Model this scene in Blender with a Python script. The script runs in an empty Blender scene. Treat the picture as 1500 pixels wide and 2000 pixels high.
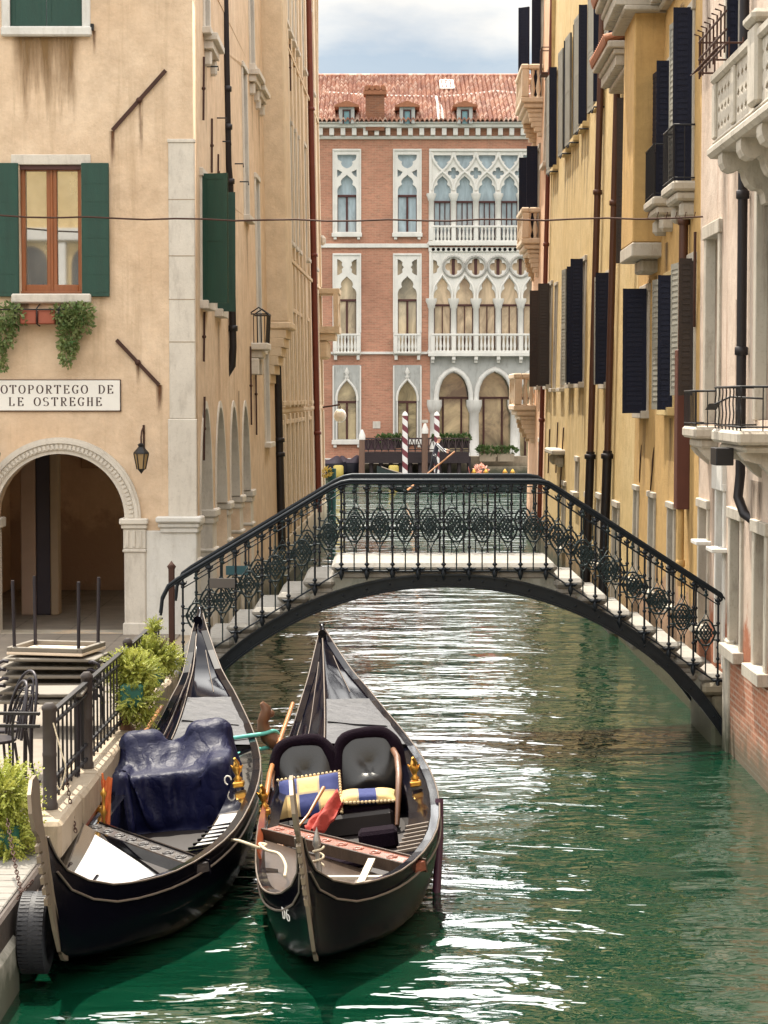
import bpy, math, random
from math import sin, cos, pi, radians, sqrt, atan, tan
from mathutils import Vector, Matrix, noise as mnoise
random.seed(7)
S = bpy.context.scene
COL = S.collection
# ---------------------------------------------------------------- camera
F, HC = 4200.0, 4.1
TH = atan(225.0 / F)
cd = bpy.data.cameras.new('camera'); cam = bpy.data.objects.new('camera', cd); COL.objects.link(cam)
cd.sensor_fit = 'VERTICAL'; cd.sensor_height = 24.0; cd.lens = F / 2000 * 24.0
cd.clip_start = 0.2; cd.clip_end = 2000
cam.location = (0, 0, HC); cam.rotation_euler = (pi / 2 - TH, 0, 0)
S.camera = cam
# ---------------------------------------------------------------- sun, sky, exposure
SUN_EL, SUN_AZ = radians(64), radians(-22)      # azimuth from +Y, negative = to the left
sd = bpy.data.lights.new('sun', 'SUN'); sd.energy = 4.6; sd.angle = radians(0.5); sd.color = (1.0, 0.92, 0.78)
so = bpy.data.objects.new('sun', sd); COL.objects.link(so)
so.rotation_euler = Vector((-sin(SUN_AZ) * cos(SUN_EL), -cos(SUN_AZ) * cos(SUN_EL), -sin(SUN_EL))).to_track_quat('-Z', 'Y').to_euler()
S.view_settings.view_transform = 'Standard'; S.view_settings.look = 'None'
S.view_settings.exposure = 1.0; S.view_settings.gamma = 1.0
W = bpy.data.worlds.new("World"); S.world = W; W.use_nodes = True
def world():
    t = W.node_tree; t.nodes.clear(); N = t.nodes.new; L = t.links.new
    out = N('ShaderNodeOutputWorld'); bg = N('ShaderNodeBackground'); L(bg.outputs[0], out.inputs[0])
    bg.inputs[1].default_value = 0.05
    sky = N('ShaderNodeTexSky'); sky.sky_type = 'NISHITA'; sky.sun_disc = False
    sky.sun_elevation = SUN_EL; sky.sun_rotation = SUN_AZ; sky.altitude = 0; sky.air_density = 1.0; sky.dust_density = 0.6; sky.ozone_density = 1.5
    tc = N('ShaderNodeTexCoord'); sep = N('ShaderNodeSeparateXYZ'); L(tc.outputs['Generated'], sep.inputs[0])
    ad = N('ShaderNodeMath'); ad.operation = 'ADD'; ad.inputs[1].default_value = 0.22; L(sep.outputs[2], ad.inputs[0])
    mx = N('ShaderNodeMath'); mx.operation = 'MAXIMUM'; mx.inputs[1].default_value = 0.05; L(ad.outputs[0], mx.inputs[0])
    cmb = N('ShaderNodeCombineXYZ')
    for i in (0, 1):
        d = N('ShaderNodeMath'); d.operation = 'DIVIDE'; L(sep.outputs[i], d.inputs[0]); L(mx.outputs[0], d.inputs[1]); L(d.outputs[0], cmb.inputs[i])
    nz = N('ShaderNodeTexNoise'); nz.inputs['Scale'].default_value = 2.2; nz.inputs['Detail'].default_value = 9; nz.inputs['Roughness'].default_value = 0.58
    mp = N('ShaderNodeMapping'); mp.inputs['Location'].default_value = (3.1, 1.75, 0.4); L(cmb.outputs[0], mp.inputs[0]); L(mp.outputs[0], nz.inputs['Vector'])
    rp = N('ShaderNodeValToRGB'); rp.color_ramp.elements[0].position = 0.36; rp.color_ramp.elements[1].position = 0.6; rp.color_ramp.elements[0].color = (.3, .3, .3, 1)
    zb = N('ShaderNodeMapRange'); zb.inputs[1].default_value = 0.145; zb.inputs[2].default_value = 0.19; zb.inputs[3].default_value = -0.16; zb.inputs[4].default_value = 0.14
    L(sep.outputs[2], zb.inputs[0]); sm = N('ShaderNodeMath'); sm.operation = 'ADD'; L(nz.outputs['Fac'], sm.inputs[0]); L(zb.outputs[0], sm.inputs[1]); L(sm.outputs[0], rp.inputs[0])
    n2 = N('ShaderNodeTexNoise'); n2.inputs['Scale'].default_value = 3.2; n2.inputs['Detail'].default_value = 6; L(mp.outputs[0], n2.inputs['Vector'])
    r2 = N('ShaderNodeValToRGB')
    r2.color_ramp.elements[0].position = 0.3; r2.color_ramp.elements[0].color = (CLOUD[0] * .62, CLOUD[1] * .66, CLOUD[2] * .72, 1)
    r2.color_ramp.elements[1].position = 0.7; r2.color_ramp.elements[1].color = (CLOUD[0], CLOUD[1], CLOUD[2], 1)
    L(n2.outputs['Fac'], r2.inputs[0])
    sc = N('ShaderNodeVectorMath'); sc.operation = 'SCALE'; L(r2.outputs[0], sc.inputs[0])
    mr = N('ShaderNodeMapRange'); mr.inputs[1].default_value = 0.185; mr.inputs[2].default_value = 0.30; mr.inputs[3].default_value = CL_LO; mr.inputs[4].default_value = CL_HI
    L(sep.outputs[2], mr.inputs[0])
    # clouds out of view above and ahead, boosted to light water and walls
    fw = N('ShaderNodeMapRange'); fw.inputs[1].default_value = 0.25; fw.inputs[2].default_value = 0.85; fw.inputs[3].default_value = 1.0; fw.inputs[4].default_value = CL_FWD
    L(sep.outputs[1], fw.inputs[0]); ml = N('ShaderNodeMath'); ml.operation = 'MULTIPLY'; L(mr.outputs[0], ml.inputs[0]); L(fw.outputs[0], ml.inputs[1]); L(ml.outputs[0], sc.inputs['Scale'])
    mix = N('ShaderNodeMix'); mix.data_type = 'RGBA'
    L(rp.outputs[0], mix.inputs[0]); L(sky.outputs[0], mix.inputs[6]); L(sc.outputs[0], mix.inputs[7])
    L(mix.outputs[2], bg.inputs[0])
CLOUD = (1.0, 0.96, 0.89); CL_LO, CL_HI, CL_FWD = 5.2, 32.0, 2.4
world()
# ---------------------------------------------------------------- pixel -> place
def ray(px, py):
    a, b = (px - 750) / F, (1000 - py) / F
    return Vector((a, cos(TH) + b * sin(TH), -sin(TH) + b * cos(TH)))
def atY(px, py, Y):
    d = ray(px, py); k = Y / d.y
    return Vector((d.x * k, Y, HC + d.z * k))
def atZ(px, py, z):
    d = ray(px, py); k = (z - HC) / d.z
    return Vector((d.x * k, d.y * k, z))
XL0, XLk = -3.231, 0.0214           # left canal wall  X = XL0 + XLk*Y
XR0, XRk = 3.8625, 0.0055           # right canal wall
def XL(Y): return XL0 + XLk * Y
def XR(Y): return XR0 + XRk * Y
def YR(px): return XR0 / ((px - 750) / F - XRk)
def YL(px): return XL0 / ((px - 750) / F - XLk)
def zR(px, py, Y=None): Y = Y or YR(px); return atY(px, py, Y).z
# ---------------------------------------------------------------- mesh builder
class MB:
    def __init__(s): s.v = []; s.f = []; s.m = []; s.s = []
    def add(s, vs, fs, m=0, sm=False):
        o = len(s.v); s.v += [tuple(v) for v in vs]
        for f in fs: s.f.append(tuple(i + o for i in f)); s.m.append(m); s.s.append(sm)
        return s
    def box(s, x0, x1, y0, y1, z0, z1, m=0, fn=None):
        vs = [(x, y, z) for z in (z0, z1) for y in (y0, y1) for x in (x0, x1)]
        if fn: vs = [fn(*v) for v in vs]
        return s.add(vs, [(0, 2, 3, 1), (4, 5, 7, 6), (0, 1, 5, 4), (2, 6, 7, 3), (0, 4, 6, 2), (1, 3, 7, 5)], m)
    def bbox(s, x0, x1, y0, y1, z0, z1, b=.01, m=0, fn=None):      # chamfered box
        vs = []; cx, cy, cz = (x0 + x1) / 2, (y0 + y1) / 2, (z0 + z1) / 2
        hx, hy, hz = abs(x1 - x0) / 2, abs(y1 - y0) / 2, abs(z1 - z0) / 2; b = min(b, hx * .9, hy * .9, hz * .9)
        idx = {}
        for sx in (-1, 1):
            for sy in (-1, 1):
                for sz in (-1, 1):
                    for ax in range(3):
                        d = [hx - b, hy - b, hz - b]; d[ax] = (hx, hy, hz)[ax]
                        idx[sx, sy, sz, ax] = len(vs); vs.append((cx + sx * d[0], cy + sy * d[1], cz + sz * d[2]))
        fs = []
        for ax in range(3):
            o1, o2 = [(1, 2), (0, 2), (0, 1)][ax]
            for sg in (-1, 1):
                q = []
                for a, c in ((-1, -1), (1, -1), (1, 1), (-1, 1)):
                    k = [0, 0, 0]; k[ax] = sg; k[o1] = a; k[o2] = c; q.append(idx[k[0], k[1], k[2], ax])
                fs.append(q)
        for a in range(3):
            c = [(1, 2), (0, 2), (0, 1)][a]
            for s1 in (-1, 1):
                for s2 in (-1, 1):
                    q = []
                    for t, ax in ((-1, c[0]), (1, c[0]), (1, c[1]), (-1, c[1])):
                        k = [0, 0, 0]; k[a] = t; k[c[0]] = s1; k[c[1]] = s2; q.append(idx[k[0], k[1], k[2], ax])
                    fs.append(q)
        for sx in (-1, 1):
            for sy in (-1, 1):
                for sz in (-1, 1): fs.append([idx[sx, sy, sz, a] for a in range(3)])
        if fn: vs = [fn(*v) for v in vs]
        return s.add(vs, fs, m)
    def tube(s, path, r, n=8, m=0, caps=True, sm=True, closed=False):
        P = [Vector(p) for p in path]; k = len(P)
        R = r if isinstance(r, (list, tuple)) else [r] * k
        vs = []; ref = None
        for i, p in enumerate(P):
            if closed: t = P[(i + 1) % k] - P[i - 1]
            else: t = P[min(i + 1, k - 1)] - P[max(i - 1, 0)]
            if t.length < 1e-9: t = Vector((0, 0, 1))
            t.normalize()
            if ref is None: ref = Vector((0, 0, 1)) if abs(t.z) < .9 else Vector((1, 0, 0))
            u = t.cross(ref)
            if u.length < 1e-6: u = t.cross(Vector((0, 1, 0.1)))
            u.normalize(); w = u.cross(t).normalized(); ref = w
            for j in range(n):
                a = 2 * pi * j / n; vs.append(p + (u * cos(a) + w * sin(a)) * R[i])
        fs = []
        for i in range(k if closed else k - 1):
            i2 = (i + 1) % k
            for j in range(n): fs.append((i * n + j, i * n + (j + 1) % n, i2 * n + (j + 1) % n, i2 * n + j))
        s.add(vs, fs, m, sm)
        if caps and not closed: s.add(vs[:n], [tuple(range(n))[::-1]], m); s.add(vs[-n:], [tuple(range(n))], m)
        return s
    def strip(s, path, w, h, m=0, up=(0, 0, 1)):                  # rectangular bar along a path
        P = [Vector(p) for p in path]; up = Vector(up); vs = []
        for i, p in enumerate(P):
            t = (P[min(i + 1, len(P) - 1)] - P[max(i - 1, 0)]).normalized(); u = t.cross(up)
            if u.length < 1e-6: u = Vector((1, 0, 0))
            u.normalize(); q = u.cross(t).normalized()
            for a, b in ((-1, -1), (1, -1), (1, 1), (-1, 1)): vs.append(p + u * a * w / 2 + q * b * h / 2)
        fs = [(0, 3, 2, 1), tuple(len(vs) - 4 + i for i in range(4))]
        for i in range(len(P) - 1):
            for j in range(4): fs.append((i * 4 + j, i * 4 + (j + 1) % 4, i * 4 + 4 + (j + 1) % 4, i * 4 + 4 + j))
        return s.add(vs, fs, m)
    def lathe(s, prof, c, n=16, m=0, sm=True, axis='z'):
        vs = []
        for r, h in prof:
            for j in range(n):
                a = 2 * pi * j / n
                if axis == 'z': vs.append((c[0] + r * cos(a), c[1] + r * sin(a), c[2] + h))
                elif axis == 'y': vs.append((c[0] + r * cos(a), c[1] + h, c[2] + r * sin(a)))
                else: vs.append((c[0] + h, c[1] + r * cos(a), c[2] + r * sin(a)))
        fs = []
        for i in range(len(prof) - 1):
            for j in range(n): fs.append((i * n + j, i * n + (j + 1) % n, (i + 1) * n + (j + 1) % n, (i + 1) * n + j))
        s.add(vs, fs, m, sm); k = len(prof)
        s.add(vs[:n], [tuple(range(n))[::-1]], m); s.add(vs[-n:], [tuple(range(n))], m)
        return s
    def prism(s, poly, fn, d0, d1, m=0):                          # poly in (a,b); fn(a,b,d) -> world
        n = len(poly); vs = [fn(a, b, d0) for a, b in poly] + [fn(a, b, d1) for a, b in poly]
        fs = [tuple(range(n))[::-1], tuple(range(n, 2 * n))] + [(i, (i + 1) % n, n + (i + 1) % n, n + i) for i in range(n)]
        return s.add(vs, fs, m)
    def grid(s, fn, nu, nv, m=0, sm=True, flip=False):
        vs = [fn(i / nu, j / nv) for j in range(nv + 1) for i in range(nu + 1)]; k = nu + 1
        fs = [(j * k + i, j * k + i + 1, (j + 1) * k + i + 1, (j + 1) * k + i) for j in range(nv) for i in range(nu)]
        if flip: fs = [f[::-1] for f in fs]
        return s.add(vs, fs, m, sm)
    def ball(s, c, r, nu=12, nv=8, m=0):
        r = r if isinstance(r, (tuple, list)) else (r, r, r)
        vs = [(c[0], c[1], c[2] - r[2])]
        for j in range(1, nv):
            b = -pi / 2 + pi * j / nv
            for i in range(nu): a = 2 * pi * i / nu; vs.append((c[0] + r[0] * cos(a) * cos(b), c[1] + r[1] * sin(a) * cos(b), c[2] + r[2] * sin(b)))
        vs.append((c[0], c[1], c[2] + r[2])); fs = []
        for i in range(nu):
            i2 = (i + 1) % nu; fs.append((0, 1 + i2, 1 + i)); q = 1 + (nv - 2) * nu; fs.append((q + i, q + i2, len(vs) - 1))
            for j in range(nv - 2): fs.append((1 + j * nu + i, 1 + j * nu + i2, 1 + (j + 1) * nu + i2, 1 + (j + 1) * nu + i))
        return s.add(vs, fs, m, True)
    def build(s, name, mats, parent=None, local=False):
        me = bpy.data.meshes.new(name); me.from_pydata(s.v, [], s.f)
        for x in (mats if isinstance(mats, (list, tuple)) else [mats]): me.materials.append(x)
        me.polygons.foreach_set('material_index', s.m); me.polygons.foreach_set('use_smooth', s.s); me.update()
        return link(name, me, parent, local)
RM = {}
def link(name, data, parent=None, local=False):
    o = bpy.data.objects.new(name, data); COL.objects.link(o)
    if parent is not None:
        o.parent = parent
        if not local and parent.name in RM: o.matrix_parent_inverse = RM[parent.name].inverted()
    RM[o.name] = RM.get(parent.name, Matrix()) @ Matrix() if (parent is not None and local) else Matrix()
    return o
def tag(o, label=None, cat=None, group=None, kind=None):
    if label: o['label'] = label
    if cat: o['category'] = cat
    if group: o['group'] = group
    if kind: o['kind'] = kind
    return o
def thing(name, label, cat, loc=(0, 0, 0), rz=0.0, group=None, ry=0.0):
    o = bpy.data.objects.new(name, None); COL.objects.link(o); o.empty_display_size = .2
    o.location = loc; o.rotation_euler = (0, ry, rz)
    RM[o.name] = Matrix.Translation(loc) @ o.rotation_euler.to_matrix().to_4x4()
    return tag(o, label, cat, group)
def copy_tree(o, parent=None):
    c = o.copy(); COL.objects.link(c)
    if parent is not None: c.parent = parent
    for ch in list(o.children): copy_tree(ch, c)
    return c
def curve_plate(name, outlines, fn, depth, mat, parent=None):
    """plate with holes: outlines[0] outer, others holes, in (a,b); fn(a,b,d)->world; depth front..back"""
    cu = bpy.data.curves.new(name, 'CURVE'); cu.dimensions = '2D'; cu.fill_mode = 'BOTH'; cu.extrude = 0.5
    for ol in outlines:
        sp = cu.splines.new('POLY'); sp.points.add(len(ol) - 1); sp.use_cyclic_u = True
        for p, q in zip(sp.points, ol): p.co = (q[0], q[1], 0, 1)
    o = bpy.data.objects.new(name, cu); COL.objects.link(o)
    dg = bpy.context.evaluated_depsgraph_get(); dg.update()
    me = bpy.data.meshes.new_from_object(o.evaluated_get(dg)); bpy.data.objects.remove(o); bpy.data.curves.remove(cu)
    for v in me.vertices: v.co = fn(v.co.x, v.co.y, v.co.z + .5)
    me.materials.clear(); me.materials.append(mat); me.name = name
    me.update()
    return link(name, me, parent)
def lerp(tab, s):
    if s <= tab[0][0]: return tab[0][1]
    for (a, x), (b, y) in zip(tab, tab[1:]):
        if s <= b:
            t = (s - a) / (b - a); return x + (y - x) * t
    return tab[-1][1]
def smooth_tab(tab, n=60):                                        # Catmull-Rom resampling of a table
    out = []; xs = [a for a, _ in tab]; ys = [b for _, b in tab]
    def tang(i):
        i0, i1 = max(i - 1, 0), min(i + 1, len(xs) - 1); return (ys[i1] - ys[i0]) / (xs[i1] - xs[i0])
    for k in range(n + 1):
        x = xs[0] + (xs[-1] - xs[0]) * k / n; i = 0
        while i < len(xs) - 2 and x > xs[i + 1]: i += 1
        h = xs[i + 1] - xs[i]; t = (x - xs[i]) / h
        out.append((x, (2 * t**3 - 3 * t**2 + 1) * ys[i] + (t**3 - 2 * t**2 + t) * h * tang(i) + (-2 * t**3 + 3 * t**2) * ys[i + 1] + (t**3 - t**2) * h * tang(i + 1)))
    return out
# ---------------------------------------------------------------- materials
class NT:
    def __init__(s, name):
        s.mat = bpy.data.materials.new(name); s.mat.use_nodes = True; s.t = s.mat.node_tree; s.t.nodes.clear()
        s.out = s.N('ShaderNodeOutputMaterial'); s.b = s.N('ShaderNodeBsdfPrincipled'); s.L(s.b.outputs[0], s.out.inputs[0])
        s._pos = None
    def N(s, k, **kw):
        n = s.t.nodes.new(k)
        for a, b in kw.items(): setattr(n, a, b)
        return n
    def L(s, a, b): s.t.links.new(a, b)
    def pos(s):
        if s._pos is None: s._pos = s.N('ShaderNodeNewGeometry').outputs['Position']
        return s._pos
    def obj(s): return s.N('ShaderNodeTexCoord').outputs['Object']
    def mapv(s, vec, scale=(1, 1, 1), loc=(0, 0, 0), rot=(0, 0, 0)):
        m = s.N('ShaderNodeMapping'); m.inputs['Scale'].default_value = scale; m.inputs['Location'].default_value = loc; m.inputs['Rotation'].default_value = rot
        s.L(vec, m.inputs[0]); return m.outputs[0]
    def noise(s, vec, scale, detail=4, rough=.55, dist=0):
        n = s.N('ShaderNodeTexNoise'); n.inputs['Scale'].default_value = scale; n.inputs['Detail'].default_value = detail
        n.inputs['Roughness'].default_value = rough; n.inputs['Distortion'].default_value = dist; s.L(vec, n.inputs['Vector']); return n.outputs['Fac']
    def ramp(s, fac, *st):
        r = s.N('ShaderNodeValToRGB'); e = r.color_ramp.elements
        while len(e) < len(st): e.new(.5)
        for q, (p, c) in zip(e, st): q.position = p; q.color = (c, c, c, 1) if isinstance(c, (int, float)) else (*c[:3], 1)
        s.L(fac, r.inputs[0]); return r.outputs[0]
    def mix(s, fac, a, b, mode='MIX'):
        m = s.N('ShaderNodeMix', data_type='RGBA', blend_type=mode)
        for q, i in ((fac, 0), (a, 6), (b, 7)):
            if hasattr(q, 'links'): s.L(q, m.inputs[i])
            else: m.inputs[i].default_value = q if i == 0 else (*q[:3], 1)
        return m.outputs[2]
    def math(s, op, a, b=0.0):
        m = s.N('ShaderNodeMath', operation=op)
        for q, i in ((a, 0), (b, 1)):
            if hasattr(q, 'links'): s.L(q, m.inputs[i])
            else: m.inputs[i].default_value = q
        return m.outputs[0]
    def bump(s, h, dist=.01, st=1.0):
        b = s.N('ShaderNodeBump'); b.inputs['Distance'].default_value = dist; b.inputs['Strength'].default_value = st; s.L(h, b.inputs['Height'])
        s.L(b.outputs[0], s.b.inputs['Normal']); return b
    def set(s, **kw):
        for k, v in kw.items():
            i = s.b.inputs[k.replace('_', ' ')]
            if hasattr(v, 'links'): s.L(v, i)
            else: i.default_value = (*v, 1) if isinstance(v, tuple) and len(v) == 3 else v
        return s.mat
def mul(c, k): return tuple(min(1, x * k) for x in c)
def M(name, col, rough=.6, metal=0.0, var=.15, vs=5.0, bump=0.0, bs=60.0, stretch=(1, 1, 1), coat=0.0, spec=.5, sheen=0.0):
    t = NT(name); v = t.mapv(t.obj(), stretch)
    c = t.mix(t.noise(v, vs, 6), mul(col, 1 - var), mul(col, 1 + var))
    t.set(Base_Color=c, Roughness=rough, Metallic=metal); t.b.inputs['Coat Weight'].default_value = coat; t.b.inputs['Coat Roughness'].default_value = .06
    t.b.inputs['Specular IOR Level'].default_value = spec; t.b.inputs['Sheen Weight'].default_value = sheen
    if bump: t.bump(t.noise(v, bs, 5), bump)
    return t.mat
def plaster(name, col, patch, stain, amt=.5, low=None, lowz=1.2, seed=0.0, fade=None):
    t = NT(name); p = t.mapv(t.pos(), loc=(seed, seed * 2, seed))
    c = t.mix(t.ramp(t.noise(p, .55, 7, .62), (.3, 0.0), (.72, 1.0)), col, patch)
    c = t.mix(t.ramp(t.noise(p, 3.1, 8, .68), (.36, 0.0), (.72, .8)), c, mul(col, .74))
    c = t.mix(t.ramp(t.noise(p, 14, 6, .7), (.5, 0.0), (.8, .35)), c, mul(col, 1.16))
    st = t.ramp(t.noise(t.mapv(p, (3.2, 3.2, .22)), 1.3, 7, .65), (.56, 0.0), (.78, amt))
    c = t.mix(st, c, stain)
    sep = t.N('ShaderNodeSeparateXYZ'); t.L(t.pos(), sep.inputs[0])
    if low:
        zz = t.math('ADD', sep.outputs[2], t.math('MULTIPLY', t.math('SUBTRACT', t.noise(p, 1.7, 6, .7), .5), 2.2))
        mr = t.N('ShaderNodeMapRange'); mr.inputs[1].default_value = lowz + .15; mr.inputs[2].default_value = lowz - .15; mr.inputs[3].default_value = 0; mr.inputs[4].default_value = 1
        t.L(zz, mr.inputs[0]); c = t.mix(mr.outputs[0], c, low)
    # algae / damp band of the tide
    z2 = t.math('ADD', sep.outputs[2], t.math('MULTIPLY', t.math('SUBTRACT', t.noise(p, 2.5, 6, .7), .5), .9))
    mr = t.N('ShaderNodeMapRange'); mr.inputs[1].default_value = .95; mr.inputs[2].default_value = .25; mr.inputs[3].default_value = 0; mr.inputs[4].default_value = .95
    t.L(z2, mr.inputs[0]); c = t.mix(mr.outputs[0], c, (.05, .055, .03))
    t.set(Base_Color=c, Roughness=.9); t.b.inputs['Specular IOR Level'].default_value = .2
    h = t.math('ADD', t.noise(p, 22, 6, .7), t.math('MULTIPLY', t.noise(p, 2.4, 5, .6), 2.0))
    t.bump(h, .012, .7)
    return t.mat
def brick(name, c1, c2, mortar, axis='x', bw=.25, bh=.07, ms=.012, dist=.006, plasterc=None):
    t = NT(name); sep = t.N('ShaderNodeSeparateXYZ'); t.L(t.pos(), sep.inputs[0])
    cm = t.N('ShaderNodeCombineXYZ'); t.L(sep.outputs[0 if axis == 'x' else 1], cm.inputs[0]); t.L(sep.outputs[2], cm.inputs[1])
    b = t.N('ShaderNodeTexBrick'); t.L(cm.outputs[0], b.inputs['Vector'])
    b.inputs['Scale'].default_value = 1; b.inputs['Brick Width'].default_value = bw; b.inputs['Row Height'].default_value = bh
    b.inputs['Mortar Size'].default_value = ms; b.inputs['Bias'].default_value = 0
    b.inputs['Color1'].default_value = (*c1, 1); b.inputs['Color2'].default_value = (*c2, 1); b.inputs['Mortar'].default_value = (*mortar, 1)
    c = t.mix(t.ramp(t.noise(t.mapv(t.pos(), (1, 1, 3.2)), 2.2, 7, .7), (.35, 0.0), (.66, .85)), b.outputs['Color'], mul(c1, 1.45))
    c = t.mix(t.ramp(t.noise(t.pos(), .35, 6, .6), (.45, 0.0), (.75, .5)), c, mul(c2, .6))
    if plasterc: c = t.mix(t.ramp(t.noise(t.pos(), .9, 8, .7), (.52, 0.0), (.56, 1.0)), c, plasterc)
    sp = t.N('ShaderNodeSeparateXYZ'); t.L(t.pos(), sp.inputs[0])
    mr = t.N('ShaderNodeMapRange'); mr.inputs[1].default_value = .6; mr.inputs[2].default_value = .15; mr.inputs[3].default_value = 0; mr.inputs[4].default_value = .85
    t.L(t.math('ADD', sp.outputs[2], t.math('MULTIPLY', t.math('SUBTRACT', t.noise(t.pos(), 2.5, 6, .7), .5), .7)), mr.inputs[0]); c = t.mix(mr.outputs[0], c, (.05, .055, .03))
    t.set(Base_Color=c, Roughness=.9); t.bump(b.outputs['Fac'], -dist, .8)
    return t.mat
def stone(name, col, dark, amt=.6, sc=1.0):
    t = NT(name); p = t.pos()
    c = t.mix(t.ramp(t.noise(p, 1.6 * sc, 8, .66), (.38, 0.0), (.7, 1.0)), col, mul(col, .84))
    c = t.mix(t.ramp(t.noise(t.mapv(p, (3, 3, .8)), 2.4 * sc, 8, .7), (.5, 0.0), (.78, amt)), c, dark)
    c = t.mix(t.ramp(t.noise(p, 30 * sc, 4, .7), (.55, 0.0), (.8, .4)), c, dark)
    sep = t.N('ShaderNodeSeparateXYZ'); t.L(p, sep.inputs[0])
    mr = t.N('ShaderNodeMapRange'); mr.inputs[1].default_value = .62; mr.inputs[2].default_value = .18; mr.inputs[3].default_value = 0; mr.inputs[4].default_value = .95
    t.L(t.math('ADD', sep.outputs[2], t.math('MULTIPLY', t.math('SUBTRACT', t.noise(p, 3.0, 6, .7), .5), .8)), mr.inputs[0]); c = t.mix(mr.outputs[0], c, (.045, .05, .028))
    t.set(Base_Color=c, Roughness=.75); t.bump(t.noise(p, 26 * sc, 6, .7), .006, .7)
    return t.mat
def water_mat():
    t = NT('canal_water'); p = t.pos()
    # trains of ripples, drawn out across the canal
    a = t.noise(t.mapv(p, (.34, .92, 1)), 1.0, 1, .4, .6)
    b = t.noise(t.mapv(p, (.85, 1.9, 1), rot=(0, 0, .18)), 1.55, 2, .45, .8)
    c = t.noise(t.mapv(p, (1.6, 3.0, 1), rot=(0, 0, -.3)), 4.2, 1, .4, .4)
    big = t.ramp(t.noise(p, .25, 3), (.3, .45), (.7, 1.2))
    h = t.math('ADD', t.math('MULTIPLY', a, 1.0), t.math('ADD', t.math('MULTIPLY', b, .42), t.math('MULTIPLY', c, .06)))
    h = t.math('MULTIPLY', h, big)
    sep = t.N('ShaderNodeSeparateXYZ'); t.L(p, sep.inputs[0])
    far = t.N('ShaderNodeMapRange'); far.inputs[1].default_value = 60; far.inputs[2].default_value = 75; far.inputs[3].default_value = 1.0; far.inputs[4].default_value = 2.4
    t.L(sep.outputs[1], far.inputs[0]); h = t.math('MULTIPLY', h, far.outputs[0])
    t.bump(h, WAVE, 1.0)
    col = t.mix(t.noise(p, .3, 3), (.0010, .022, .0105), (.0026, .032, .016))
    t.set(Base_Color=col, Roughness=.02, IOR=2.1)
    t.b.inputs['Specular IOR Level'].default_value = .6
    return t.mat
WAVE = .135
def glass(name, col, rough=.06, var=.25, vs=1.5, stretch=(1, 1, .35), spec=.8):
    t = NT(name); v = t.mapv(t.pos(), stretch)
    c = t.mix(t.ramp(t.noise(v, vs, 5, .6, 1.2), (.35, 0.0), (.65, 1.0)), mul(col, 1 - var), mul(col, 1 + var))
    t.set(Base_Color=c, Roughness=.5); t.b.inputs['Coat Weight'].default_value = 1.0; t.b.inputs['Coat Roughness'].default_value = rough; t.b.inputs['Coat IOR'].default_value = 1.7
    t.bump(t.noise(t.pos(), .8, 2), .01, .3)
    return t.mat
def leaf_mat(name, c1, c2):
    t = NT(name); c = t.mix(t.ramp(t.noise(t.obj(), 9, 3), (.3, 0.0), (.7, 1.0)), c1, c2)
    t.set(Base_Color=c, Roughness=.55); t.b.inputs['Subsurface Weight'].default_value = 0
    tr = t.N('ShaderNodeBsdfTranslucent'); t.L(c, tr.inputs[0]); ms = t.N('ShaderNodeMixShader'); ms.inputs[0].default_value = .3
    t.L(t.b.outputs[0], ms.inputs[1]); t.L(tr.outputs[0], ms.inputs[2]); t.L(ms.outputs[0], t.out.inputs[0])
    return t.mat
P_LEFT = plaster('peach_plaster', (.64, .465, .315), (.74, .59, .44), (.25, .16, .08), .45, low=(.45, .40, .33), lowz=1.0, seed=1.3)
P_LEFT2 = plaster('pale_ochre_plaster', (.66, .51, .35), (.70, .57, .42), (.40, .24, .11), .4, low=(.50, .42, .30), lowz=1.6, seed=4.4)
P_YEL = plaster('yellow_plaster', (.59, .43, .20), (.64, .50, .28), (.30, .17, .06), .75, low=(.42, .26, .13), lowz=1.0, seed=2.2)
P_TAN = plaster('tan_plaster', (.50, .32, .13), (.56, .36, .15), (.22, .13, .06), .7, low=(.36, .22, .14), lowz=1.4, seed=3.7)
P_PINK = plaster('faded_pink_plaster', (.60, .44, .33), (.64, .50, .41), (.32, .17, .11), .6, low=(.40, .20, .13), lowz=1.7, seed=5.5)
P_SALM = plaster('salmon_plaster', (.68, .42, .27), (.70, .48, .33), (.36, .18, .10), .4, low=(.42, .25, .16), lowz=1.0, seed=6.1)
P_IN = plaster('passage_plaster', (.66, .46, .32), (.52, .35, .24), (.35, .22, .14), .6, low=(.40, .27, .20), lowz=2.0, seed=8.1)
BRICK_R = brick('worn_brick', (.33, .13, .07), (.24, .095, .055), (.42, .33, .26), 'y', plasterc=None)
BRICK_P = brick('palace_brick', (.40, .19, .125), (.29, .13, .085), (.40, .28, .19), 'x', bw=.3, bh=.09, ms=.012)
STONE = stone('istrian_stone', (.62, .57, .50), (.27, .23, .19))
STONE_W = stone('white_marble', (.66, .64, .60), (.34, .30, .25), .5)
STONE_G = stone('grey_marble', (.42, .42, .40), (.20, .19, .17), .8)
STEP = stone('step_stone', (.30, .28, .25), (.13, .115, .09), .8, 1.6)
STONE_A = stone('aged_stone', (.47, .42, .35), (.17, .135, .10), .85)
P_BALC = stone('pale_balcony_stone', (.64, .50, .36), (.34, .24, .15), .5)
KERB = stone('kerb_stone', (.34, .27, .19), (.16, .12, .08), .8)
TRACERY = stone('tracery_stone', (.72, .69, .64), (.34, .35, .35), .35, .6)
PAVE = brick('paving_slabs', (.19, .16, .13), (.15, .13, .11), (.09, .075, .06), 'x', bw=.8, bh=.4)
IRON = M('bridge_iron', (.012, .016, .022), .45, .6, .4, 8, .002, 80)
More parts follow.
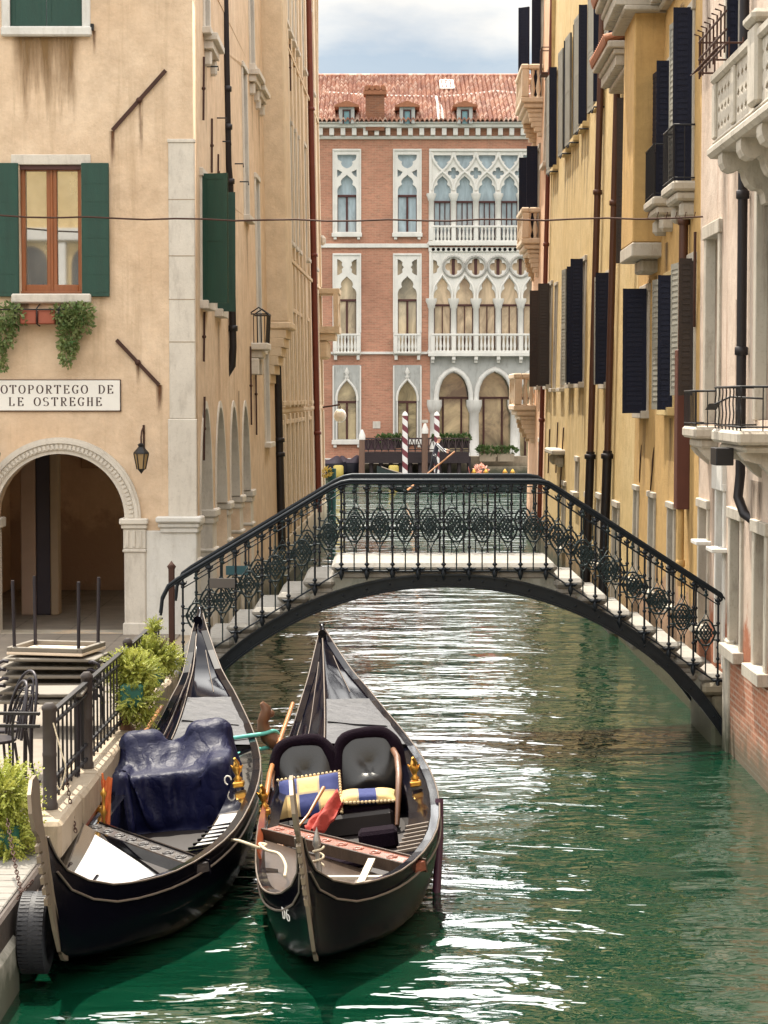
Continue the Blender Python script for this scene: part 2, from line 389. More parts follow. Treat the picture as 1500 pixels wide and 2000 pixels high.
IRON_G = M('bridge_iron_ornament', (.009, .020, .023), .5, .4, .5, 10, .002, 80)
IRON_K = M('black_iron', (.012, .011, .013), .5, .3, .3, 10)
RUST = M('rusty_iron', (.055, .022, .014), .75, .2, .4, 12)
PIPE_K = M('black_downpipe', (.016, .013, .016), .45, .3, .3, 5)
PIPE_B = M('brown_downpipe', (.075, .028, .016), .5, .2, .35, 3)
PIPE_R = M('red_downpipe', (.14, .03, .018), .5, .2, .3, 3)
SHUT_G = M('green_shutter_paint', (.005, .045, .031), .5, 0, .3, 3, .003, 30, (4, 4, .6))
SHUT_N = M('navy_shutter_paint', (.006, .008, .022), .55, 0, .35, 3, .003, 30, (4, 4, .6), spec=.2)
SHUT_L = M('sunlit_louvre_paint', (.22, .21, .175), .7, 0, .3, 3, .003, 30)  # pale tone carries the sunlight on leaves lying along the wall
SHUT_B = M('brown_shutter_paint', (.022, .012, .009), .6, 0, .3, 3)
WOOD_R = M('varnished_window_wood', (.25, .075, .022), .35, 0, .3, 4, .002, 30, (6, 6, .7), coat=.3)
WOOD_D = M('dark_red_sash', (.06, .012, .01), .5, 0, .2, 4)
GL_ROOM = glass('window_glass', (.10, .09, .075), .02, .6, .9); GL_ROOM.node_tree.nodes['Principled BSDF'].inputs['Coat IOR'].default_value = 3.2
GL_DARK = glass('dark_window_glass', (.035, .035, .035), .04, .5)
GL_BLUE = glass('curtained_glass_blue', (.34, .42, .46), .08, .22, 1.3, (1.6, 1, .5))
GL_CREAM = glass('curtained_glass_cream', (.46, .37, .25), .05, .5, .8, (1.3, 1, .5))
GL_SHOP = glass('ground_floor_glass', (.32, .26, .15), .05, .93, .42, (1, 1, 1.1))
GL_GRN = M('green_door_paint', (.012, .05, .03), .5, 0, .3, 3)
DARKROOM = M('dark_interior', (.02, .015, .012), .9, 0, .2)
WATER = water_mat()
def streak_mat(name, col, amt):
    t = NT(name); g = t.N('ShaderNodeTexCoord').outputs['Generated']; sep = t.N('ShaderNodeSeparateXYZ'); t.L(g, sep.inputs[0])
    ax = t.math('MAXIMUM', t.math('ABSOLUTE', t.math('SUBTRACT', sep.outputs[0], .5)), t.math('ABSOLUTE', t.math('SUBTRACT', sep.outputs[1], .5)))
    side = t.math('SUBTRACT', 1.0, t.math('MULTIPLY', ax, 2.0)); nz = t.noise(t.mapv(t.pos(), (9, 9, .8)), 2.0, 6, .65)
    k = t.math('MULTIPLY', t.math('MULTIPLY', t.math('POWER', sep.outputs[2], 1.3), t.math('POWER', side, .7)), t.ramp(nz, (.34, 0.0), (.62, 1.0)))
    t.set(Base_Color=col, Roughness=.9); t.L(t.math('MINIMUM', t.math('MULTIPLY', k, amt), 1.0), t.b.inputs['Alpha']); return t.mat
STREAK_D = streak_mat('dark_rain_streak', (.07, .045, .025), 1.1); STREAK_R = streak_mat('rust_streak', (.12, .05, .02), 1.5)
def streak(house, fn, u, z, w_, h, mt, n=.005):
    m = MB(); m.add([fn(u - w_ / 2, z - h, n), fn(u + w_ / 2, z - h, n), fn(u + w_ / 2, z, n), fn(u - w_ / 2, z, n)], [(0, 1, 2, 3)]); return m.build('rain_streak', mt, house)
# ================================================================= water, quay
w = MB(); w.add([(-300, -60, 0), (300, -60, 0), (300, 500, 0), (-300, 500, 0)], [(0, 1, 2, 3)])
tag(w.build('canal_water', WATER), kind='structure')
QX = -2.46                                                        # edge of the quay
def wob(i, a=.012): return (random.random() - .5) * 2 * a
q = MB(); q.box(-12, QX - .34, 16.3, 45, -.6, .84)
tag(q.build('quay_pavement', PAVE), kind='structure')
k = MB(); y = 16.3
while y < 24.6:
    l = random.uniform(1.0, 1.5); e = min(y + l, 24.75)
    k.bbox(QX - .335, QX + wob(0), y, e - .012, .55, .845 + wob(0, .006), .03); y = e
k.box(QX - .33, QX - .12, 16.33, 24.7, -.5, .55)
k.bbox(QX - .6, QX - .02, 24.75, 29.45, .5, .83, .03); k.box(QX - .5, QX - .06, 24.7, 29.45, -.5, .5)
tag(k.build('kerb', KERB), kind='structure')
# ================================================================= helpers for facades
def sm01(t): t = max(0, min(1, t)); return t * t * (3 - 2 * t)
def fL(u, v, n): return Vector((XL(u) + n - .016 * sm01((u - 30) / 5) * (v - 4.0), u, v))       # n = out into the canal
def fR(u, v, n): return Vector((XR(u) - n + .020 * sm01((u - 29) / 8) * (v - 4.0), u, v))
def rect(a0, a1, b0, b1): return [(a0, b0), (a1, b0), (a1, b1), (a0, b1)]
def archo(c, hw, b0, spring, rise, n=14, pointed=False):
    pts = [(c + hw, b0)]
    for i in range(n + 1):
        a = pi * i / n
        pts.append((c + hw * cos(a), spring + rise * (sin(a) if not pointed else sin(a) ** .8)))
    return pts + [(c - hw, b0)]
def framed(mb, fn, u0, u1, v0, v1, t=.12, out=.03, inn=-.1, sill=True, m=0, b=.008):
    f = lambda x, y, z: fn(x, z, y)
    mb.bbox(u0 - t, u0 + .007, inn, out, v0, v1, b, m, f); mb.bbox(u1 - .007, u1 + t, inn, out, v0, v1, b, m, f)
    mb.bbox(u0 - t - .03, u1 + t + .03, inn, out + .02, v1 - .007, v1 + t, b, m, f)
    if sill: mb.bbox(u0 - t - .06, u1 + t + .06, inn, out + .09, v0 - t, v0 + .007, b, m, f)
def slab(mb, fn, u0, u1, v0, v1, n0, n1, m=0, b=.008): mb.bbox(u0, u1, n0, n1, v0, v1, b, m, lambda x, y, z: fn(x, z, y))
def louvre_leaf(mb, P, Q, v0, v1, t=.035, m=0, planks=3, slats=True):
    """leaf standing between ground points P and Q (x,y)"""
    P = Vector((P[0], P[1], 0)); Q = Vector((Q[0], Q[1], 0)); d = (Q - P); L = d.length; d.normalize(); nn = Vector((-d.y, d.x, 0))
    f = lambda a, b, c: P + d * a + nn * b + Vector((0, 0, c))
    mb.box(0, L, -t / 2, t / 2, v0, v1, m, f)
    fr = min(.06, L * .22)
    for a0, a1 in ((0, fr), (L - fr, L)): mb.box(a0, a1, -t / 2 - .008, t / 2 + .008, v0 - .002, v1 + .002, m, f)
    for c in (v0, (v0 + v1) / 2 - .04, v1 - .08): mb.box(fr, L - fr, -t / 2 - .007, t / 2 + .007, c, c + .08, m, f)
    if slats:
        z = v0 + .12
        while z < v1 - .1:
            mb.add([f(fr, -t / 2 - .006, z), f(L - fr, -t / 2 - .006, z), f(L - fr, -t / 2 - .001, z + .05), f(fr, -t / 2 - .001, z + .05)], [(0, 1, 2, 3)], m)
            mb.add([f(fr, t / 2 + .006, z), f(L - fr, t / 2 + .006, z), f(L - fr, t / 2 + .001, z + .05), f(fr, t / 2 + .001, z + .05)], [(3, 2, 1, 0)], m)
            z += .075
def canal_window(house, fn, u0, u1, v0, v1, glassm, frame_m, out=None, flat=None, m_out=None, m_flat=None, side=1, t=.11, depth=-.22, outang=0.0, sill=True):
    """window in a canal wall. out = reach of the leaf standing off the near jamb, flat = width of the leaf lying on the wall past the far jamb"""
    a = MB(); framed(a, fn, u0, u1, v0, v1, t, sill=sill); wnd = a.build('window', frame_m, house)
    g = MB(); g.add([fn(u0 - .02, v0 - .02, depth), fn(u1 + .02, v0 - .02, depth), fn(u1 + .02, v1 + .02, depth), fn(u0 - .02, v1 + .02, depth)], [(0, 1, 2, 3)])
    g.build('pane', glassm, wnd)
    s = MB(); um = (u0 + u1) / 2; f = lambda x, y, z: fn(x, z, y)
    for c in (u0 + .03, um, u1 - .03): s.box(c - .03, c + .03, depth + .003, depth + .045, v0, v1, 0, f)
    s.box(u0, u1, depth + .004, depth + .04, v0 + (v1 - v0) * .66, v0 + (v1 - v0) * .66 + .05, 0, f); s.build('sash', WOOD_D, wnd)
    if out:
        b = MB(); A = fn(u0 - .02, v0, .03); B = fn(u0 - .02 + outang * out, v0, .03 + out); louvre_leaf(b, A, B, v0 - .03, v1 + .03, slats=m_out is not SHUT_G)
        b.build('shutter', m_out, wnd)
    if flat:
        b = MB(); A = fn(u1 + .02, v0, .09); B = fn(u1 + .02 + flat, v0, .13); louvre_leaf(b, A, B, v0 - .03, v1 + .03)
        b.build('shutter', m_flat, wnd)
    return wnd
def downpipe(house, pts, r, m, collars=(), shoe=None):
    a = MB(); a.tube(pts, r, 10)
    P = [Vector(p) for p in pts]
    for z in collars:
        for p0, p1 in zip(P, P[1:]):
            if min(p0.z, p1.z) <= z <= max(p0.z, p1.z):
                tt = (z - p0.z) / (p1.z - p0.z); c = p0.lerp(p1, tt); a.lathe([(r, -.05), (r * 1.35, -.04), (r * 1.35, .04), (r, .05)], c, 10); break
    return a.build('downpipe', m, house)
def tie_rod(house, A, B, fn=None, th=.035, m=None):
    a = MB(); A = Vector(A); B = Vector(B); a.strip([A, B], th, .03, 0, (0, 1, 0) if abs(A.x - B.x) > abs(A.y - B.y) else (1, 0, 0))
    c = A.lerp(B, .5); a.ball(c, th * .85, 8, 6)
    return a.build('tie_rod', m or RUST, house)
def roof_block(house, fn, u0, u1, z, ridge, back=5.0, name='roof'):
    r = MB(); a = [fn(u0, z, .35), fn(u1, z, .35), fn(u1, z, -back), fn(u0, z, -back)]
    top = [fn(u0, z + ridge, -back / 2), fn(u1, z + ridge, -back / 2)]
    r.add(a + top, [(0, 1, 5, 4), (3, 4, 5, 2), (0, 4, 3), (1, 2, 5), (0, 3, 2, 1)]); return r.build(name, TILE, house)
TILE = M('roof_tile_plain', (.30, .12, .06), .85, 0, .3, 8, .02, 12)
# ================================================================= left: corner house over the passage
FY = 29.5; CX = XL(FY)
corner = thing('corner_house', 'peach plastered corner house over a dark arched passage, beside the left end of the bridge', 'house', (CX, FY, .85))
def fF(a, b, n): return Vector((a, FY - n, b))
def F_(px, py): p = atY(px, py, FY); return p.x, p.z
ax0, asp = F_(118, 1012); AR = .9
wx0, wz1 = F_(38, 322); wx1, wz0 = F_(160, 574)
tx0, tz0 = F_(20, 53); tx1 = F_(160, 0)[0]; tz1 = 11.0
curve_plate('wall', [rect(-9.5, CX, .3, 10.5), archo(ax0, AR, .85, asp, AR), rect(wx0, wx1, wz0, wz1), rect(tx0, tx1, tz0, 10.3)], lambda a, b, d: fF(a, b, -(d) * .42), 1, P_LEFT, corner)
SA_Y = 45.2
holes = []; arcs = []
for yc in (30.95, 33.05, 35.3, 37.5):
    holes.append(archo(yc, .82, .85, 2.42, 1.58, 16)); arcs.append(yc)
lw = [(30.45, 31.2, 5.45, 7.2), (32.65, 33.3, 5.42, 7.15), (38.2, 39.0, 7.3, 9.9), (40.6, 41.4, 5.0, 8.2), (31.0, 31.9, 9.35, 10.2), (40.0, 40.9, 10.2, 12.2), (42.0, 43.0, 3.2, 5.0)]
for a in lw: holes.append(rect(*a))
curve_plate('canal_wall', [rect(FY + .42, SA_Y, -.8, 12.6)] + holes, lambda a, b, d: fL(a, b, -d * .42), 1, P_LEFT, corner)
# roofs stay low at the corner so the sun reaches the quay
r = MB(); r.add([(-9.5, FY - .2, 10.5), (CX - .05, FY - .2, 10.5), (CX - .05, 36, 10.9), (-9.5, 36, 10.9), (-9.5, 33, 11.6), (-4.5, 33, 11.6)], [(0, 1, 5, 4), (1, 2, 5), (2, 3, 4, 5), (0, 4, 3), (0, 3, 2, 1)])
r.build('roof', TILE, corner)
# masonry: quoin pilaster, cornices, arch moulding, piers
sx = lambda px: F_(px, 700)[0]; sz = lambda py: F_(350, py)[1]
m = MB(); f = lambda x, y, z: fF(x, z, y)
m.bbox(sx(331), CX + .02, -.05, .035, sz(818), sz(278), .012, 0, f)
for py in (390, 500, 585, 668): m.box(sx(331) - .002, CX + .022, .0345, .0375, sz(py) - .006, sz(py) + .006, 1, f)
m.bbox(sx(328), CX + .035, -.05, .055, sz(1012), sz(818), .012, 0, f)
m.bbox(sx(331) - .01, CX + .03, -.05, .05, sz(279), sz(272), .006, 0, f)
m.build('quoin_pilaster', [STONE, KERB], corner)
m = MB()
m.bbox(sx(283), CX + .03, -.1, .05, .80, sz(1036), .015, 0, f)
m.bbox(sx(304), CX + .10, -.1, .16, sz(1020), sz(1008), .02, 0, f); m.bbox(sx(308), CX + .07, -.1, .11, sz(1030), sz(1020), .015, 0, f); m.bbox(sx(312), CX + .05, -.1, .08, sz(1040), sz(1030), .01, 0, f)
m.build('stone_base', STONE_W, corner)
m = MB()                                                          # pier under the arch
px0, px1 = ax0 + AR - .01, sx(284)
m.bbox(px0 - .01, px1, -.42, .07, .80, sz(1075), .02, 0, f); m.bbox(px0 - .03, px1 + .005, -.42, .09, sz(1078), sz(1072), .01, 0, f)
m.bbox(px0 - .02, px1, -.42, .08, sz(1072), sz(1032), .012, 0, f)
for i in range(3): m.bbox(px0 + .015 + i * .09, px0 + .06 + i * .09, .05, .092, sz(1068), sz(1036), .008, 0, f)
m.bbox(px0 - .07, px1 + .03, -.42, .13, sz(1024), sz(1012), .015, 0, f); m.bbox(px0 - .045, px1 + .015, -.42, .105, sz(1032), sz(1024), .01, 0, f)
m.bbox(px0 - .03, px1 + .02, -.42, .10, .80, 1.0, .015, 0, f)
m.build('arch_pier', STONE, corner); m = MB()
q0 = 2 * ax0 - px1; q1 = 2 * ax0 - px0
m.bbox(q0, q1 + .01, -.42, .07, .80, sz(1032), .02, 0, f); m.bbox(q0 - .03, q1 + .07, -.42, .13, sz(1032), sz(1012), .015, 0, f)
m.build('arch_pier', STONE, corner)
m = MB()                                                          # moulded archivolt
for r0, r1, o in ((.885, .94, .045), (.94, 1.03, .07), (1.03, 1.075, .10), (1.075, 1.11, .075)):
    n = 40
    vs = []
    for i in range(n + 1):
        a = pi * i / n; c, s_ = cos(a), sin(a)
        vs += [fF(ax0 + r0 * c, asp + r0 * s_, -.06), fF(ax0 + r0 * c, asp + r0 * s_, o), fF(ax0 + r1 * c, asp + r1 * s_, o), fF(ax0 + r1 * c, asp + r1 * s_, -.06)]
    m.add(vs, [(4 * i + j, 4 * i + (j + 1) % 4, 4 * i + 4 + (j + 1) % 4, 4 * i + 4 + j) for i in range(n) for j in range(4)])
for i in range(52):                                               # dentil band
    a = pi * (i + .5) / 52; c = Vector((cos(a), 0, sin(a))); tn = Vector((-sin(a), 0, cos(a)))
    p = Vector((ax0, FY - .075, asp)) + c * .985
    vs = [p + tn * (sx_ * .018) + c * (sz_ * .03) + Vector((0, -sy_ * .012, 0)) for sz_ in (-1, 1) for sy_ in (-1, 1) for sx_ in (-1, 1)]
    m.add(vs, [(0, 2, 3, 1), (4, 5, 7, 6), (0, 1, 5, 4), (2, 6, 7, 3), (0, 4, 6, 2), (1, 3, 7, 5)])
m.build('archivolt', STONE, corner)
# side arcade piers: stone lining of every pier and capitals
m = MB()
ys = [FY - .0] + [(a + b) / 2 for a, b in zip(arcs, arcs[1:])] + [38.6]
for i, yc in enumerate(ys):
    lo, hi = (yc + .02 if i == 0 else yc - .27), yc + (.62 if i == 0 else .27)
    if i == len(ys) - 1: lo, hi = 38.33, 38.8
    slab(m, fL, lo, hi, -.3, 2.32, -.43, .012); slab(m, fL, lo - .05, hi + .05, 2.32, 2.44, -.45, .07, b=.02); slab(m, fL, lo - .03, hi + .03, 2.22, 2.32, -.44, .04, b=.02)
    slab(m, fL, lo - .03, hi + .03, 1.80, 1.86, -.44, .05, b=.02)
    m.build('arcade_pier', STONE, corner); m = MB()
for yc in arcs:
    m = MB()
    o = archo(yc, .84, 2.44, 2.44, 1.60, 18)[1:-1]; i_ = archo(yc, .76, 2.44, 2.44, 1.50, 18)[1:-1]
    vs = []
    for (a, b), (c, d) in zip(o, i_): vs += [fL(a, b, .02), fL(c, d, .02), fL(c, d, -.43), fL(a, b, -.43)]
    m.add(vs, [(4 * i + j, 4 * i + (j + 1) % 4, 4 * i + 4 + (j + 1) % 4, 4 * i + 4 + j) for i in range(len(o) - 1) for j in range(4)])
    m.build('arcade_arch', STONE, corner)
# rooms of the passage
m = MB()
m.add([(-6.3, FY + .42, .86), (-6.3, 44, .86), (-6.3, 44, 4.3), (-6.3, FY + .42, 4.3)], [(0, 1, 2, 3)])
m.add([(-9.4, FY + .42, 4.25), (-3.0, FY + .42, 4.25), (-3.0, 44, 4.25), (-9.4, 44, 4.25)], [(0, 1, 2, 3)], 1)
m.box(-6.3, -4.02, 36.2, 36.5, .84, 4.3); m.box(-3.42, -3.0, 36.2, 36.5, .84, 4.3); m.box(-6.3, -3, 43.6, 43.9, .8, 4.3)
m.box(-9.4, -9.3, FY + .4, 44, .3, 11); m.box(-9.4, -3.05, 44, 44.2, .3, 11)
m.build('passage_room', [P_IN, M('passage_ceiling', (.4, .28, .2), .9)], corner)
PASS = [M('passage_pillar', (.36, .25, .19), .9), M('passage_navy', (.03, .022, .035), .6), M('passage_column', (.30, .22, .15), .85), M('passage_ochre', (.36, .22, .13), .9)]
for nm, q, k_ in (('passage_pillar', (-5.42, -5.2, 32.0, 32.3, .84, 4.2), 0), ('passage_door', (-5.2, -4.98, 32.05, 32.25, .84, 3.6), 1), ('passage_pillar', (-4.98, -4.86, 32.0, 32.3, .84, 4.2), 2),
                  ('door_jamb', (-4.05, -3.96, 36.05, 36.3, .84, 3.2), 2), ('passage_column', (-3.95, -3.64, 36.0, 36.24, .84, 4.2), 2), ('passage_door', (-3.62, -3.44, 36.04, 36.26, 1.0, 3.9), 1),
                  ('passage_window', (-4.72, -4.42, 36.12, 36.19, 3.15, 3.95), 1), ('passage_sill', (-4.76, -4.38, 36.1, 36.19, 3.08, 3.147), 2), ('plaster_patch', (-5.1, -4.77, 36.15, 36.19, 2.9, 4.0), 3), ('notice_board', (-4.3, -4.1, 36.1, 36.19, 2.35, 2.6), 2)):
    m = MB(); m.bbox(*q, .015); m.build(nm, PASS[k_], corner)
# windows of the front
def front_window(x0, x1, z0, z1, closed, sill_t=.1):
    a = MB(); tt = .115
    if closed: a.bbox(x0 - tt, x0, -.1, .02, z0, z1, .01, 0, f); a.bbox(x1, x1 + tt, -.1, .02, z0, z1, .01, 0, f)
    a.bbox(x0 - tt, x1 + tt + .02, -.1, .02, z1, z1 + .14, .01, 0, f)
    a.bbox(x0 - tt, x1 + tt + .02, -.1, .10, z0 - .13, z0, .02, 0, f)
    wn = a.build('window', STONE_W if closed else STONE, corner)
    if closed:
        for a0, a1 in ((x0, (x0 + x1) / 2 - .004), ((x0 + x1) / 2 + .004, x1)):
            b = MB(); louvre_leaf(b, (a0, FY + .06), (a1, FY + .06), z0 + .01, z1, .03, slats=False); b.build('shutter', SHUT_G, wn)
        return wn
    g = MB(); g.add([fF(x0, z0, -.16), fF(x1, z0, -.16), fF(x1, z1, -.16), fF(x0, z1, -.16)], [(0, 1, 2, 3)]); g.build('pane', GL_ROOM, wn)
    s = MB(); xm = (x0 + x1) / 2
    for c0, c1, o in ((x0, x0 + .06, -.09), (x1 - .06, x1, -.09), (xm - .07, xm - .005, -.105), (xm + .005, xm + .07, -.105), (xm - .02, xm + .02, -.085)): s.bbox(c0, c1, -.158, o, z0, z1, .008, 0, f)
    for c0, c1 in ((z0, z0 + .13), (z1 - .07, z1)): s.bbox(x0 + .06, x1 - .06, -.157, -.095, c0, c1, .008, 0, f)
    s.bbox(x0, x1, -.1, -.03, z0 - .0, z0 + .04, .006, 0, f); s.build('sash', WOOD_R, wn)
    d = MB(); d.box(x0, x1, -.1, -.02, z1 - .06, z1 + .001, 0, f); d.build('head_rail', WOOD_D, wn)
    for c0, c1 in ((x0 - .40, x0 - .01), (x1 + .01, x1 + .385)):
        b = MB(); b.bbox(c0, c1, .03, .068, z0 - .04, z1 + .02, .006, 0, f)
        for k in range(7): b.box(c0 + .015, c1 - .015, .066, .071, z0 + .02 + k * .245, z0 + .25 + k * .245, 0, f)
        b.build('shutter', SHUT_G, wn)
        h = MB(); h.box(c0 + .01, c0 + .03, .02, .085, z0 - .1, z0 - .03, 0, f); h.build('shutter_catch', IRON_K, wn)
    return wn
front_window(wx0, wx1, wz0, wz1, False); front_window(tx0, tx1, tz0, 10.3, True)
tie_rod(corner, fF(*F_(220, 255), .03), fF(*F_(324, 138), .03), th=.05); tie_rod(corner, fF(*F_(228, 664), .03), fF(*F_(311, 752), .03), th=.05)
h = MB(); h.box(*[F_(178, 50)[0], F_(184, 50)[0]], -.01, .08, *[F_(180, 60)[1], F_(180, 48)[1]], 0, f); h.build('shutter_catch', IRON_K, corner)
# rain stains below the upper sill: real stains, a sheet of dirty plaster
def stain_mat():
    t = NT('rain_stain'); p = t.pos(); sep = t.N('ShaderNodeSeparateXYZ'); t.L(p, sep.inputs[0])
    mr = t.N('ShaderNodeMapRange'); zt = F_(0, 70)[1]; mr.inputs[1].default_value = zt - 1.45; mr.inputs[2].default_value = zt; t.L(sep.outputs[2], mr.inputs[0])
    ex = t.N('ShaderNodeMapRange'); ex.inputs[1].default_value = 0; ex.inputs[2].default_value = .14
    cx = (tx0 + tx1) / 2; hw = (tx1 - tx0) / 2
    t.L(t.math('SUBTRACT', hw, t.math('ABSOLUTE', t.math('SUBTRACT', sep.outputs[0], cx))), ex.inputs[0])
    st = t.noise(t.mapv(p, (5.5, 1, .5)), 1.6, 6, .6); k = t.ramp(t.math('ADD', t.math('MULTIPLY', mr.outputs[0], .42), t.math('MULTIPLY', st, .75)), (.5, 0.0), (.86, .85))
    t.set(Base_Color=(.20, .115, .045), Roughness=.9); t.L(t.math('MULTIPLY', k, ex.outputs[0]), t.b.inputs['Alpha']); return t.mat
g = MB(); zt = F_(0, 70)[1]; g.add([fF(tx0 - .1, zt - 1.5, .004), fF(tx1 + .1, zt - 1.5, .004), fF(tx1 + .1, zt, .004), fF(tx0 - .1, zt, .004)], [(0, 1, 2, 3)]); g.build('rain_stain', stain_mat(), corner)
for px, py, w_, h_ in ((219, 256, .09, .55), (275, 195, .07, .95), (311, 752, .10, .45), (270, 712, .07, .3), (184, 60, .06, .4)):
    x, z = F_(px, py); streak(corner, fF, x, z, w_, h_, STREAK_R)
for px in (44, 150): x, z = F_(px, 588); streak(corner, fF, x, z, .2, .5, STREAK_D)
# windows and iron of its canal side
W1 = canal_window(corner, fL, *lw[0], GL_DARK, STONE, out=.36, m_out=SHUT_G, outang=-.25)
W2 = canal_window(corner, fL, *lw[1], GL_DARK, STONE, out=.27, m_out=SHUT_G, outang=.1)
for a in lw[2:]: canal_window(corner, fL, *a, GL_DARK, STONE, t=.09)
for y0, z0 in ((31.2, 9.2), (39.9, 10.0), (41.2, 9.9)):           # sills on corbels
    m = MB(); slab(m, fL, y0 - .15, y0 + 1.2, z0, z0 + .1, -.05, .2); slab(m, fL, y0 - .1, y0 + 1.1, z0 - .12, z0, -.05, .13)
    for yy in (y0, y0 + .95): slab(m, fL, yy, yy + .1, z0 - .35, z0 - .12, -.05, .1, b=.03)
    m.build('sill', STONE, corner)
downpipe(corner, [fL(34.6, 13.2, .06), fL(34.6, 7.8, .06), fL(34.75, 7.5, .07), fL(34.75, 4.9, .07), fL(34.75, 4.6, .05), fL(34.75, 4.45, -.05)], .06, PIPE_K, (12, 9.0, 8.4, 7.55, 5.2))
for yy, z0, z1 in ((30.6, 8.0, 8.9), (31.9, 7.4, 8.2), (33.0, 7.25, 7.8), (30.5, 4.6, 5.3), (30.45, 3.2, 4.1), (38.5, 3.6, 5.0), (39.6, 3.4, 4.9)): tie_rod(corner, fL(yy, z0, .03), fL(yy + .12, z1, .03))
for yy, z in ((31.6, 8.9), (33.1, 8.35), (34.0, 8.1), (36.3, 8.0), (37.3, 7.8)):
    m = MB(); m.tube([fL(yy, z, -.02), fL(yy, z, .16), fL(yy, z - .06, .16)], .012, 6); m.build('bracket', IRON_K, corner)
m = MB()                                                          # chimney breast carried on a corbel
slab(m, fL, 43.1, 44.6, 5.6, 12.6, -.1, .42, b=.02); slab(m, fL, 43.05, 44.65, 5.45, 5.6, -.1, .48, b=.03)
for i in range(6): slab(m, fL, 43.1, 44.6, 5.45 - .18 * (i + 1), 5.45 - .18 * i, -.1, .40 * (1 - ((i + 1) / 6.5) ** 1.5), b=.01)
m.build('chimney_breast', P_LEFT2, corner)
m = MB()                                                          # small iron window guard on a stone shelf
slab(m, fL, 39.1, 40.0, 4.95, 5.08, -.05, .3, b=.02); slab(m, fL, 39.2, 39.9, 4.8, 4.95, -.05, .2, b=.02)
for u in (39.15, 39.95): slab(m, fL, u - .04, u + .04, 4.5, 4.8, -.05, .14, b=.02)
sh = m.build('window_shelf', STONE, corner)
m = MB()
for u in [39.13 + .08 * i for i in range(11)]: m.tube([fL(u, 5.08, .27), fL(u, 5.6, .30)], .008, 5)
for u, n_ in ((39.13, 0), (39.93, 0)):
    for nn in (.05, .12, .19): m.tube([fL(u, 5.08, nn), fL(u, 5.6, nn)], .008, 5)
    m.tube([fL(u, 5.62, 0), fL(u, 5.72, .15), fL(u, 5.6, .31)], .014, 6)
m.tube([fL(39.13, 5.6, 0), fL(39.13, 5.6, .3), fL(39.93, 5.6, .3), fL(39.93, 5.6, 0)], .014, 6); m.build('window_guard', IRON_K, sh)
m = MB()                                                          # small plants on a high sill
# ================================================================= left: long house towards the big canal
lhouse = thing('canal_house', 'long pale ochre house with rows of narrow arched windows along the canal', 'house', (XL(55), 55, 0))
LB0, LB1 = SA_Y, 64.6
holes = []; wins = []
for i, yc in enumerate((46.3, 48.2, 49.8, 51.2, 52.6, 54.0, 57.2, 61.3)):
    arched = 1 <= i <= 5
    for z0, z1 in ((12.7, 15.0), (7.75, 10.7), (4.0, 6.1), (1.5, 3.5)):
        wins.append((yc - .36, yc + .36, z0, z1, arched and z0 == 7.75))
for a in wins: holes.append(archo((a[0] + a[1]) / 2, .36, a[2], a[3] - .1, .36, 10) if a[4] else rect(*a[:4]))
curve_plate('wall', [rect(LB0, LB1, -.8, 17.2)] + holes, lambda a, b, d: fL(a, b, -d * .4), 1, P_LEFT2, lhouse)
m = MB(); m.box(-9, XL(64.6) - .1, 64.3, 64.6, -.8, 17.2); m.build('end_wall', P_LEFT2, lhouse)
roof_block(lhouse, fL, LB0, LB1, 17.2, 1.2)
for a in wins:
    m = MB(); u0, u1 = a[0], a[1]
    if a[4]:
        slab(m, fL, u0 - .09, u0 + .007, a[2], a[3] - .1, -.1, .03); slab(m, fL, u1 - .007, u1 + .09, a[2], a[3] - .1, -.1, .03)
        slab(m, fL, u0 - .14, u0 + .02, a[3] - .15, a[3] - .05, -.1, .06); slab(m, fL, u1 - .02, u1 + .14, a[3] - .15, a[3] - .05, -.1, .06); slab(m, fL, u0 - .12, u1 + .12, a[2] - .1, a[2], -.1, .08)
    else: framed(m, fL, u0, u1, a[2], a[3], .09)
    wn = m.build('window', P_LEFT2 if a[2] < 7 else STONE, lhouse)
    g = MB(); z1 = a[3] + (.3 if a[4] else 0); g.add([fL(u0 - .02, a[2] - .02, -.25), fL(u1 + .02, a[2] - .02, -.25), fL(u1 + .02, z1, -.25), fL(u0 - .02, z1, -.25)], [(0, 1, 2, 3)]); g.build('pane', GL_DARK, wn)
m = MB()
for z, o in ((7.25, .05), (12.2, .05), (3.75, .03)): slab(m, fL, LB0, LB1, z, z + .09, -.05, o)
slab(m, fL, LB0, LB1, .25, 1.0, -.05, .07); slab(m, fL, LB0, LB1, -.5, .35, -.05, .14, b=.05); m.build('string_course', P_LEFT2, lhouse)
m = MB()
for yc in (45.6, 47.2, 49.0, 50.5, 51.9, 53.3, 54.8, 56.2, 58.2, 60.3, 62.3, 64.3):
    for z0, z1 in ((1.02, 3.72), (3.86, 7.2), (7.36, 12.15), (12.32, 17.0)): slab(m, fL, yc - .16, yc + .16, z0, z1, -.05, .055)
m.build('pilaster_strips', stone('pale_strip', (.66, .54, .40), (.42, .30, .2), .5), lhouse)
downpipe(lhouse, [fL(45.0, 17, .06), fL(45.0, 5.9, .06)], .035, PIPE_K, (12, 8)); downpipe(lhouse, [fL(44.9, 5.9, .05), fL(44.9, .9, .09)], .085, PIPE_K, (3.2, 2.9))
downpipe(lhouse, [fL(59.6, 17, .06), fL(59.6, 3.4, .09), fL(59.6, .9, .1)], .085, PIPE_R, (12, 8, 3.1))
for yy, z in ((51.5, 11.9), (53.3, 11.8)): tie_rod(lhouse, fL(yy, z - .55, .03), fL(yy, z + .55, .03))
m = MB(); slab(m, fL, 62.8, 64.2, 5.95, 6.15, -.05, .62); slab(m, fL, 62.9, 64.1, 5.75, 5.95, -.05, .5)
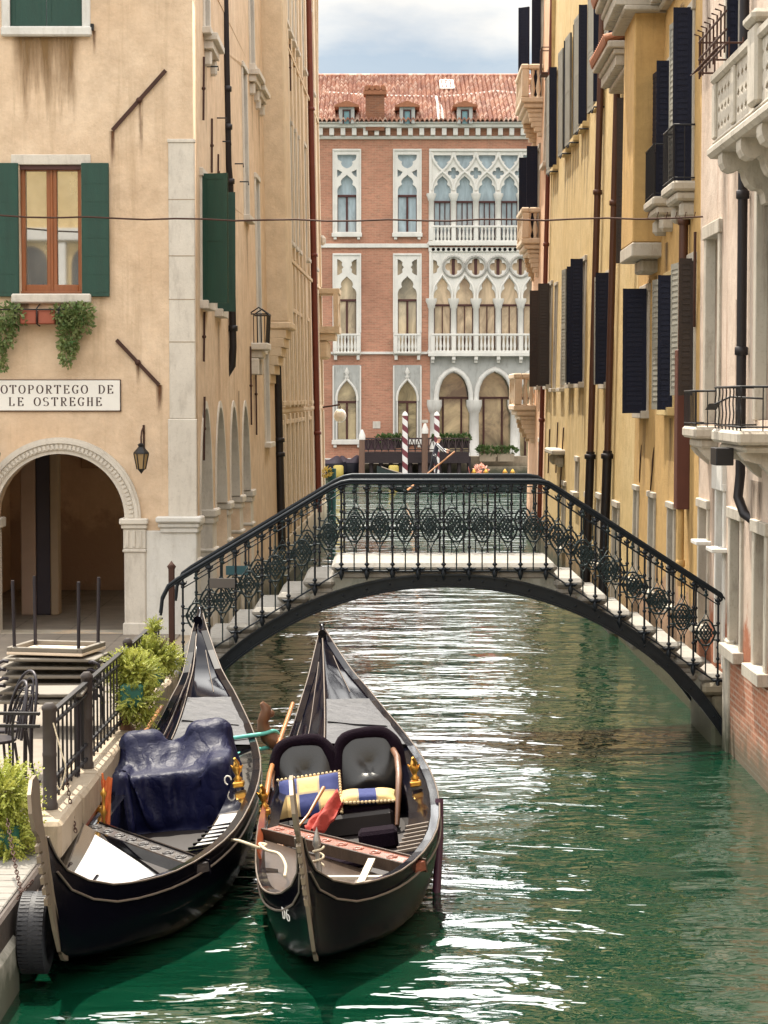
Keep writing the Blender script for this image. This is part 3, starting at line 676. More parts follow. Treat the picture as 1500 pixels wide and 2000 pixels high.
for u in (62.95, 63.95): slab(m, fL, u, u + .16, 5.2, 5.75, -.05, .3, b=.08)
slab(m, fL, 62.8, 64.2, 7.1, 7.25, -.05, .64)
for u in (62.8, 64.05): slab(m, fL, u, u + .15, 6.15, 7.1, .45, .6)
for i in range(7): m.lathe([(.04, 0), (.07, .2), (.045, .5), (.03, .6), (.06, .85), (.06, .95)], fL(63.05 + i * .15, 6.15, .52), 8)
m.build('balcony', P_LEFT2, lhouse)
m = MB(); slab(m, fL, 64.2, 64.5, 8.6, 8.9, 0, .2, b=.08); m.build('bracket', STONE, lhouse)
for yy, z, h_ in ((30.8, 5.3, 1.0), (33.0, 5.25, 1.3), (31.3, 9.05, 1.4), (38.6, 7.2, 1.5), (40.3, 9.9, 1.3), (41.9, 9.8, 1.6), (39.5, 4.5, 1.4), (36.3, 4.2, 1.2)): streak(corner, fL, yy, z, .35, h_, STREAK_D, .008)
STONE_L = STONE; STONE = STONE_A
# ================================================================= right side of the canal
def wallR(house, u0, u1, z1, mat, holes, name='wall', z0=-.8):
    return curve_plate(name, [rect(u0, u1, z0, z1)] + [rect(*h) for h in holes], lambda a, b, d: fR(a, b, -d * .4), 1, mat, house)
def side_block(house, u0, u1, z1, mat):                            # the end walls and the back of a house
    m = MB(); xa = XR(u0) + .2; m.box(xa, xa + 7, u0 + .002, u0 + .3, -.8, z1 - .01); m.box(xa, xa + 7, u1 - .3, u1 - .002, -.8, z1 - .01); return m.build('end_wall', mat, house)
def stone_balcony(house, u0, u1, z0, z1, proj, mat, nb=6):
    m = MB(); slab(m, fR, u0, u1, z0, z0 + .16, -.05, proj, b=.03); slab(m, fR, u0 + .06, u1 - .06, z0 - .14, z0, -.05, proj - .08, b=.03); slab(m, fR, u0 + .12, u1 - .12, z0 - .26, z0 - .14, -.05, proj - .18, b=.03)
    for u in (u0 + .15, u1 - .33):
        for i in range(5): slab(m, fR, u, u + .18, z0 - .26 - .13 * (i + 1), z0 - .26 - .13 * i, -.05, (proj - .22) * (1 - (i / 5) ** 1.6), b=.02)
    b = m.build('balcony', mat, house)
    m = MB(); slab(m, fR, u0, u1, z1 - .15, z1, proj - .2, proj + .02, b=.03); slab(m, fR, u0, u0 + .2, z1 - .15, z1, -.05, proj - .2, b=.03); slab(m, fR, u1 - .2, u1, z1 - .15, z1, -.05, proj - .2, b=.03)
    for u in (u0, u1 - .22): slab(m, fR, u, u + .22, z0 + .16, z1 - .15, proj - .21, proj - .01, b=.02)
    h = z1 - z0 - .31
    for i in range(nb): m.lathe([(.05, 0), (.05, .04 * h), (.035, .08 * h), (.075, .32 * h), (.04, .6 * h), (.03, .75 * h), (.055, .9 * h), (.055, h)], fR(u0 + .32 + (u1 - u0 - .64) * i / (nb - 1), z0 + .16, proj - .1), 8)
    for n_ in (.12, .28, .44):
        if n_ < proj - .2:
            for u in (u0 + .1, u1 - .1): m.lathe([(.05, 0), (.05, .04 * h), (.035, .08 * h), (.075, .32 * h), (.04, .6 * h), (.03, .75 * h), (.055, .9 * h), (.055, h)], fR(u, z0 + .16, n_), 8)
    m.build('balustrade', mat, b); return b
def iron_guard(house, u0, u1, z0, z1, proj, name='balcony_railing', mat=None, wavy=False, parent=None, step=.11):
    m = MB(); p = [fR(u0, z1, 0), fR(u0, z1, proj), fR(u1, z1, proj), fR(u1, z1, 0)]; m.tube(p, .014, 6)
    m.tube([v + Vector((0, 0, z0 + .04 - z1)) for v in p], .010, 6)
    def bar(a, b):
        if not wavy: m.tube([a, b], .007, 5)
        else:
            t = Vector((0, 1, 0)); m.tube([a.lerp(b, i / 10) + t * .03 * sin(i * pi / 2.5) for i in range(11)], .008, 5)
    n = int((u1 - u0) / step)
    for i in range(n + 1): u = u0 + (u1 - u0) * i / n; bar(fR(u, z0, proj), fR(u, z1, proj))
    k = max(2, int(proj / step))
    for i in range(1, k):
        for u in (u0, u1): m.tube([fR(u, z0, proj * i / k), fR(u, z1, proj * i / k)], .007, 5)
    return m.build(name, mat or IRON_K, parent or house)
def eave(house, u0, u1, z, o, ret0=True):
    m = MB(); slab(m, fR, u0, u1, z, z + .12, -.1, o, 0, .02); slab(m, fR, u0 + .03, u1 - .03, z - .1, z, -.1, o - .1, 0, .02); slab(m, fR, u0 + .05, u1 - .05, z - .34, z - .24, -.1, .08, 0, .02)
    n = int((u1 - u0) / .24)
    for i in range(n + 1): u = u0 + .06 + (u1 - u0 - .2) * i / n; slab(m, fR, u, u + .12, z - .24, z - .1, -.05, o - .14, 0, .01)
    return m.build('cornice', STONE, house)
def tile_edge(house, u0, u1, z, o, depth=2.2):
    m = MB(); u = u0
    m.add([fR(u0, z, o), fR(u1, z, o), fR(u1, z + depth * .35, o - depth), fR(u0, z + depth * .35, o - depth)], [(0, 1, 2, 3)])
    while u < u1:
        for j in range(6):
            n0, n1 = o + .05 - j * .36, o - .37 - j * .36; zz = lambda n: z + .03 + (o - n) * .35
            m.tube([fR(u + .1, zz(n0), n0), fR(u + .1, zz(n1) - .03, n1)], [.085, .07], 8)
        u += .2
    return m.build('roof', TILE, house)
# ---- pink house, nearest
pink = thing('pink_house', 'faded pink house on bare brick with a big stone balcony, nearest on the right', 'house', (XR(24), 24, 0))
PK0, PK1 = 12.0, 27.4
pw = [(25.75, 26.75, 3.78, 6.05), (21.9, 23.0, 3.85, 6.4), (23.95, 24.65, 1.25, 2.72), (22.35, 22.98, 1.22, 2.66), (26.5, 27.2, 1.22, 2.72), (25.2, 25.75, .9, 3.0), (18.2, 19.4, 7.0, 9.6), (24.4, 25.3, 7.5, 10.2), (20.4, 21.5, 7.0, 9.8), (18.0, 18.9, 1.3, 2.7)]
P_PINK = plaster('faded_pink_plaster_over_brick', (.56, .43, .34), (.62, .52, .44), (.33, .18, .12), .9, low=(.35, .135, .075), lowz=1.5, seed=5.5)
wallR(pink, PK0, PK1, 11.2, P_PINK, pw); side_block(pink, PK0, PK1, 11.2, P_PINK); roof_block(pink, fR, PK0, PK1, 11.2, 1.0)
m = MB(); m.add([fR(PK0, -.6, .012), fR(24.62, -.6, .012), fR(24.62, 1.06, .012), fR(23.5, 1.12, .012), fR(22.2, 1.06, .012), fR(21, 1.2, .012), fR(PK0, 1.15, .012)], [tuple(range(7))[::-1]]); m.build('brick_base', BRICK_R, pink)
m = MB(); slab(m, fR, 24.62, 24.98, -.6, 1.3, -.05, .05, b=.02); m.build('corner_stone', STONE, pink)
canal_window(pink, fR, *pw[0], GL_BLUE, STONE, sill=False, t=.16); canal_window(pink, fR, *pw[1], GL_BLUE, STONE, sill=False, t=.16)
canal_window(pink, fR, *pw[2], GL_GRN, STONE, t=.12, depth=-.12); canal_window(pink, fR, *pw[3], GL_DARK, STONE, t=.13, depth=-.3); canal_window(pink, fR, *pw[4], GL_DARK, STONE, t=.1)
canal_window(pink, fR, *pw[6], GL_DARK, STONE, t=.16, sill=False); canal_window(pink, fR, *pw[8], GL_DARK, STONE, t=.16, sill=False); canal_window(pink, fR, *pw[9], GL_DARK, STONE)
canal_window(pink, fR, *pw[7], GL_BLUE, STONE, t=.14, out=.12, m_out=SHUT_N)
m = MB(); framed(m, fR, 25.2, 25.75, .9, 3.0, .08, sill=False); d = m.build('doorway', STONE_W, pink); m = MB(); m.add([fR(25.1, .8, -.25), fR(25.85, .8, -.25), fR(25.85, 3.05, -.25), fR(25.1, 3.05, -.25)], [(0, 1, 2, 3)]); m.build('door', STONE_G, d)
m = MB(); slab(m, fR, 25.1, 25.9, 3.0, 3.32, -.02, .06); m.build('lintel', STONE_W, pink)
for u in (25.0, 26.3):
    m = MB(); slab(m, fR, u, u + .5, 2.28, 2.33, -.02, .18); m.build('bracket_light', STONE_W, pink)
# the big stone balcony with pierced panels
b0, b1, bz0, bz1, bp = 17.4, 23.05, 6.62, 7.52, .5
m = MB(); slab(m, fR, b0, b1, bz0, bz0 + .13, -.05, bp + .06, b=.04); slab(m, fR, b0, b1 - .05, bz0 + .13, bz0 + .2, -.05, bp + .01, b=.03)
big = m.build('balcony', STONE, pink)
m = MB()
for u in (22.3, 21.1, 19.9, 18.7):                                 # scrolled corbels
    pr = [(x, bz0 + z) for x, z in ((.5, 0), (.505, -.06), (.5, -.11), (.47, -.17), (.41, -.20), (.345, -.19), (.305, -.165), (.275, -.19), (.26, -.26), (.225, -.33), (.16, -.375), (.10, -.38), (.07, -.42), (.05, -.52), (-.05, -.54), (-.05, 0))]
    m = MB(); m.prism(pr, lambda a, c, d, u=u: fR(u + d, c, a), 0, .3); m.build('corbel', STONE, big)
m = MB(); slab(m, fR, b0, b1 - .02, bz1 - .12, bz1, bp - .16, bp + .03, b=.03); slab(m, fR, b1 - .2, b1 - .02, bz1 - .12, bz1, -.05, bp - .1, b=.03)
posts = [22.82, 21.55, 20.2, 18.6, 17.5]
for u in posts: slab(m, fR, u, u + .2, bz0 + .2, bz1 - .12, bp - .14, bp + .012, b=.015)
slab(m, fR, 20.05, 20.5, bz0 + .2, bz1 + .04, bp - .2, bp + .05, b=.03); slab(m, fR, 20.0, 20.55, bz1 + .04, bz1 + .16, bp - .24, bp + .09, b=.04)
for i in range(len(posts) - 1):
    hi, lo = posts[i], posts[i + 1] + .2; n = 5
    ho = []
    for r in range(3):
        for c in range(n):
            uc = lo + (hi - lo) * (c + .5) / n; zc = bz0 + .31 + r * .17; a, b_ = (hi - lo) / n * .33, .052
            ho.append([(uc + a * cos(t * pi / 4) * (1 if t % 2 == 0 else .55), zc + b_ * sin(t * pi / 4) * (1 if t % 2 == 0 else .75)) for t in range(8)])
    curve_plate('pierced_panel', [rect(lo, hi, bz0 + .2, bz1 - .12)] + ho, lambda a, b, d: fR(a, b, bp - .02 - d * .06), 1, STONE, big)
u0, u1 = b1 - .16, b1 - .04; slab(m, fR, b1 - .14, b1 - .04, bz0 + .2, bz1 - .12, 0, bp - .14, b=.01)
m.build('parapet', STONE, big)
m = MB()                                                          # spiked iron frame on its far end
for z in (bz1 + .02, bz1 + .16, bz1 + .34): m.tube([fR(b1 + .05, z, -.02), fR(b1 + .05, z, bp + .14), fR(21.2, z, bp + .14)], .012, 6)
for i in range(5): m.tube([fR(b1 + .05, bz1 - .02, .02 + i * .15), fR(b1 + .05, bz1 + .40, .02 + i * .15)], .010, 5)
for i in range(8): m.tube([fR(b1 - i * .25, bz1 - .05, bp + .14), fR(b1 - i * .25, bz1 + .40, bp + .14), fR(b1 - i * .25, bz1 + .42, bp + .2)], .010, 5)
for i in range(14): m.tube([fR(b1 - i * .13, bz1 + .05, bp + .14), fR(b1 - i * .13 - .03, bz1 - .02, bp + .24)], .006, 4)
m.build('spiked_guard', RUST, big)
# lower balconies
m = MB(); slab(m, fR, 21.3, 23.1, 3.62, 3.76, -.05, .48, b=.03); slab(m, fR, 21.4, 23.0, 3.54, 3.62, -.05, .4, b=.03)
for u in (21.6, 22.7): m.prism([(.42, 3.54), (.36, 3.46), (.2, 3.42), (.08, 3.3), (-.03, 3.22), (-.03, 3.54)], lambda a, c, d, u=u: fR(u + d, c, a), 0, .18)
lb = m.build('balcony', STONE, pink); iron_guard(pink, 21.35, 23.05, 3.76, 4.2, .44, wavy=True, parent=lb, step=.24)
m = MB(); slab(m, fR, 25.7, 26.8, 3.6, 3.74, -.05, .3, b=.03); slab(m, fR, 25.8, 26.7, 3.48, 3.6, -.05, .22, b=.03)
for u in (25.85, 26.5): m.prism([(.22, 3.48), (.16, 3.4), (-.03, 3.24), (-.03, 3.48)], lambda a, c, d, u=u: fR(u + d, c, a), 0, .14)
lb = m.build('balcony', STONE, pink); iron_guard(pink, 25.74, 26.78, 3.74, 4.17, .27, parent=lb)
downpipe(pink, [fR(23.6, 11, .08), fR(23.6, 3.25, .08), fR(23.62, 3.0, .10), fR(23.5, 2.82, .05), fR(23.4, 2.75, -.04)], .055, PIPE_K, (6.3, 4.6))
m = MB(); m.tube([fR(22.6, 4.08, 0), fR(22.62, 4.1, .35), fR(22.7, 4.02, .5)], .012, 6); m.add([fR(22.7, 4.03, .44), fR(22.7, 4.03, .56), fR(23.0, 3.96, .56), fR(23.0, 3.96, .44)], [(0, 1, 2, 3), (3, 2, 1, 0)])
lm = m.build('wall_lamp_arm', IRON_K, pink); m = MB(); slab(m, fR, 21.9, 22.3, 3.4, 3.58, .42, .6); m.build('floodlight', IRON_K, pink)
# ---- tan house with the chimney breast
tan_h = thing('tan_house', 'low tan house with a chimney breast under a dentilled eave, between pink and yellow houses', 'house', (XR(31), 31, 0))
TN0, TN1 = 27.4, 34.7
tw = [(29.9, 30.75, 3.95, 5.75), (33.0, 33.95, 3.88, 5.72), (27.85, 28.6, 4.15, 5.85), (28.15, 28.95, 6.92, 9.1), (30.3, 31.1, 6.9, 8.75), (34.0, 34.45, 1.2, 2.62), (31.9, 32.5, 1.2, 2.6), (29.7, 30.3, 1.2, 2.55)]
wallR(tan_h, TN0, TN1, 10.1, P_TAN, tw); side_block(tan_h, TN0, TN1, 10.1, P_TAN)
canal_window(tan_h, fR, *tw[0], GL_DARK, P_YEL, out=.2, flat=.45, m_out=SHUT_N, m_flat=SHUT_L, outang=.2)
canal_window(tan_h, fR, *tw[1], GL_DARK, STONE, out=.36, m_out=SHUT_N, outang=.1, flat=.4, m_flat=SHUT_N)
canal_window(tan_h, fR, *tw[2], GL_DARK, STONE, out=.18, flat=.5, m_out=SHUT_B, m_flat=SHUT_L, sill=False)
canal_window(tan_h, fR, *tw[3], GL_DARK, STONE, out=.24, flat=.5, m_out=SHUT_N, m_flat=SHUT_L, sill=False, outang=.1)
canal_window(tan_h, fR, *tw[4], GL_DARK, STONE, out=.2, flat=.55, m_out=SHUT_N, m_flat=SHUT_N, sill=False, outang=.1)
for a in tw[5:]: canal_window(tan_h, fR, *a, GL_DARK, STONE, t=.08, depth=-.28)
for u, z in ((28.55, 6.76), (30.7, 6.76)):
    m = MB(); slab(m, fR, u - .6, u + .55, z, z + .13, -.05, .3, b=.03); slab(m, fR, u - .55, u + .5, z - .12, z, -.05, .24, b=.03)
    for uu in (u - .5, u + .3): slab(m, fR, uu, uu + .16, z - .35, z - .12, -.05, .18, b=.05)
    lb = m.build('balcony', STONE, tan_h); iron_guard(tan_h, u - .57, u + .52, z + .13, z + .85, .27, parent=lb)
m = MB(); slab(m, fR, 31.55, 33.3, 6.35, 9.72, -.05, .42, b=.02); cb = m.build('chimney_breast', P_TAN, tan_h)
m = MB(); slab(m, fR, 31.53, 33.3, 6.14, 6.35, -.05, .435, b=.02); slab(m, fR, 32.0, 32.9, 5.95, 6.14, -.05, .25, b=.03)
m.build('chimney_corbel', STONE, cb)
m = MB()
for (u0, u1, o) in ((27.3, 31.5, .36), (31.25, 33.6, .86), (33.35, 34.95, .36)):
    slab(m, fR, u0, u1, 10.0, 10.12, -.1, o, b=.02); slab(m, fR, u0 + .04, u1 - .04, 9.9, 10.0, -.1, o - .09, b=.02); slab(m, fR, u0 + .06, u1 - .06, 9.66, 9.74, -.1, o - .26, b=.02)
    n = int((u1 - u0) / .22)
    for i in range(n + 1): u = u0 + .08 + (u1 - u0 - .28) * i / n; slab(m, fR, u, u + .11, 9.74, 9.9, -.1, o - .13, b=.01)
m.build('cornice', STONE, tan_h)
tile_edge(tan_h, 27.3, 34.9, 10.13, .36); tile_edge(tan_h, 31.25, 33.6, 10.14, .86, .6)
m = MB(); slab(m, fR, 28.25, 28.55, 2.62, 4.72, 0, .17, b=.01); m.build('pipe_cover', M('dark_red_cover', (.085, .022, .014), .55, 0, .2, 4), tan_h)
downpipe(tan_h, [fR(28.4, 7.2, .08), fR(28.4, 4.7, .09)], .06, PIPE_B, (6.4,)); downpipe(tan_h, [fR(28.35, 2.65, .1), fR(28.35, 1.6, .1)], .045, P_TAN, (1.9,))
for a, b in (((33.9, 2.75), (33.7, 3.35)), ((32.5, 2.6), (32.1, 3.35))):
    m = MB(); pts = [fR(a[0] + (b[0] - a[0]) * i / 6 + wob(0, .03), a[1] + (b[1] - a[1]) * i / 6, .006) for i in range(7)]; m.tube(pts, [.006, .012, .016, .012, .018, .012, .004], 5); m.build('crack', RUST, tan_h)
m = MB(); m.tube([fR(27.62, 6.2, .04), fR(27.5, 5.5, .06), fR(27.7, 5.0, .03)], .02, 6); m.build('cable', RUST, tan_h)
# ---- yellow house
yel = thing('yellow_house', 'tall yellow ochre house with a stepped row of open louvred shutters and brown drainpipes', 'house', (XR(45), 45, 0))
YE0, YE1 = 34.7, 55.6
yw = []
for u in (53.3, 49.4, 47.3, 44.9, 41.55, 38.1): yw.append((u, u + .95, 9.78, 12.15))
yl = [(54.0, 54.9, 4.4, 6.9), (47.0, 47.8, 4.4, 6.9), (44.4, 45.3, 4.4, 6.9), (38.9, 39.8, 4.36, 6.3)]
ys_ = [(49.6, 50.4, 4.3, 6.6), (52.2, 52.8, 4.3, 6.8)]
yd = [(45.0, 45.6, 2.1, 2.75), (48.3, 49.0, .7, 2.1), (36.8, 37.6, .5, 2.2), (42.6, 43.1, .9, 2.1), (40.0, 40.6, 1.0, 2.2)]
wallR(yel, 37.7, YE1, 16.5, P_YEL, yw + yl + ys_ + [a for a in yd if a[0] > 38], z0=-.8); wallR(yel, YE0, 37.7, 9.8, P_YEL, [yd[2]], 'low_wall'); side_block(yel, 37.7, YE1, 16.5, P_YEL); roof_block(yel, fR, 37.7, YE1, 16.5, 1.2)
for i, a in enumerate(yw): canal_window(yel, fR, *a, GL_DARK, P_YEL, out=(.18, .13, .09, .17, .17, .22)[i], flat=.85, m_out=SHUT_N, m_flat=SHUT_L, outang=.15)
for i, a in enumerate(yl): canal_window(yel, fR, *a, GL_DARK, STONE, out=(.28, .12, .25, .24)[i], flat=.6, m_out=(SHUT_B, SHUT_N, SHUT_N, SHUT_N)[i], m_flat=SHUT_L, outang=.15)
for a in ys_: canal_window(yel, fR, *a, P_YEL, STONE, t=.08, depth=-.06)
for a in yd: canal_window(yel, fR, *a, GL_DARK, STONE, t=.1, depth=-.25)
m = MB(); slab(m, fR, 48.8, 51.2, 2.78, 2.9, -.05, .3, b=.03)
for u in (49.0, 50.8): slab(m, fR, u, u + .2, 2.5, 2.78, -.05, .2, b=.08)
m.build('door_hood', STONE, yel)
downpipe(yel, [fR(41.3, 16, .08), fR(41.35, 3.0, .1)], .065, PIPE_B, (12.3, 8.0)); downpipe(yel, [fR(41.35, 3.05, .1), fR(41.4, .4, .12)], .085, PIPE_K, (2.95,))
downpipe(yel, [fR(38.0, 9.6, .1), fR(38.05, 3.1, .1)], .062, PIPE_B, (7.5,)); downpipe(yel, [fR(38.05, 3.15, .1), fR(38.1, .4, .12)], .085, PIPE_K, (3.05,))
downpipe(yel, [fR(55.4, 16.4, .08), fR(55.4, .6, .1)], .06, PIPE_R, (12, 8, 3.5)); 
m = MB()
for (u0, u1, o) in ((35.0, 37.8, .55),):
    slab(m, fR, u0, u1, 9.72, 9.84, -.1, o, b=.02); slab(m, fR, u0 + .04, u1 - .04, 9.62, 9.72, -.1, o - .1, b=.02); slab(m, fR, u0 + .06, u1 - .06, 9.36, 9.45, -.1, o - .28, b=.02)
    for i in range(12): u = u0 + .08 + (u1 - u0 - .28) * i / 11; slab(m, fR, u, u + .11, 9.45, 9.62, -.1, o - .14, b=.01)
m.build('cornice', STONE, yel); tile_edge(yel, 35.0, 37.8, 9.85, .55)
m = MB(); louvre_leaf(m, fR(35.6, 0, .02), fR(35.62, 0, .16), 6.3, 9.0); m.build('shutter', SHUT_B, yel)
for a, b in (((53.6, 2.2), (53.4, 3.3)), ((51.0, 2.3), (50.8, 3.5)), ((49.6, 2.0), (49.0, 3.4))): tie_rod(yel, fR(a[0], a[1], .03), fR(b[0], b[1], .03))
for a in yw:                                                      # shutter catches under each sill
    m = MB(); m.tube([fR(a[0] - .2, a[2] - .16, 0), fR(a[0] - .2, a[2] - .16, .2), fR(a[0] - .2, a[2] - .28, .24)], .02, 5); m.build('shutter_catch', IRON_K, yel)
# ---- salmon house on the corner of the big canal
salm = thing('salmon_house', 'salmon pink corner house with three small stone balconies, farthest on the right', 'house', (XR(59), 59, 0))
SM0, SM1 = 55.6, 62.4
sw = [(57.6, 58.4, 4.4, 6.9), (60.0, 60.9, 3.9, 6.6), (60.0, 60.9, 8.5, 11.0), (60.0, 60.9, 12.3, 15.2), (57.3, 58.2, 10.3, 12.6), (56.4, 57.4, .6, 2.9)]
wallR(salm, SM0, SM1, 17.6, P_SALM, sw); side_block(salm, SM0, SM1, 17.6, P_SALM); roof_block(salm, fR, SM0, SM1, 17.6, 1.0)
canal_window(salm, fR, *sw[0], GL_DARK, STONE, out=.27, flat=.5, m_out=SHUT_B, m_flat=SHUT_L); canal_window(salm, fR, *sw[4], GL_DARK, STONE); canal_window(salm, fR, *sw[5], GL_DARK, STONE)
for i in (1, 2, 3): canal_window(salm, fR, *sw[i], GL_DARK, STONE, out=(.0, .0, .3, .25)[i] or None, m_out=SHUT_N)
stone_balcony(salm, 59.4, 62.3, 12.15, 13.2, .60, P_BALC, 7); stone_balcony(salm, 59.4, 61.9, 8.3, 9.3, .50, P_BALC, 7); stone_balcony(salm, 59.4, 62.3, 3.72, 4.75, .60, P_BALC, 7)
m = MB(); louvre_leaf(m, fR(61.4, 0, .02), fR(61.6, 0, .30), 13.2, 15.1); m.build('shutter', SHUT_N, salm)
m = MB(); louvre_leaf(m, fR(61.6, 0, .02), fR(61.7, 0, .27), 9.3, 10.9); m.build('shutter', SHUT_N, salm)
m = MB(); slab(m, fR, 56.6, 57.2, 12.5, 12.56, -.02, .25)
for u in (56.62, 56.9, 57.18):
    for n_ in (.0, .24): m.tube([fR(u, 12.5, n_), fR(u, 13.2, n_)], .015, 5)
m.tube([fR(56.6, 13.2, 0), fR(56.6, 13.2, .24), fR(57.2, 13.2, .24), fR(57.2, 13.2, 0)], .015, 5); m.build('window_guard', RUST, salm)

for a in yw:
    for du in (-.15, .5, 1.2): streak(yel, fR, a[0] + du, a[2] - .12, .42, random.uniform(.8, 2.4), STREAK_D, .006)
for a in yl:
    for du in (0, .8): streak(yel, fR, a[0] + du, a[2] - .12, .4, random.uniform(.6, 1.6), STREAK_D, .006)
for u, z, h_ in ((30.2, 3.8, 1.2), (33.4, 3.75, 1.4), (32.2, 5.9, 2.0), (33.1, 5.9, 1.6), (28.9, 6.3, 1.8), (30.9, 6.3, 1.4), (34.4, 9.4, 2.6), (29.4, 9.4, 2.0)): streak(tan_h, fR, u, z, .5, h_, STREAK_D, .006)
for u, z, h_ in ((26.9, 9.8, 3.0), (25.4, 7.3, 2.2), (24.6, 7.3, 1.6), (26.0, 3.2, 1.2), (23.2, 3.2, 1.0), (22.8, 3.2, 1.2), (24.3, 5.2, 1.8), (21.9, 6.2, 1.8), (22.6, 6.3, 1.6)): streak(pink, fR, u, z, .5, h_, STREAK_D, .006)

STONE = STONE_L
# ================================================================= palace across the big canal
PY = 115.0
pal = thing('gothic_palace', 'red brick gothic palace with white tracery windows and tiled roof across the big canal', 'palace', (2, PY, 0))
def pp(px, py): p = atY(px, py, PY); return p.x, p.z
def fP(a, b, n): return Vector((a, PY - n, b))
def PQ(pts): return [pp(*p) for p in pts]
def prect(x0, x1, y0, y1): return PQ([(x0, y1), (x1, y1), (x1, y0), (x0, y0)])
fpp = lambda x, y, z: fP(x, z, y)
def pslab(m, x0, x1, y0, y1, n0, n1, mi=0, b=.015):
    a0, b1 = pp(x0, y0); a1, b0 = pp(x1, y1); m.bbox(a0, a1, n0, n1, b0, b1, b, mi, fpp)
ARCH = [(1, 0), (1.02, .12), (.98, .25), (.85, .37), (.62, .45), (.56, .50), (.64, .57), (.62, .68), (.46, .79), (.24, .88), (.09, .94), (0, 1)]
def arch_light(cx, hw, yt, ysp, yb):
    R = [(cx + hw * a, ysp + (yt - ysp) * b) for a, b in ARCH]; Lf = [(2 * cx - x, y) for x, y in R[-2::-1]]
    return PQ([(cx - hw, yb), (cx + hw, yb)] + R + Lf)
OGEE = [(1, 0), (.98, .2), (.88, .4), (.66, .6), (.40, .75), (.18, .86), (.05, .95), (0, 1)]
def ogee(cx, hw, yt, ysp, yb):
    R = [(cx + hw * a, ysp + (yt - ysp) * b) for a, b in OGEE]; Lf = [(2 * cx - x, y) for x, y in R[-2::-1]]
    return PQ([(cx - hw, yb), (cx + hw, yb)] + R + Lf)
INV = [(1, 0), (1, .18), (.92, .36), (.70, .46), (.56, .5), (.62, .62), (.52, .80), (.28, .93), (0, 1)]
def inv_tref(cx, hw, yt, yb):
    R = [(cx + hw * a, yt + (yb - yt) * b) for a, b in INV]; Lf = [(2 * cx - x, y) for x, y in R[-2::-1]]
    return PQ(Lf[::-1][::-1] and ([(x, y) for x, y in R] + Lf))
def quatre(cx, cy, r, k=.42, rot=0):
    return PQ([(cx + r * (1 - k + k * abs(cos(2 * t)) ** .6) * cos(t + rot), cy - r * (1 - k + k * abs(cos(2 * t)) ** .6) * sin(t + rot)) for t in [2 * pi * i / 24 for i in range(24)]])
X0, X1, ZT = -13.0, 17.0, pp(700, 268)[1]
sing = [(677.5, 27.5), (795.5, 27.5), (560, 27.5)]
lx0, lx1 = 840, 1104
rects = []
for cx, hw in sing: rects += [prect(cx - hw + 3, cx + hw - 3, 296, 456), prect(cx - hw + 3, cx + hw - 3, 500, 690), prect(cx - hw + 3, cx + hw - 3, 716, 860)]
rects += [prect(lx0 + 3, lx1 - 3, 296, 474), prect(lx0 + 3, lx1 - 3, 486, 694), prect(lx0 + 3, lx1 - 3, 697, 925)]
curve_plate('wall', [rect(X0, X1, .2, ZT)] + rects, lambda a, b, d: fP(a, b, -d * .6), 1, BRICK_P, pal)
m = MB(); m.box(X0, X1, PY + 14, PY + 14.5, 0, ZT); m.box(X0, X0 + .5, PY + .6, PY + 14, 0, ZT); m.box(X1 - .5, X1, PY + .6, PY + 14, 0, ZT); m.build('back_wall', BRICK_P, pal)
def pane(parent, x0, x1, y0, y1, n, mat):
    g = MB(); q = prect(x0, x1, y0, y1); g.add([fP(a, b, n) for a, b in q], [(0, 1, 2, 3)]); return g.build('pane', mat, parent)
def sash(parent, x0, x1, y0, y1, mull=(.5,), n=-.22):
    s = MB(); pslab(s, x0, x1, y0, y0 + 4.5, n, n + .1)
    for k in mull: c = x0 + (x1 - x0) * k; w_ = 2.0 if len(mull) == 1 else 1.0; pslab(s, c - w_, c + w_, y0 + 4.5, y1, n, n + .08)
    for c in (x0, x1 - 1.2): pslab(s, c, c + 1.2, y0 + 4.5, y1, n, n + .08)
    return s.build('sash', WOOD_D, parent)
def tracery(outer, holes, depth=.3, out=.05, name='window'):
    return curve_plate(name, [outer] + holes, lambda a, b, d: fP(a, b, out - d * depth), 1, TRACERY, pal)
def balus(x0, x1, y0, y1, n, n_, name, parent, posts=()):
    m = MB(); pslab(m, x0, x1, y0, y0 + 4, n_ - .12, n_ + .06); pslab(m, x0, x1, y1 - 4, y1, n_ - .14, n_ + .06)
    for p in posts: pslab(m, p - 4, p + 4, y0 + 4, y1 - 4, n_ - .1, n_ + .04)
    zb = pp(x0, y1 - 4)[1]; zt = pp(x0, y0 + 4)[1]; h = zt - zb
    for i in range(n):
        px = x0 + (x1 - x0) * (i + .5) / n
        if any(abs(px - p) < 5 for p in posts): continue
        m.lathe([(.06, 0), (.05, .1 * h), (.085, .3 * h), (.05, .6 * h), (.045, .8 * h), (.075, .9 * h), (.075, h)], fP(pp(px, y1)[0], zb, n_ - .03), 8)
    return m.build(name, TRACERY, parent)
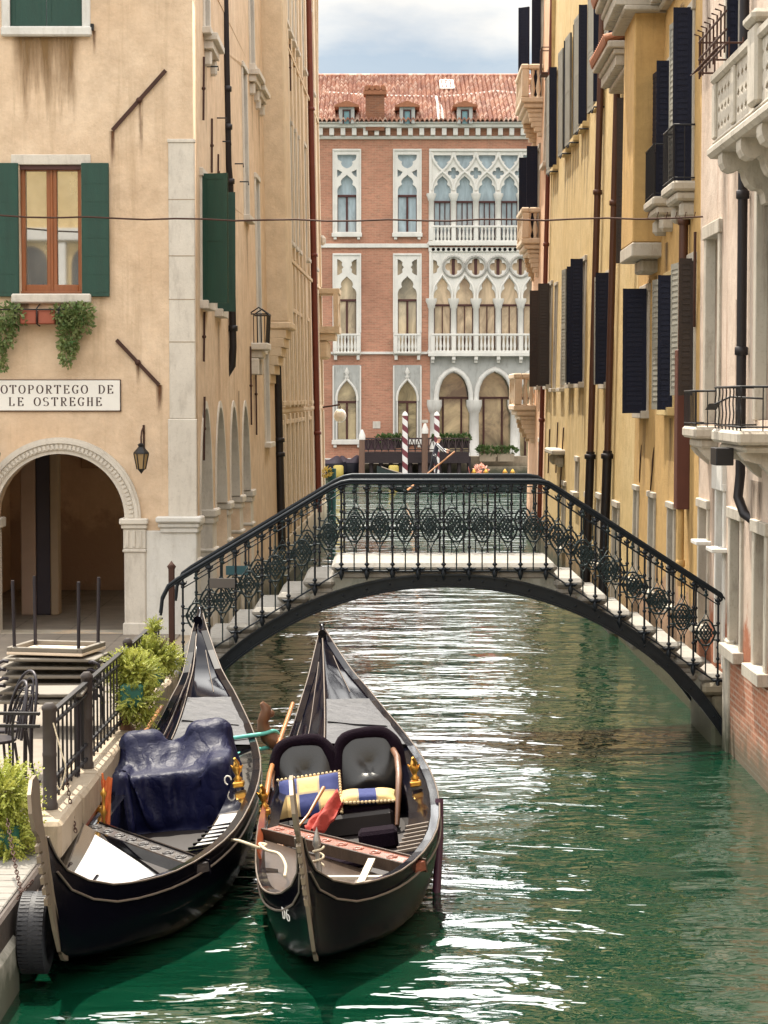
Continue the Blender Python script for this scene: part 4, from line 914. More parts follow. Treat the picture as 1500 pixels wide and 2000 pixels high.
for cx, hw in sing:
    # top floor
    w_ = tracery(prect(cx - hw, cx + hw, 293, 462), [inv_tref(cx, 18.5, 302, 329), PQ([(cx - 19, 331), (cx - 9, 336), (cx - 13, 342), (cx - 19, 346)]), PQ([(cx + 19, 331), (cx + 19, 346), (cx + 13, 342), (cx + 9, 336)]), arch_light(cx, 18.5, 341, 378, 453)])
    pane(w_, cx - 22, cx + 22, 297, 457, -.24, GL_BLUE); sash(w_, cx - 18.5, cx + 18.5, 380, 453)
    m = MB(); pslab(m, cx - hw - 2, cx + hw + 2, 455, 463, 0, .22)
    for c in (cx - 23, cx + 23): pslab(m, c - 3, c + 3, 463, 468, 0, .16)
    for a0, a1 in ((cx - hw - .5, cx - hw + 2.5), (cx + hw - 2.5, cx + hw + .5)): pslab(m, a0, a1, 294, 456, 0, .1)
    pslab(m, cx - hw - .5, cx + hw + .5, 291, 295, 0, .11)
    m.build('window_sill', TRACERY, w_)
    # piano nobile with its small balcony
    w_ = tracery(prect(cx - hw, cx + hw, 497, 694), [PQ([(cx - 19, 506), (cx - 14, 508), (cx - 9, 512), (cx - 10, 518), (cx - 6.5, 522), (cx - 10, 526), (cx - 9, 532), (cx - 14, 536), (cx - 19, 538)]), PQ([(cx + 19, 538), (cx + 14, 536), (cx + 9, 532), (cx + 10, 526), (cx + 6.5, 522), (cx + 10, 518), (cx + 9, 512), (cx + 14, 508), (cx + 19, 506)]), arch_light(cx, 18.5, 539, 580, 690)])
    pane(w_, cx - 22, cx + 22, 500, 691, -.24, GL_CREAM); sash(w_, cx - 18.5, cx + 18.5, 584, 690)
    m = MB()
    for a0, a1 in ((cx - hw - .5, cx - hw + 2.5), (cx + hw - 2.5, cx + hw + .5)): pslab(m, a0, a1, 498, 650, 0, .1)
    pslab(m, cx - hw - .5, cx + hw + .5, 495, 499, 0, .11)
    for c in (cx - 22, cx + 22): pslab(m, c - 3, c + 3, 694, 703, 0, .2)
    m.build('window_moulding', TRACERY, w_); balus(cx - 26, cx + 26, 652, 691, 8, .32, 'balcony', w_, (cx - 23, cx + 23))
    # ground floor
    w_ = curve_plate('window', [prect(cx - hw, cx + hw, 713, 866), ogee(cx, 18.5, 741, 783, 858)], lambda a, b, d: fP(a, b, .05 - d * .3), 1, STONE_G, pal)
    pane(w_, cx - 22, cx + 22, 718, 860, -.24, GL_SHOP); sash(w_, cx - 18.5, cx + 18.5, 783, 858)
    m = MB(); pslab(m, cx - hw - 2, cx + hw + 2, 859, 868, 0, .22)
    for c in (cx - 23, cx + 23): pslab(m, c - 3, c + 3, 868, 874, 0, .16)
    for a0, a1 in ((cx - hw - .5, cx - hw + 2.5), (cx + hw - 2.5, cx + hw + .5), (cx - 21, cx - 18.4), (cx + 18.4, cx + 21)): pslab(m, a0, a1, 715 if abs(a0 - cx) > 22 and True else 783, 859, 0, .11)
    og = [(cx + 20.5 * a, 783 + (738 - 783) * b) for a, b in OGEE]; og += [(2 * cx - x, y) for x, y in og[-2::-1]]
    m.tube([fP(*pp(x, y), .07) for x, y in og], .07, 6); m.lathe([(.05, 0), (.14, .1), (.05, .22), (.16, .34), (.03, .6)], fP(*pp(cx, 740), .08), 8)
    m.build('window_moulding', TRACERY, w_)
# the two loggias
cs = [864 + 43.6 * i for i in range(6)]
holes = []
for i, c in enumerate(cs):
    holes += [inv_tref(c, 16.5, 303, 330), arch_light(c, 16.2, 343, 376, 473)]
    if i < 5: holes.append(quatre(c + 21.8, 338, 11.5, .5))
lg = tracery(prect(lx0, lx1, 293, 478), holes, .3, .05, 'upper_loggia')
pane(lg, lx0 + 2, lx1 - 2, 297, 474, -.24, GL_BLUE)
m = MB()
for c in cs: pslab(m, c - 16, c + 16, 392, 396, -.2, -.1); [pslab(m, c + k - .9, c + k + .9, 396, 473, -.2, -.12) for k in (-15.5, -5, 5, 15.5)]
m.build('sash', WOOD_D, lg)
m = MB()
for c in [cs[0] - 21.8] + [c + 21.8 for c in cs]:
    x, zb = pp(c, 478); zt = pp(c, 384)[1]; m.lathe([(.22, 0), (.2, .12), (.145, .2), (.135, zt - zb - .25), (.17, zt - zb - .22), (.2, zt - zb - .1), (.26, zt - zb + .06), (.26, zt - zb + .16)], fP(x, zb, .06), 12); m.build('column', TRACERY, lg); m = MB()
for c in cs:                                                      # rounded mouldings of the interlaced arches
    for s_ in (-1, 1): m.tube([fP(*pp(c + s_ * x, y), .08) for x, y in ((21, 372), (19.5, 360), (15, 350), (8, 342), (0, 335), (-8, 327), (-15, 318), (-20, 306), (-21, 298))], .075, 6)
m.build('arch_moulding', TRACERY, lg)
pslab_m = MB(); pslab(pslab_m, lx0 - 2, lx1, 291, 296, 0, .14); pslab(pslab_m, lx0 - 2, lx0 + 3, 296, 480, 0, .12); pslab(pslab_m, lx0 - 3, lx1, 473, 480, 0, .3); pslab_m.build('moulding', TRACERY, lg)
balus(lx0 + 4, lx1 - 2, 441, 474, 36, .22, 'balustrade', lg, [cs[0] - 21.8] + [c + 21.8 for c in cs])
holes = []
for i, c in enumerate(cs):
    holes.append(arch_light(c, 16.5, 541, 584, 690))
    if i < 5: holes.append(quatre(c + 21.8, 521, 16.5, .36))
holes.append(PQ([(cs[0] - 18, 507), (cs[0] - 11, 510), (cs[0] - 10, 517), (cs[0] - 6, 521), (cs[0] - 10, 525), (cs[0] - 11, 532), (cs[0] - 18, 535)]))
lg = tracery(prect(lx0, lx1, 490, 694), holes, .3, .05, 'main_loggia')
pane(lg, lx0 + 2, lx1 - 2, 493, 692, -.24, GL_CREAM)
m = MB()
for c in cs:
    pslab(m, c - 16, c + 16, 594, 598, -.2, -.1); [pslab(m, c + k - .9, c + k + .9, 598, 690, -.2, -.12) for k in (-15.5, 0, 15.5)]
    pslab(m, c + 19, c + 24.5, 500, 545, -.22, -.12)
m.build('sash', WOOD_D, lg)
m = MB()
for c in [cs[0] - 21.8] + [c + 21.8 for c in cs]:
    x, zb = pp(c, 690); zt = pp(c, 592)[1]; m.lathe([(.24, 0), (.21, .12), (.165, .2), (.15, zt - zb - .3), (.19, zt - zb - .26), (.21, zt - zb - .1), (.3, zt - zb + .1), (.3, zt - zb + .24)], fP(x, zb, .06), 12); m.build('column', TRACERY, lg); m = MB()
    if c > lx0 + 5: m.tube([fP(*pp(c + 20 * cos(t), 521 - 20 * sin(t)), .09) for t in [2 * pi * i / 24 for i in range(24)]], .07, 6, closed=True); m.build('roundel', TRACERY, lg)
m = MB()
for c in cs: m.tube([fP(*pp(c + x, y), .08) for x, y in ((-19, 590), (-19, 572), (-15, 558), (-8, 548), (0, 536), (8, 548), (15, 558), (19, 572), (19, 590))], .06, 6)
m.build('arch_moulding', TRACERY, lg)
m = MB(); pslab(m, lx0 - 3, lx1, 483, 492, 0, .14); pslab(m, lx0 - 2, lx0 + 3, 492, 650, 0, .12); pslab(m, lx0 - 4, lx1, 688, 696, 0, .5)
for i in range(26): m.lathe([(.10, 0), (.06, .05)], fP(*pp(lx0 + 6 + i * 10, 487.5), .14), 6, axis='y')
for c in [cs[0] - 19] + [c + 21.8 for c in cs]: pslab(m, c - 3.5, c + 3.5, 696, 703, 0, .45); pslab(m, c - 3, c + 3, 703, 709, 0, .25)
m.build('moulding', TRACERY, lg); balus(lx0 + 2, lx1 - 2, 652, 689, 36, .42, 'balustrade', lg, [cs[0] - 19] + [c + 21.8 for c in cs])
def pointed(c, hw, yt, ysp, yb): 
    R = [(c + hw * a, ysp + (yt - ysp) * b) for a, b in ((1, 0), (.98, .25), (.9, .48), (.74, .7), (.5, .86), (.22, .96), (0, 1))]; return PQ([(c - hw, yb), (c + hw, yb)] + R + [(2 * c - x, y) for x, y in R[-2::-1]])
gl = curve_plate('portico', [prect(lx0, lx1, 694, 925), pointed(886, 32, 728, 780, 897), pointed(966, 34, 726, 780, 897), pointed(1048, 34, 726, 780, 897)], lambda a, b, d: fP(a, b, .04 - d * .9), 1, STONE_G, pal)
pane(gl, lx0 + 2, lx1 - 2, 700, 900, -1.0, GL_SHOP)
m = MB()
for c in (886, 966, 1048): pslab(m, c - 34, c + 34, 775, 779, -.95, -.8); [pslab(m, c + k - 1.6, c + k + 1.6, 779, 897, -.95, -.82) for k in (-20, 16)]
m.build('sash', WOOD_D, gl)
m = MB()
for c, hw in ((886, 34), (966, 36), (1048, 36)): m.tube([fP(*pp(c + s_ * hw * a, 782 + (722 - 782) * b), .06) for s_, q in ((1, 1), (-1, -1)) for a, b in [((1, 0), (.98, .25), (.9, .48), (.74, .7), (.5, .86), (.22, .96), (0, 1.02))[::q][i] for i in range(7)]], .14, 8)
m.build('arch_moulding', STONE_W, gl); m = MB()
for c in (848, 926, 1006, 1086):
    x, zb = pp(c, 900); zt = pp(c, 792)[1]; m.lathe([(.42, 0), (.38, .2), (.27, .3), (.25, zt - zb - .4), (.3, zt - zb - .35), (.42, zt - zb), (.42, zt - zb + .3)], fP(x, zb, -.1), 14); m.build('column', STONE_W, gl); m = MB()
# strings, cornice with dentils
m = MB(); pslab(m, 400, lx0 - 2, 476, 484, -.02, .12); pslab(m, 400, lx0 - 4, 687, 692, -.02, .14); pslab(m, 400, 1200, 895, 912, -.05, .2, 1); m.build('string_course', [TRACERY, STONE_W], pal)
m = MB(); zc = lambda y: pp(700, y)[1]
m.bbox(X0 - .2, X1, -.1, .16, zc(272), zc(266), .02, 0, fpp); m.bbox(X0 - .3, X1, -.1, .62, zc(251), zc(244), .03, 0, fpp); m.bbox(X0 - .3, X1, -.1, .75, zc(244), zc(241), .02, 0, fpp); m.box(X0, X1, -.1, .10, zc(266), zc(251), 1, fpp)
x = X0
while x < X1: m.box(x, x + .24, .09, .5, zc(265.5), zc(251.5), 0, fpp); x += .595
m.build('cornice', [TRACERY, BRICK_P], pal)
# tiled roof: barrel tiles as real corrugation with overlapping courses
def tile_mat():
    t = NT('barrel_tiles'); p = t.pos()
    sep = t.N('ShaderNodeSeparateXYZ'); t.L(p, sep.inputs[0])
    cm = t.N('ShaderNodeCombineXYZ'); t.L(t.math('MULTIPLY', sep.outputs[0], 1 / .245), cm.inputs[0]); t.L(t.math('MULTIPLY', sep.outputs[1], 1 / .30), cm.inputs[1])
    v = t.N('ShaderNodeTexVoronoi'); v.inputs['Scale'].default_value = 1; v.inputs['Randomness'].default_value = .3; t.L(cm.outputs[0], v.inputs['Vector'])
    sv = t.N('ShaderNodeSeparateColor'); t.L(v.outputs['Color'], sv.inputs[0])
    c = t.mix(sv.outputs[0], (.20, .07, .045), (.38, .18, .11)); c = t.mix(t.ramp(sv.outputs[1], (.7, 0.0), (.9, .8)), c, (.52, .38, .30))
    c = t.mix(t.ramp(t.noise(p, .5, 5), (.45, 0.0), (.75, .5)), c, (.16, .08, .06))
    t.set(Base_Color=c, Roughness=.7); return t.mat
TILES = tile_mat()
zE, RUN = zc(243), 9.0
zRg = atY(700, 152, PY + RUN).z; PITCH = (zRg - zE) / (RUN + .9)
def roof_pt(x, y): return Vector((x, y, zE + (y - (PY - .9)) * PITCH))
m = MB(); nx = int((X1 - X0) / .245); ny = 30; vs = []
for j in range(ny):
    ya = PY - .9 + (RUN + .9) * j / ny; yb = PY - .9 + (RUN + .9) * (j + 1.12) / ny
    for yy, lift in ((ya, .10), (yb, .03)):
        row = []
        for i in range(nx * 6 + 1):
            x = X0 - .3 + i * .245 / 6; ph = (i % 6) / 6.0
            hgt = [0, .075, .14, .165, .14, .075][i % 6]; p_ = roof_pt(x + .012 * sin(j * 12.9898 + (i // 6) * 4.1), yy); p_.z += hgt + lift; vs.append(p_)
n1 = nx * 6 + 1; fs = []
for j in range(ny):
    o = j * 2 * n1
    for i in range(n1 - 1): fs.append((o + i, o + i + 1, o + n1 + i + 1, o + n1 + i))
    # lip of each course
m.add(vs, fs, 0, True)
for j in range(ny):
    o = j * 2 * n1; lip = [(v.x, v.y, v.z - .1) for v in vs[o:o + n1]]; m.add([tuple(v) for v in vs[o:o + n1]] + lip, [(n1 + i, n1 + i + 1, i + 1, i) for i in range(n1 - 1)], 0)
m.add([roof_pt(X0 - .3, PY + RUN), roof_pt(X1, PY + RUN), (X1, PY + 15, zE), (X0 - .3, PY + 15, zE)], [(0, 1, 2, 3)])
rf = m.build('roof', TILES, pal)
m = MB(); x = X0
while x < X1: m.tube([roof_pt(x, PY + RUN) + Vector((0, 0, .08)), roof_pt(x + .5, PY + RUN) + Vector((0, 0, .12))], [.15, .12], 8); x += .42
m.build('roof_ridge', TILES, rf)
def onroof(px, py):                                               # pixel -> roof plane
    d = ray(px, py); k = (zE - HC - (PY - .9) * PITCH) / (d.z - d.y * PITCH); return Vector((d.x * k, d.y * k, HC + d.z * k))
m = MB()
for pts in (((636, 184), (690, 188), (760, 191), (850, 193)), ((850, 194), (900, 190), (968, 182), (1003, 185), (1060, 190))):
    m.tube([onroof(*p) + Vector((0, 0, .1)) for p in pts], .07, 6)
m.build('hip_seam', TRACERY, rf)
m = MB(); a = onroof(846, 194); b = onroof(855, 238); c_ = onroof(872, 238); d_ = onroof(856, 194)
m.add([v + Vector((0, 0, .14)) for v in (a, b, c_, d_)], [(0, 1, 2, 3)]); m.strip([v + Vector((0, 0, .16)) for v in (a.lerp(d_, .5), b.lerp(c_, .5))], .12, .08); m.build('lead_valley', STONE_G, rf)
m = MB(); q = [onroof(*p) + Vector((0, 0, .2)) for p in ((860, 164), (884, 164), (886, 180), (861, 180))]; m.add(q, [(0, 1, 2, 3)]); sk = m.build('skylight', GL_BLUE, rf)
m = MB(); [m.tube([q[i], q[(i + 1) % 4]], .06, 4) for i in range(4)]; m.build('skylight_frame', TRACERY, sk)
m = MB(); base = onroof(732, 236); w0 = atY(714, 200, base.y).x; w1 = atY(751, 200, base.y).x; zt = atY(732, 176, base.y).z; zb = base.z - .5
m.box(w0, w1, base.y, base.y + .9, zb, zt, 0); m.bbox(w0 - .12, w1 + .12, base.y - .12, base.y + 1.0, zt - .25, zt, .03, 1)
for i in range(4): m.tube([(w0 + .05 + i * .3, base.y - .15, zt + .1), (w0 + .05 + i * .3, base.y + 1.0, zt + .1)], .13, 8, 1)
for i in range(3): m.bbox(w0 + .1 + i * .35, w0 + .3 + i * .35, base.y, base.y + .8, zt, zt + .28, .02, 1)
m.build('chimney', [brick('chimney_brick', (.20, .085, .045), (.15, .06, .035), (.2, .13, .09), 'x', bw=.3, bh=.09), TILE], rf)
for cx in (677, 795.5, 908):
    m = MB(); b_ = onroof(cx, 240); Y0 = b_.y + .15; s_ = Y0 / F
    def dq(px, py): p = atY(px, py, Y0); return p.x, p.z
    x0, zb = dq(cx - 15, 241); x1, zt = dq(cx + 15, 209); zap = dq(cx, 197)[1]
    m.box(x0, x0 + .18, Y0, Y0 + 2.5, zb, zt); m.box(x1 - .18, x1, Y0, Y0 + 2.5, zb, zt); m.box(x0 + .18, x1 - .18, Y0 + .02, Y0 + .2, zt - .12, zt)
    m.prism([(x0 - .25, zt), (x1 + .25, zt), (x1 + .25, zt + .08), ((x0 + x1) / 2, zap), (x0 - .25, zt + .08)], lambda a, b, d: Vector((a, Y0 - .15 + d, b)), 0, 2.8, 1)
    dm = m.build('dormer', [STONE_G, TILE], rf)
    g = MB(); g.add([(x0 + .18, Y0 + .12, zb), (x1 - .18, Y0 + .12, zb), (x1 - .18, Y0 + .12, zt - .1), (x0 + .18, Y0 + .12, zt - .1)], [(0, 1, 2, 3)]); g.build('dormer_pane', glass('dormer_glass', (.16, .30, .33), .05, .15), dm)
    s = MB(); [s.box(a, a + .06, Y0 + .05, Y0 + .11, zb, zt - .12) for a in (x0 + .2, x1 - .26)]; s.box(x0 + .26, x1 - .26, Y0 + .05, Y0 + .11, zt - .2, zt - .12); s.build('dormer_frame', WOOD_D, dm)
m = MB(); pslab(m, 728, 743, 823, 837, 0, .03); pslab(m, 824, 836, 820, 826, 0, .03, 0); m.build('wall_plaque', STONE, pal)
# ---- quay, terrace and boats under the palace
m = MB(); m.box(X0 - 4, 1.9, PY - 1.2, PY - .01, -.5, .55); m.box(1.9, X1, PY - 1.6, PY - .01, -.5, .95); m.box(4.9, X1, PY - 2.6, PY - 1.6, -.5, .45)
tag(m.build('landing_quay', KERB), kind='structure')
TY = PY - 3.4
def tq(px, py): p = atY(px, py, TY); return p.x, p.z
ter = thing('waterside_terrace', 'dark timber cafe terrace on piles with railing in front of the brick palace', 'terrace', (*[tq(800, 890)[0], TY], .3))
x0, zt = tq(706, 884); x1, _ = tq(916, 884); zr = tq(706, 855)[1]
DKW = M('dark_terrace_wood', (.024, .014, .016), .7, 0, .4, 3, .01, 10)
m = MB(); m.box(x0, x1, TY, PY - 1.0, zt - .25, zt); m.box(x0, x1, TY - .04, TY, zt - .55, zt - .2); m.build('deck', DKW, ter)
m = MB()
for i in range(12): xx = x0 + (x1 - x0) * i / 11; m = MB(); m.tube([(xx, TY + .2, -.6), (xx, TY + .2, zt - .2)], .11, 7); m.build('pile', DKW, ter)
m = MB(); m.box(x0, x1, TY - .03, TY + .05, zr - .08, zr); m.box(x0, x1, TY - .02, TY + .03, zt + .12, zt + .18)
n = 16
for i in range(n + 1): xx = x0 + (x1 - x0) * i / n; m.box(xx - .03, xx + .03, TY - .02, TY + .04, zt, zr)
for i in range(n):
    a, b = x0 + (x1 - x0) * i / n, x0 + (x1 - x0) * (i + 1) / n; m.tube([(a, TY, zt + .18), ((a + b) / 2, TY, zr - .08)], .025, 4); m.tube([(b, TY, zt + .18), ((a + b) / 2, TY, zr - .08)], .025, 4)
m.build('railing', M('terrace_railing', (.05, .03, .03), .6, 0, .3), ter)
m = MB(); m.box(x0, tq(770, 884)[0], TY + .06, TY + .10, zt + .18, zr - .1); m.build('wind_screen', M('terrace_screen', (.055, .024, .036), .6, 0, .4, 2), ter)
LEAF_D = leaf_mat('hedge_leaf', (.03, .075, .02), (.10, .15, .035)); LEAF_Y = leaf_mat('shrub_leaf', (.20, .25, .03), (.48, .48, .10)); LEAF_I = leaf_mat('ivy_leaf', (.05, .12, .025), (.30, .34, .14))
def leaves(mb, c, r, n, s, shell=.35, up=.3, m=0, droop=0.0):
    for _ in range(n):
        while True:
            d = Vector((random.gauss(0, 1), random.gauss(0, 1), random.gauss(0, 1)))
            if d.length > .01: break
        d.normalize(); k = (1 - shell * random.random()) ; p = Vector((c[0] + d.x * r[0] * k, c[1] + d.y * r[1] * k, c[2] + d.z * r[2] * k))
        t = (d + Vector((random.uniform(-.7, .7), random.uniform(-.7, .7), random.uniform(-.7, .7) + up))).normalized()
        u = t.cross(Vector((random.uniform(-1, 1), random.uniform(-1, 1), random.uniform(-1, 1)))).normalized(); L = s * random.uniform(.7, 1.5); w_ = L * .32
        mb.add([p - u * w_ * .3, p + t * L * .5 - u * w_, p + t * L, p + t * L * .5 + u * w_], [(0, 1, 2, 3)], m)
def planter(px0, px1, py0, py1, Y, label, leafm, box=True):
    a = atY(px0, py1, Y); b = atY(px1, py0, Y); t_ = thing('planter_box', label, 'planter', ((a.x + b.x) / 2, Y, a.z))
    m = MB(); m.box(a.x, b.x, Y - .2, Y + .2, a.z - .35, a.z + .05); m.build('box', KERB if box else DKW, t_)
    m = MB(); n = max(2, int((b.x - a.x) / .35))
    for i in range(n): leaves(m, (a.x + (b.x - a.x) * (i + .5) / n, Y, (a.z + b.z) / 2 + .05), ((b.x - a.x) / n * .75, .3, (b.z - a.z) * .55 * random.uniform(.75, 1.2)), 110, .16)
    m.build('foliage', leafm, t_)
planter(738, 790, 853, 862, TY + .3, 'long dark planter of trailing greenery left of the striped pole on the terrace', LEAF_D, False)
planter(850, 915, 853, 862, TY + .3, 'dark planter of greenery on the terrace rail right of the gondolier', LEAF_D, False)
planter(936, 968, 875, 888, PY - 2.2, 'stone planter of clipped hedge at the arch, beside the terrace', LEAF_D)
planter(972, 1004, 875, 888, PY - 2.2, 'stone planter of clipped hedge at the arch, farther from the terrace', LEAF_D)
def striped():
    t = NT('barber_stripes'); p = t.obj(); sep = t.N('ShaderNodeSeparateXYZ'); t.L(p, sep.inputs[0])
    ang = t.math('ARCTAN2', sep.outputs[1], sep.outputs[0]); v = t.math('FRACT', t.math('ADD', t.math('MULTIPLY', ang, 1 / (2 * pi)), t.math('MULTIPLY', sep.outputs[2], 1.6)))
    k = t.math('GREATER_THAN', v, .5); t.set(Base_Color=t.mix(k, (.78, .74, .72), (.17, .035, .045)), Roughness=.55); return t.mat
STRIPE = striped()
for px, py0, Y, lab, lean in ((791, 812, 108.5, 'red and white spiral striped mooring pole in front of the terrace screen', 0.0), (853, 812, 109.5, 'red and white spiral striped mooring pole behind the gondolier', 0)):
    b = atZ(px, 775 + 4.1 * F / Y, 0); zt = atY(px, py0, Y).z; o = thing('mooring_pole', lab, 'pole', (atY(px, 900, Y).x, Y, 0))
    m = MB(); m.tube([(0, 0, -1), (0, 0, zt)], .14, 14); m.build('shaft', STRIPE, o, local=True)
    m = MB(); m.lathe([(.15, 0), (.15, .06), (.11, .14), (.02, .22)], (0, 0, zt), 12); m.build('cap', M('pole_cap', (.75, .72, .68), .5), o, local=True)
PILE = M('weathered_pile', (.17, .10, .07), .8, 0, .4, 4, .01, 12, (5, 5, .6))
for px, y0, Y, lab in ((829, 846, 110.0, 'tall reddish mooring pile with a white top between the striped poles'), (706, 858, 110.0, 'brown mooring pile with a white top at the left end of the terrace')):
    o = thing('mooring_pile', lab, 'mooring pile', (atY(px, 900, Y).x, Y, 0)); zt = atY(px, y0, Y).z
    m = MB(); m.tube([(0, 0, -1), (0.03, 0, zt)], [.17, .15], 10); m.build('shaft', PILE, o, local=True)
    m = MB(); m.lathe([(.17, -.02), (.17, .2), (.05, .5)], (.03, 0, zt), 10); m.build('cap', M('pile_cap', (.75, .72, .68), .5), o, local=True)
# moored dark boats at the left
for px0, px1, Y, lab in ((600, 676, 111.5, 'dark covered motorboat moored under the brick wall, nearer the canal mouth'), (650, 712, 112.8, 'low dark boat moored beside the terrace pile')):
    a, b = atY(px0, 900, Y).x, atY(px1, 900, Y).x; o = thing('moored_boat', lab, 'boat', ((a + b) / 2, Y, 0)); L_ = b - a
    m = MB()
    def hull(u, v):
        t = 2 * u - 1; w_ = .75 * (1 - abs(t) ** 3.0); s_ = pi * v; return Vector((t * L_ / 2, -w_ * cos(s_), .62 + .12 * t * t - .75 * sin(s_) ** .6 * (1 - .3 * t * t)))
    m.grid(hull, 16, 10); m.build('hull', M('boat_hull_dark', (.02, .018, .03), .4, 0, .3, 3, coat=.4), o, local=True)
    m = MB(); m.grid(lambda u, v: Vector(((2 * u - 1) * L_ * .42, (v - .5) * 1.3 * (1 - abs(2 * u - 1) ** 3), .66 + .45 * sin(pi * v) ** .5 * (1 - abs(2 * u - 1.1) ** 4) * (.7 + .3 * sin(u * 9)))), 16, 8); m.build('boat_cover', M('boat_cover_dark', (.05, .035, .05), .6, 0, .4, 3), o, local=True)
for px, y0, lab in ((661, 893, 'yellow barrel buoy beside the left mooring pile'), (769, 888, 'yellow barrel buoy behind the gondola prow')):
    p = atY(px, 918, 109.5); m = MB(); m.lathe([(.2, 0), (.26, .1), (.26, .55), (.2, .62)], (p.x, 109.5, .0), 10); tag(m.build('buoy', M('buoy_yellow', (.55, .42, .10), .5)), lab, 'buoy')
# ================================================================= iron footbridge
BC, BZ, BR = .72, -2.03, 3.9
bridge = thing('footbridge', 'arched footbridge with white stone steps and ornate black iron railings over the canal', 'bridge', (.7, 26, 2.15))
Y0B, Y1B = 25.2, 26.9
def arcz(x, r=BR): return BZ + sqrt(max(0, r * r - (x - BC) ** 2))
XA, XB = -2.52, 4.02
m = MB()                                                          # iron ribs on both faces
N_ = 48
for ya, yb in ((25.14, 25.24), (26.88, 26.98)):
    vs = []
    for i in range(N_ + 1):
        x = XA + (XB - XA) * i / N_; z0 = arcz(x); z1 = z0 + .14 + .05 * abs(x - BC) / 3.3
        vs += [(x, ya, z0), (x, yb, z0), (x, yb, z1), (x, ya, z1)]
    m.add(vs, [(4 * i + j, 4 * i + 4 + j, 4 * i + 4 + (j + 1) % 4, 4 * i + (j + 1) % 4) for i in range(N_) for j in range(4)])
    fl = [Vector((XA + (XB - XA) * i / N_, (ya + yb) / 2, arcz(XA + (XB - XA) * i / N_) + .012)) for i in range(N_ + 1)]; m.strip(fl, .16, .024)
    fl = [v + Vector((0, 0, .13 + .05 * abs(v.x - BC) / 3.3)) for v in fl]; m.strip(fl, .14, .02)
    for i in range(1, N_, 2):                                     # rivets
        p = Vector((XA + (XB - XA) * i / N_, ya, 0)); p.z = arcz(p.x) + .09; m.ball(p, .014, 6, 4)
m.build('arch_rib', IRON, bridge)
m = MB(); m.grid(lambda u, v: Vector((XA + (XB - XA) * u, 25.23 + 1.66 * v, arcz(XA + (XB - XA) * u, BR + .04))), 40, 2); m.build('vault', STONE_G, bridge)
DK = 2.15
LS, RS = -.60, 2.02
prof = []                                                         # (x0, x1, top)
for i in range(1, 8): prof.append((LS - .30 * i, LS - .30 * (i - 1), DK - .178 * i))
prof.append((LS, RS, DK))
for i in range(1, 8): prof.append((RS + .285 * (i - 1), RS + .285 * i, DK - .187 * i))
def stepz(x):
    for a, b, z in prof:
        if a <= x <= b: return z
    return .9
m = MB(); vs = []; n = 60
for i in range(n + 1):
    x = XA + (XB - XA) * i / n; z0 = arcz(x) + .16; z1 = max(z0 + .01, stepz(x) - .10)
    vs += [(x, 25.26, z0), (x, 25.26, z1), (x, 26.86, z1), (x, 26.86, z0)]
m.add(vs, [(4 * i + j, 4 * i + 4 + j, 4 * i + 4 + (j + 1) % 4, 4 * i + (j + 1) % 4) for i in range(n) for j in range(4)]); m.build('spandrel', stone('spandrel_stone', (.30, .30, .26), (.08, .09, .07), .9), bridge)
for a, b, z in prof:
    m = MB(); e = .055 if b - a < 1 else .03
    m.bbox(a - (e if a < BC and b - a < 1 else .02), b + (e if a > BC else .02), 25.19, 26.92, z - .115, z + random.uniform(-.004, .004), .045); m.bbox(a + .0, b + .0, 25.245, 26.88, z - .19, z - .11, .02); 
    if b - a < 1: m.bbox(a + .03, b - .03, 25.23, 26.87, z - .28, z - .18, .03)
    m.build('step', STEP, bridge)
m = MB(); m.bbox(3.74, 4.02, 25.1, 27.0, .60, .74, .04); m.bbox(3.86, 4.02, 25.15, 26.95, -.3, .6, .04); m.build('abutment', stone('wet_stone', (.20, .17, .12), (.06, .06, .04), .9), bridge)
m = MB(); m.bbox(-2.9, -2.42, 25.0, 27.1, -.3, .85, .03); m.build('abutment', KERB, bridge)
ZR = 3.12
def railz(x): return ZR if -.5 <= x <= 1.9 else (ZR - (-.5 - x) * .600 if x < -.5 else ZR - (x - 1.9) * .650)
medm = MB()                                                       # one lozenge of the railing
hw, hh = .122, .20
medm.tube([(0, 0, hh + .03), (hw, 0, 0), (0, 0, -hh - .03), (-hw, 0, 0)], .012, 6, closed=True)
el = lambda a, k=1.0: (hw * .86 * k * cos(a), 0, hh * .76 * k * sin(a))
medm.tube([el(2 * pi * i / 20) for i in range(20)], .011, 5, closed=True); medm.tube([el(2 * pi * i / 16, .55) for i in range(16)], .009, 5, closed=True)
for i in range(-2, 3):
    for sg in (-1, 1):
        pts = []
        for t in range(9):
            a = -1 + 2 * t / 8; x = hw * .8 * a; z = hh * (.75 * a * sg + .32 * i)
            if (x / (hw * .86)) ** 2 + (z / (hh * .76)) ** 2 < 1.02: pts.append((x, 0, z))
        if len(pts) > 1: medm.tube(pts, .0085, 5, caps=False)
for i in range(8): a = 2 * pi * i / 8; medm.ball(el(a, .98), .015, 6, 4)
medm.ball((0, 0, 0), (.022, .015, .03), 8, 6); medm.ball((0, 0, hh + .05), (.014, .014, .03), 6, 5); medm.ball((0, 0, -hh - .05), (.014, .014, .03), 6, 5)
for s_ in (-1, 1): medm.tube([(s_ * hw, 0, 0), (s_ * .145, 0, 0)], .010, 5); medm.tube([(s_ * hw * .55, 0, .085), (s_ * .145, 0, .085)], .010, 5); medm.tube([(s_ * hw * .55, 0, -.085), (s_ * .145, 0, -.085)], .010, 5)
medm.tube([(0, 0, hh + .03), (0, 0, .555)], .009, 6); medm.tube([(0, 0, -hh - .03), (0, 0, -.50)], .009, 6)
